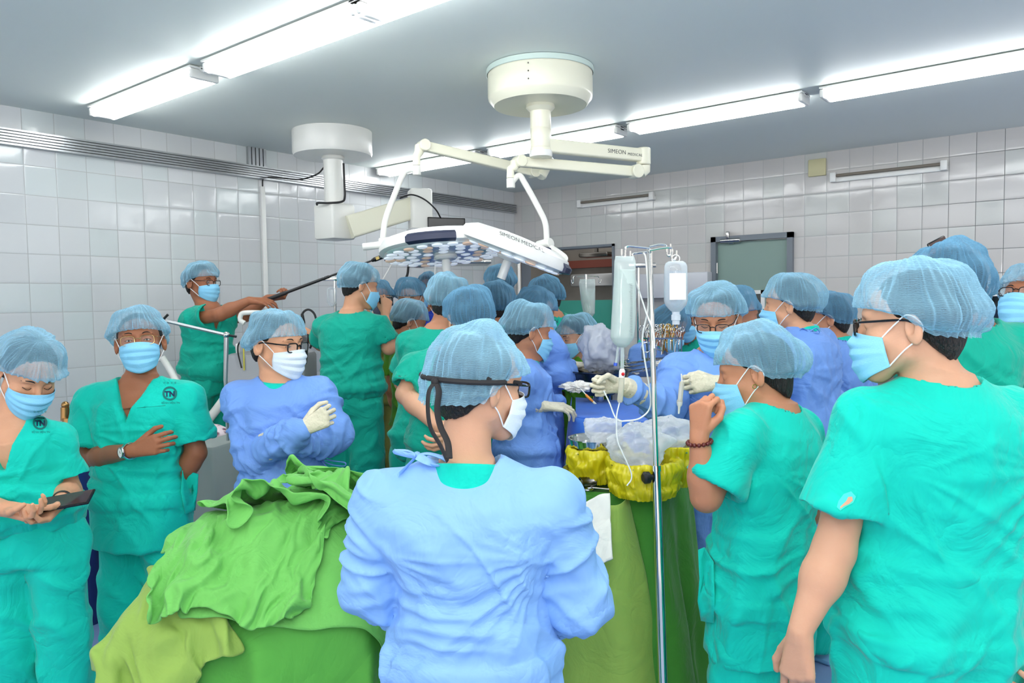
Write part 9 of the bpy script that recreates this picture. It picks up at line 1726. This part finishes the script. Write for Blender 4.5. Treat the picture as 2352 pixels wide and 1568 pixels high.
crumple('pillow', W(487, 1000, bd_-.05), (.10, .09, .055), mp, 'pillow in pink flowered fabric on the patient trolley', 'pillow', 7, .16, 1.6)
# paper sheets
o = one('paper_form', mat('form_paper', srgb(206, 214, 226), rough=.7), None, lambda m: m.prism([W(463, 1115, 3.6), W(520, 1115, 3.65), W(515, 1035, 3.8), W(478, 1035, 3.8)], GF*.003), smooth=False)
tag(o, 'printed paper form propped between the scrubs and the grey cabinet', 'paper')
M_faint = mat('faint_print', srgb(130, 138, 155), rough=.7)
m = MB()
for i in range(14):
    t = i/14; A = lerp(W(470, 1108, 3.598), W(482, 1040, 3.795), t); B = lerp(W(512, 1108, 3.645), W(512, 1040, 3.795), t); m.tube([A-GF*.002, B-GF*.002], .0008, 4)
m.build('print_lines', M_faint, o)
# white machine base panel low between the two left people
o = one('suction_machine', M_offw, None, lambda m: (m.box(W(200, 1080, 4.4)*V3(1, 1, 0)+UP*.62, (.32, .3, .22), np.array([GR, GF, UP]), bev=.03), m.box(W(205, 1160, 4.3)*V3(1, 1, 0)+UP*.25, (.36, .3, .5), np.array([GR, GF, UP]), bev=.03)))
tag(o, 'white machine cabinet seen low between the two people at the left', 'machine')
o = one('gas_cylinder', mat('navy_cylinder', srgb(30, 52, 110), rough=.3), None, lambda m: m.lathe([(.001, 0), (.09, 0), (.09, .85), (.08, .95), (.04, 1.03), (.02, 1.06), (.02, 1.10), (.001, 1.10)], W(182, 1150, 3.9)*V3(1, 1, 0), 24))
tag(o, 'dark blue gas cylinder behind the person looking at the phone', 'gas cylinder')
o = one('gas_regulator', mat('brass', srgb(180, 140, 90), rough=.3, metal=1), None, lambda m: (m.cyl(W(150, 965, 3.9), W(150, 935, 3.9), .022, 16), m.ball(W(150, 930, 3.9), .02, 12), m.cyl(W(158, 960, 3.88), W(158, 975, 3.88), .03, 16)))
tag(o, 'brass gas regulator at the wall between the two people at the left', 'regulator')
# lamp arm: rod with joint in front of the boom holder
fl2 = thing('articulated_arm', 'thin grey jointed arm stand in front of the boom holder', 'arm stand', W(520, 1000, 3.6)*V3(1, 1, 0))
one('upper_rod', M_alu, fl2, lambda m: m.tube([W(371, 735, 3.5), W(520, 769, 3.6)], .008, 12))
one('joint', M_chrome, fl2, lambda m: m.ball(W(520, 769, 3.6), .016, 12)); one('tip', M_black, fl2, lambda m: (m.tube([W(372, 736, 3.5), W(386, 722, 3.5)], .006, 8), m.tube([W(526, 770, 3.6), W(543, 773, 3.6)], .006, 8)))
one('lower_rod', M_alu, fl2, lambda m: m.tube([W(520, 775, 3.6), W(518, 870, 3.6), W(519, 900, 3.6), W(519, 900, 3.6)*V3(1, 1, 0)+UP*.03], [.012, .010, .007, .007], 12))
one('foot', M_grey, fl2, lambda m: m.cyl(W(519, 900, 3.6)*V3(1, 1, 0), W(519, 900, 3.6)*V3(1, 1, 0)+UP*.04, .15, 24, bev=.01))
# white slanted arms of the anaesthesia machine
an = thing('anaesthesia_machine', 'grey anaesthesia machine with dark screen behind the folded arms', 'machine', W(628, 900, 4.85)*V3(1, 1, 0))
ab = W(628, 900, 4.85)*V3(1, 1, 0)
one('body', mat('machine_grey', srgb(158, 160, 164), rough=.5), an, lambda m: m.box(ab+UP*.70, (.50, .34, 1.3), np.array([GR, GF, UP]), bev=.03))
one('handle', M_offw, an, lambda m: m.tube(catmull([W(562, 742, 4.62), W(552, 735, 4.62), W(554, 722, 4.62), W(565, 718, 4.62), W(600, 718, 4.62), W(640, 722, 4.62)], 6), .015, 12))
one('screen', mat('dim_screen', srgb(52, 54, 56), rough=.2), an, lambda m: m.box(W(691, 800, 4.66), (.09, .03, .19), np.array([nrm(GR-GF*.1-UP*.1), GF, nrm(UP+GR*.1)]), bev=.006))
one('flow_tube', mat('yellow_tube', srgb(205, 195, 80), rough=.4), an, lambda m: m.tube([W(559, 785, 4.66), W(561, 850, 4.66)], .005, 8))
one('socket', M_white, an, lambda m: m.box(W(546, 800, 4.66), (.02, .02, .06), np.array([GR, GF, UP]), bev=.004))
cable([W(575, 784, 4.64), W(552, 785, 4.64), W(546, 805, 4.64), W(555, 845, 4.64)], .005, 'black lead looping at the left side of the anaesthesia machine')
cable([W(693, 740, 4.66), W(696, 718, 4.66), W(710, 711, 4.66), W(724, 725, 4.66), W(726, 760, 4.66), W(712, 800, 4.66)], .007, 'black hose looping up beside the broad green back')
one('plug', M_black, an, lambda m: m.tube([W(694, 720, 4.62), W(696, 740, 4.62), W(695, 755, 4.62)], [.008, .014, .010], 10))
one('boom_arm', M_offw, an, lambda m: m.tube(catmull([W(372, 820, 4.6), W(388, 845, 4.6), W(420, 905, 4.55), W(440, 960, 4.5)], 6), .02, 10))
one('boom_arm', M_offw, an, lambda m: m.tube(catmull([W(478, 965, 4.66), W(505, 930, 4.66), W(530, 895, 4.66)], 6), .028, 10))
o = one('clamp', M_navy, an, lambda m: m.box(W(458, 915, 4.62), (.09, .03, .03), np.array([nrm(GR+UP*.15), GF, UP]), bev=.01))
# floor cables
for i, (pts, lb_) in enumerate((
    ([(150, 1275), (185, 1270), (205, 1255), (240, 1250)], 'black cable on the floor, topmost between the two people at the left'),
    ([(150, 1290), (190, 1272), (215, 1275), (240, 1285)], 'black cable on the floor bending below the topmost cable'),
    ([(150, 1300), (180, 1295), (210, 1297), (240, 1296)], 'black cable on the floor running straight across the gap'),
    ([(150, 1350), (180, 1335), (205, 1325), (240, 1300)], 'black cable on the floor curving up to the right'),
    ([(150, 1353), (180, 1354), (210, 1352), (240, 1353)], 'black cable on the floor, lowest of those at the left'))):
    cable([Wz(a, b, .012) for a, b in pts], .009, lb_)
# right side: counter behind, chrome bits at the right edge
o = one('side_counter', mat('counter_grey', srgb(120, 116, 112), rough=.5), None, lambda m: (m.box(Wy(2010, 900, YB-.3)*V3(1, 1, 0)+UP*.55, (1.1, .5, 1.1)), m.box(Wy(2010, 900, YB-.3)*V3(1, 1, 0)+UP*(Wy(2010, 812, YB-.5)[2]), (1.16, .56, .03))))
tag(o, 'dark grey counter against the tiled wall, seen under the large blue cap', 'counter')
# ================================================================ things worn, held and printed
def decal_text(key, txt, size, px_, py_, mt, name='emblem', spacing=1.0, bold=0):
    c_ = CAST[key]; D_ = depth(c_['S0'])-.5
    s_ = D_/depth(c_['S0'])
    xd = nrm(GR)
    o = text_on(name, txt, size*s_, W(px_, py_, D_), R2, U2, mt, c_['garment'], depth_=0, bold=bold*s_, spacing=spacing)
    # scale about the eye: walk each vertex outwards along its own line of sight
    tl = V3(0, 0, 0); q = o
    while q is not None: tl = tl+np.array(q.location); q = q.parent
    g = c_['garment']; gl = V3(0, 0, 0); q = g
    while q is not None: gl = gl+np.array(q.location); q = q.parent
    bv = BVHTree.FromPolygons([tuple(np.array(v.co)+gl) for v in g.data.vertices], [tuple(p.vertices) for p in g.data.polygons])
    for v in o.data.vertices:
        w = np.array(v.co)+tl; dr = nrm(w-CP); hit = bv.ray_cast(Vector(w), Vector(dr))
        if hit[0] is not None: v.co = Vector(np.array(hit[0])-dr*.0022-tl)
    return o
M_ink = mat('navy_ink', srgb(16, 44, 78), rough=.8); M_ink2 = mat('teal_ink', srgb(8, 110, 104), rough=.8)
def emblem(key, x, y, k=1.0):
    D_ = depth(CAST[key]['S0']); u = D_/F
    decal_text(key, 'TN', 17*u*k, x, y, M_ink, bold=.8*u*k)
    decal_text(key, 'O', 46*u*k, x, y, M_ink2)
    decal_text(key, '* * * *', 12*u*k, x, y-24*k, M_ink2)
    decal_text(key, 'BỆNH VIỆN TN', 6.2*u*k, x+2, y+20*k, M_ink2)
def patch(key, name, outline, mt, dd=.0025, th=0):
    """flat patch given by a pixel outline, laid on the garment"""
    c_ = CAST[key]; g = c_['garment']; gl = V3(0, 0, 0); q = g
    while q is not None: gl = gl+np.array(q.location); q = q.parent
    bv = BVHTree.FromPolygons([tuple(np.array(v.co)+gl) for v in g.data.vertices], [tuple(p.vertices) for p in g.data.polygons])
    P_ = np.array(outline, float); c0 = P_.mean(0); V = []; n = len(P_)
    rings = [0, .35, .7, 1.0]
    for r_ in rings:
        for p_ in P_:
            q_ = c0+(p_-c0)*r_; dr = nrm(W(q_[0], q_[1], 1.0)-CP); hit = bv.ray_cast(Vector(CP), Vector(dr))
            V.append(np.array(hit[0])-dr*dd if hit[0] is not None else W(q_[0], q_[1], depth(c_['S0'])))
    f = [[k*n+i, k*n+(i+1) % n, (k+1)*n+(i+1) % n, (k+1)*n+i] for k in range(3) for i in range(n)]
    o = mesh_np(name, np.array(V), f, mt, g)
    if th: s_ = o.modifiers.new('t', 'SOLIDIFY'); s_.thickness = th; s_.offset = 1
    return o
if 'watch' in CAST: emblem('watch', 390, 905)
if 'phone' in CAST: emblem('phone', 92, 972, 1.0)
if 'edge27' in CAST: decal_text('edge27', 'TN', .03, 2318, 786, M_ink2)
if 'green16' in CAST: decal_text('green16', 'TN', .03, 1275, 738, M_ink)
if 'right' in CAST:
    patch('right', 'frayed_edge', [(1926, 1150), (1938, 1134), (1955, 1128), (1966, 1140), (1960, 1154), (1942, 1164), (1930, 1172), (1922, 1164)], mat('frayed_teal', srgb(70, 222, 202), rough=.9), .002)
    patch('right', 'torn_hole', [(1930, 1163), (1944, 1150), (1948, 1141), (1957, 1140), (1959, 1149), (1950, 1157), (1938, 1162), (1930, 1168)], skin_mat(3), .0035)
if 'fist' in CAST:
    patch('fist', 'pocket', [(1603, 1262), (1618, 1256), (1640, 1290), (1642, 1380), (1640, 1430), (1612, 1425), (1602, 1380), (1606, 1330)], M_scrub, .010, .004)
    c_ = CAST['fist']; w = c_['aL'][2]; e = c_['aL'][1]; d_ = nrm(w-e); A_ = frame(d_)
    br = thing('bead_bracelet', 'red brown bead bracelet on the wrist of the raised fist', 'bracelet', w-d_*.012)
    for i in range(16):
        a = i*2*math.pi/16; one('bead', mat('red_bead', srgb(96, 30, 24), rough=.2), br, lambda m: m.ball(w-d_*.006+(A_[0]*math.cos(a)+A_[1]*math.sin(a))*.031, .0062, 10))
    one('earring', mat('gold', srgb(230, 180, 80), rough=.2, metal=1), c_['root'], lambda m: m.tube([c_['H'](.094, .0, -.030)+.006*(GR*math.cos(t)+UP*math.sin(t)) for t in np.linspace(0, 2*math.pi, 12)], .001, 5, caps=False))
if 'watch' in CAST:
    patch('watch', 'chest_seam', [(282, 938), (330, 934), (380, 930), (380, 932), (330, 936), (282, 940)], mat('seam_teal', srgb(0, 150, 132), rough=.9), .001)
    patch('watch', 'pocket', [(418, 1080), (436, 1082), (456, 1088), (454, 1130), (447, 1172), (425, 1180), (415, 1130)], M_scrub, .008, .004)
    c_ = CAST['watch']; w = c_['aR'][2]; e = c_['aR'][1]; d_ = nrm(w-e); A_ = frame(d_)
    wt = thing('wristwatch', 'silver wristwatch with a white dial on the forearm laid across the chest', 'wristwatch', w)
    one('strap', M_chrome, wt, lambda m: m.lathe([(.0295, -.009), (.0315, -.009), (.0315, .009), (.0295, .009), (.0295, -.009)], w-d_*.012, 28, A_))
    fdir = nrm(-GF+UP*.1); fdir = nrm(fdir-d_*(fdir@d_)); dc = w-d_*.012+fdir*.0315; A2 = frame(fdir)
    one('case', M_steel, wt, lambda m: m.lathe([(.001, 0), (.020, 0), (.021, .004), (.020, .008), (.0175, .009)], dc-fdir*.002, 28, A2))
    dl = one('dial', mat('watch_dial', srgb(240, 240, 236), rough=.3), wt, lambda m: m.lathe([(.0175, .0072), (.001, .0073)], dc-fdir*.002, 28, A2))
    one('hand', M_black, dl, lambda m: (m.box(dc+fdir*.006+A2[1]*.004, (.0012, .009, .0006), A2), m.box(dc+fdir*.006+A2[0]*.003, (.007, .0012, .0006), A2)))
if 'phone' in CAST:
    a_, b_ = W(95, 1160, 2.42), W(208, 1140, 2.44); x_ = nrm(b_-a_); y_ = nrm(GF*.93+UP*.38-x_*((GF*.93+UP*.38)@x_)); z_ = np.cross(x_, y_)
    ph_ = thing('smartphone', 'black smartphone held flat in both hands at the left edge', 'phone', (a_+b_)/2)
    one('case', M_blackg, ph_, lambda m: m.box((a_+b_)/2, (.162, .078, .009), np.array([x_, y_, z_]), bev=.0035))
    one('screen', mat('phone_screen', srgb(70, 52, 52), rough=.05), ph_, lambda m: m.box((a_+b_)/2+z_*.0048, (.150, .070, .0006), np.array([x_, y_, z_])))
    c_ = CAST['phone']; w = c_['aL'][2]; d_ = nrm(w-c_['aL'][1])
    one('wrist_band', M_black, c_['root'], lambda m: m.lathe([(.0285, -.010), (.031, -.009), (.031, .009), (.0285, .010)], w-d_*.02, 24, frame(d_)))
if 'camman' in CAST:
    p_ = CAST['camman']['hands']['R'].grip; cm_ = thing('camera', 'small dark camera held up by the broad person in green', 'camera', p_)
    one('camera_body', M_blackg, cm_, lambda m: m.box(p_, (.10, .04, .06), np.array([GR, GF, UP]), bev=.008))
    one('lens_barrel', M_black, cm_, lambda m: m.cyl(p_, p_+nrm(GF+GR*.6)*.05, .02, 16))
if 'khaki' in CAST:
    p_ = W(873, 724, 5.05); cm_ = thing('smartphone', 'dark blue phone raised between the hands of the person in khaki', 'phone', p_)
    one('case', M_navy, cm_, lambda m: m.box(p_, (.075, .009, .15), np.array([nrm(GR+UP*.3), GF, nrm(UP-GR*.3)]), bev=.004))
    one('camera_bump', M_black, cm_, lambda m: m.cyl(p_-GF*.004+UP*.05, p_-GF*.007+UP*.05, .008, 10))
if 'phone26' in CAST:
    h_ = CAST['phone26']['hands']['L']; p_ = h_.grip+UP*.02; cm_ = thing('smartphone', 'dark phone raised overhead above the largest blue cap', 'phone', p_)
    one('case', M_blackg, cm_, lambda m: m.box(p_, (.060, .009, .07), np.array([nrm(GR+UP*.5), GF, nrm(UP-GR*.5)]), bev=.004))
    one('screen', MATS['phone_screen'], cm_, lambda m: m.box(p_-GF*.005, (.054, .0006, .064), np.array([nrm(GR+UP*.5), GF, nrm(UP-GR*.5)])))
# cord tied round the front cap
if 'front' in CAST:
    c_ = CAST['front']; H = c_['H']; rt = c_['root']
    cp_ = [o for o in rt.children if o.name.startswith('surgical_cap')][0]; cl_ = np.array(cp_.location)+np.array(rt.location)
    cb_ = BVHTree.FromPolygons([tuple(np.array(v.co)+cl_) for v in cp_.data.vertices], [tuple(q.vertices) for q in cp_.data.polygons])
    def cappt(a, z, off=.004):
        o_ = H(math.cos(a)*.35, -.01+math.sin(a)*.35, z); t_ = H(0, -.01, z); dr = nrm(t_-o_); hit = cb_.ray_cast(Vector(o_), Vector(dr))
        return (np.array(hit[0]) if hit[0] is not None else H(math.cos(a)*.1, math.sin(a)*.12, z))-dr*off
    ang = np.linspace(math.radians(25), math.radians(-205), 40)
    pts = [cappt(a, .026+.010*math.sin(a)) for a in ang]
    pts = [pts[0]]+[(pts[i-1]+pts[i]*2+pts[i+1])/4 for i in range(1, len(pts)-1)]+[pts[-1]]
    m = MB(); m.tube([H(.083, .062, .024)]+pts+[H(-.083, .062, .024)], .0062, 8, flat=1.0); m.build('cap_cord', mat('black_cord', srgb(34, 32, 34), rough=.8), rt)
    kn = cappt(math.radians(-100), .012, .008)
    K = lambda a, b, d=0: W(a, b, 1.75+d)
    kz = depth(kn)-.012
    m = MB(); m.ball(W(999, 876, kz), .009, 10)
    m.build('cord_knot', MATS['black_cord'], rt)
    for pts in ([(999, 876, 0), (985, 900, -.01), (983, 945, -.012), (990, 985, -.01), (1010, 1020, -.02), (1028, 1058, -.045)],
                [(1001, 876, 0), (1008, 900, -.01), (1004, 940, -.012), (1012, 980, -.01), (1028, 1015, -.02), (1032, 1052, -.045)]):
        m = MB(); m.tube(catmull([W(a, b, kz+d) for a, b, d in pts], 6), .0075, 8, flat=.35); m.build('cord_tail', MATS['black_cord'], rt)
    # bow at the nape of the gown
    zz_ = depth(W(990, 1040, 1.75)); g0_ = 1.62
    g = c_['garment']
    gl = np.array(g.location)+np.array(rt.location)
    bv = BVHTree.FromPolygons([tuple(np.array(v.co)+gl) for v in g.data.vertices], [tuple(p.vertices) for p in g.data.polygons])
    def on(px_, py_, off=.006):
        dr = nrm(W(px_, py_, 1)-CP); hit = bv.ray_cast(Vector(CP), Vector(dr)); return (np.array(hit[0]) if hit[0] is not None else W(px_, py_, 1.72))-dr*off
    m = MB()
    for pts, r_ in (([(958, 1045), (935, 1035), (905, 1035), (925, 1042), (955, 1048)], .008), ([(958, 1045), (985, 1042), (1018, 1052), (1020, 1066), (990, 1062), (960, 1048)], .010), ([(958, 1046), (975, 1058), (1000, 1068), (1034, 1072)], .010), ([(958, 1046), (935, 1070), (915, 1090)], .006)):
        m.tube(catmull([on(a, b, .010+.004*i) for i, (a, b) in enumerate(pts)], 5), r_, 8, flat=.35)
    m.ball(on(958, 1046, .012), .010, 10)
    m.build('tie_bow', M_gown, g)
if 'gown23' in CAST:
    c_ = CAST['gown23']; n_ = c_['neck']-GF*.085
    def bw(m):
        for s_ in (-1, 1):
            m.tube(catmull([n_, n_+GR*s_*.03+UP*.018, n_+GR*s_*.045-UP*.004, n_+GR*s_*.01-UP*.002], 5), .005, 6, flat=.4); m.tube([n_, n_+GR*s_*.02-UP*.06], .004, 6)
    one('tie_bow', M_gown2, c_['garment'], bw)
if 'arms' in CAST:
    p_ = W(745, 1058, 2.95)
    m = MB()
    for pts in ([(738, 1052), (765, 1058), (792, 1062), (790, 1070), (760, 1066), (738, 1056)], [(738, 1055), (752, 1075), (760, 1095), (752, 1100), (742, 1075)]):
        m.tube(catmull([W(a, b, 2.93) for a, b in pts], 5), .006, 8, flat=.35)
    m.build('tie_bow', M_gown2, CAST['arms']['garment'])
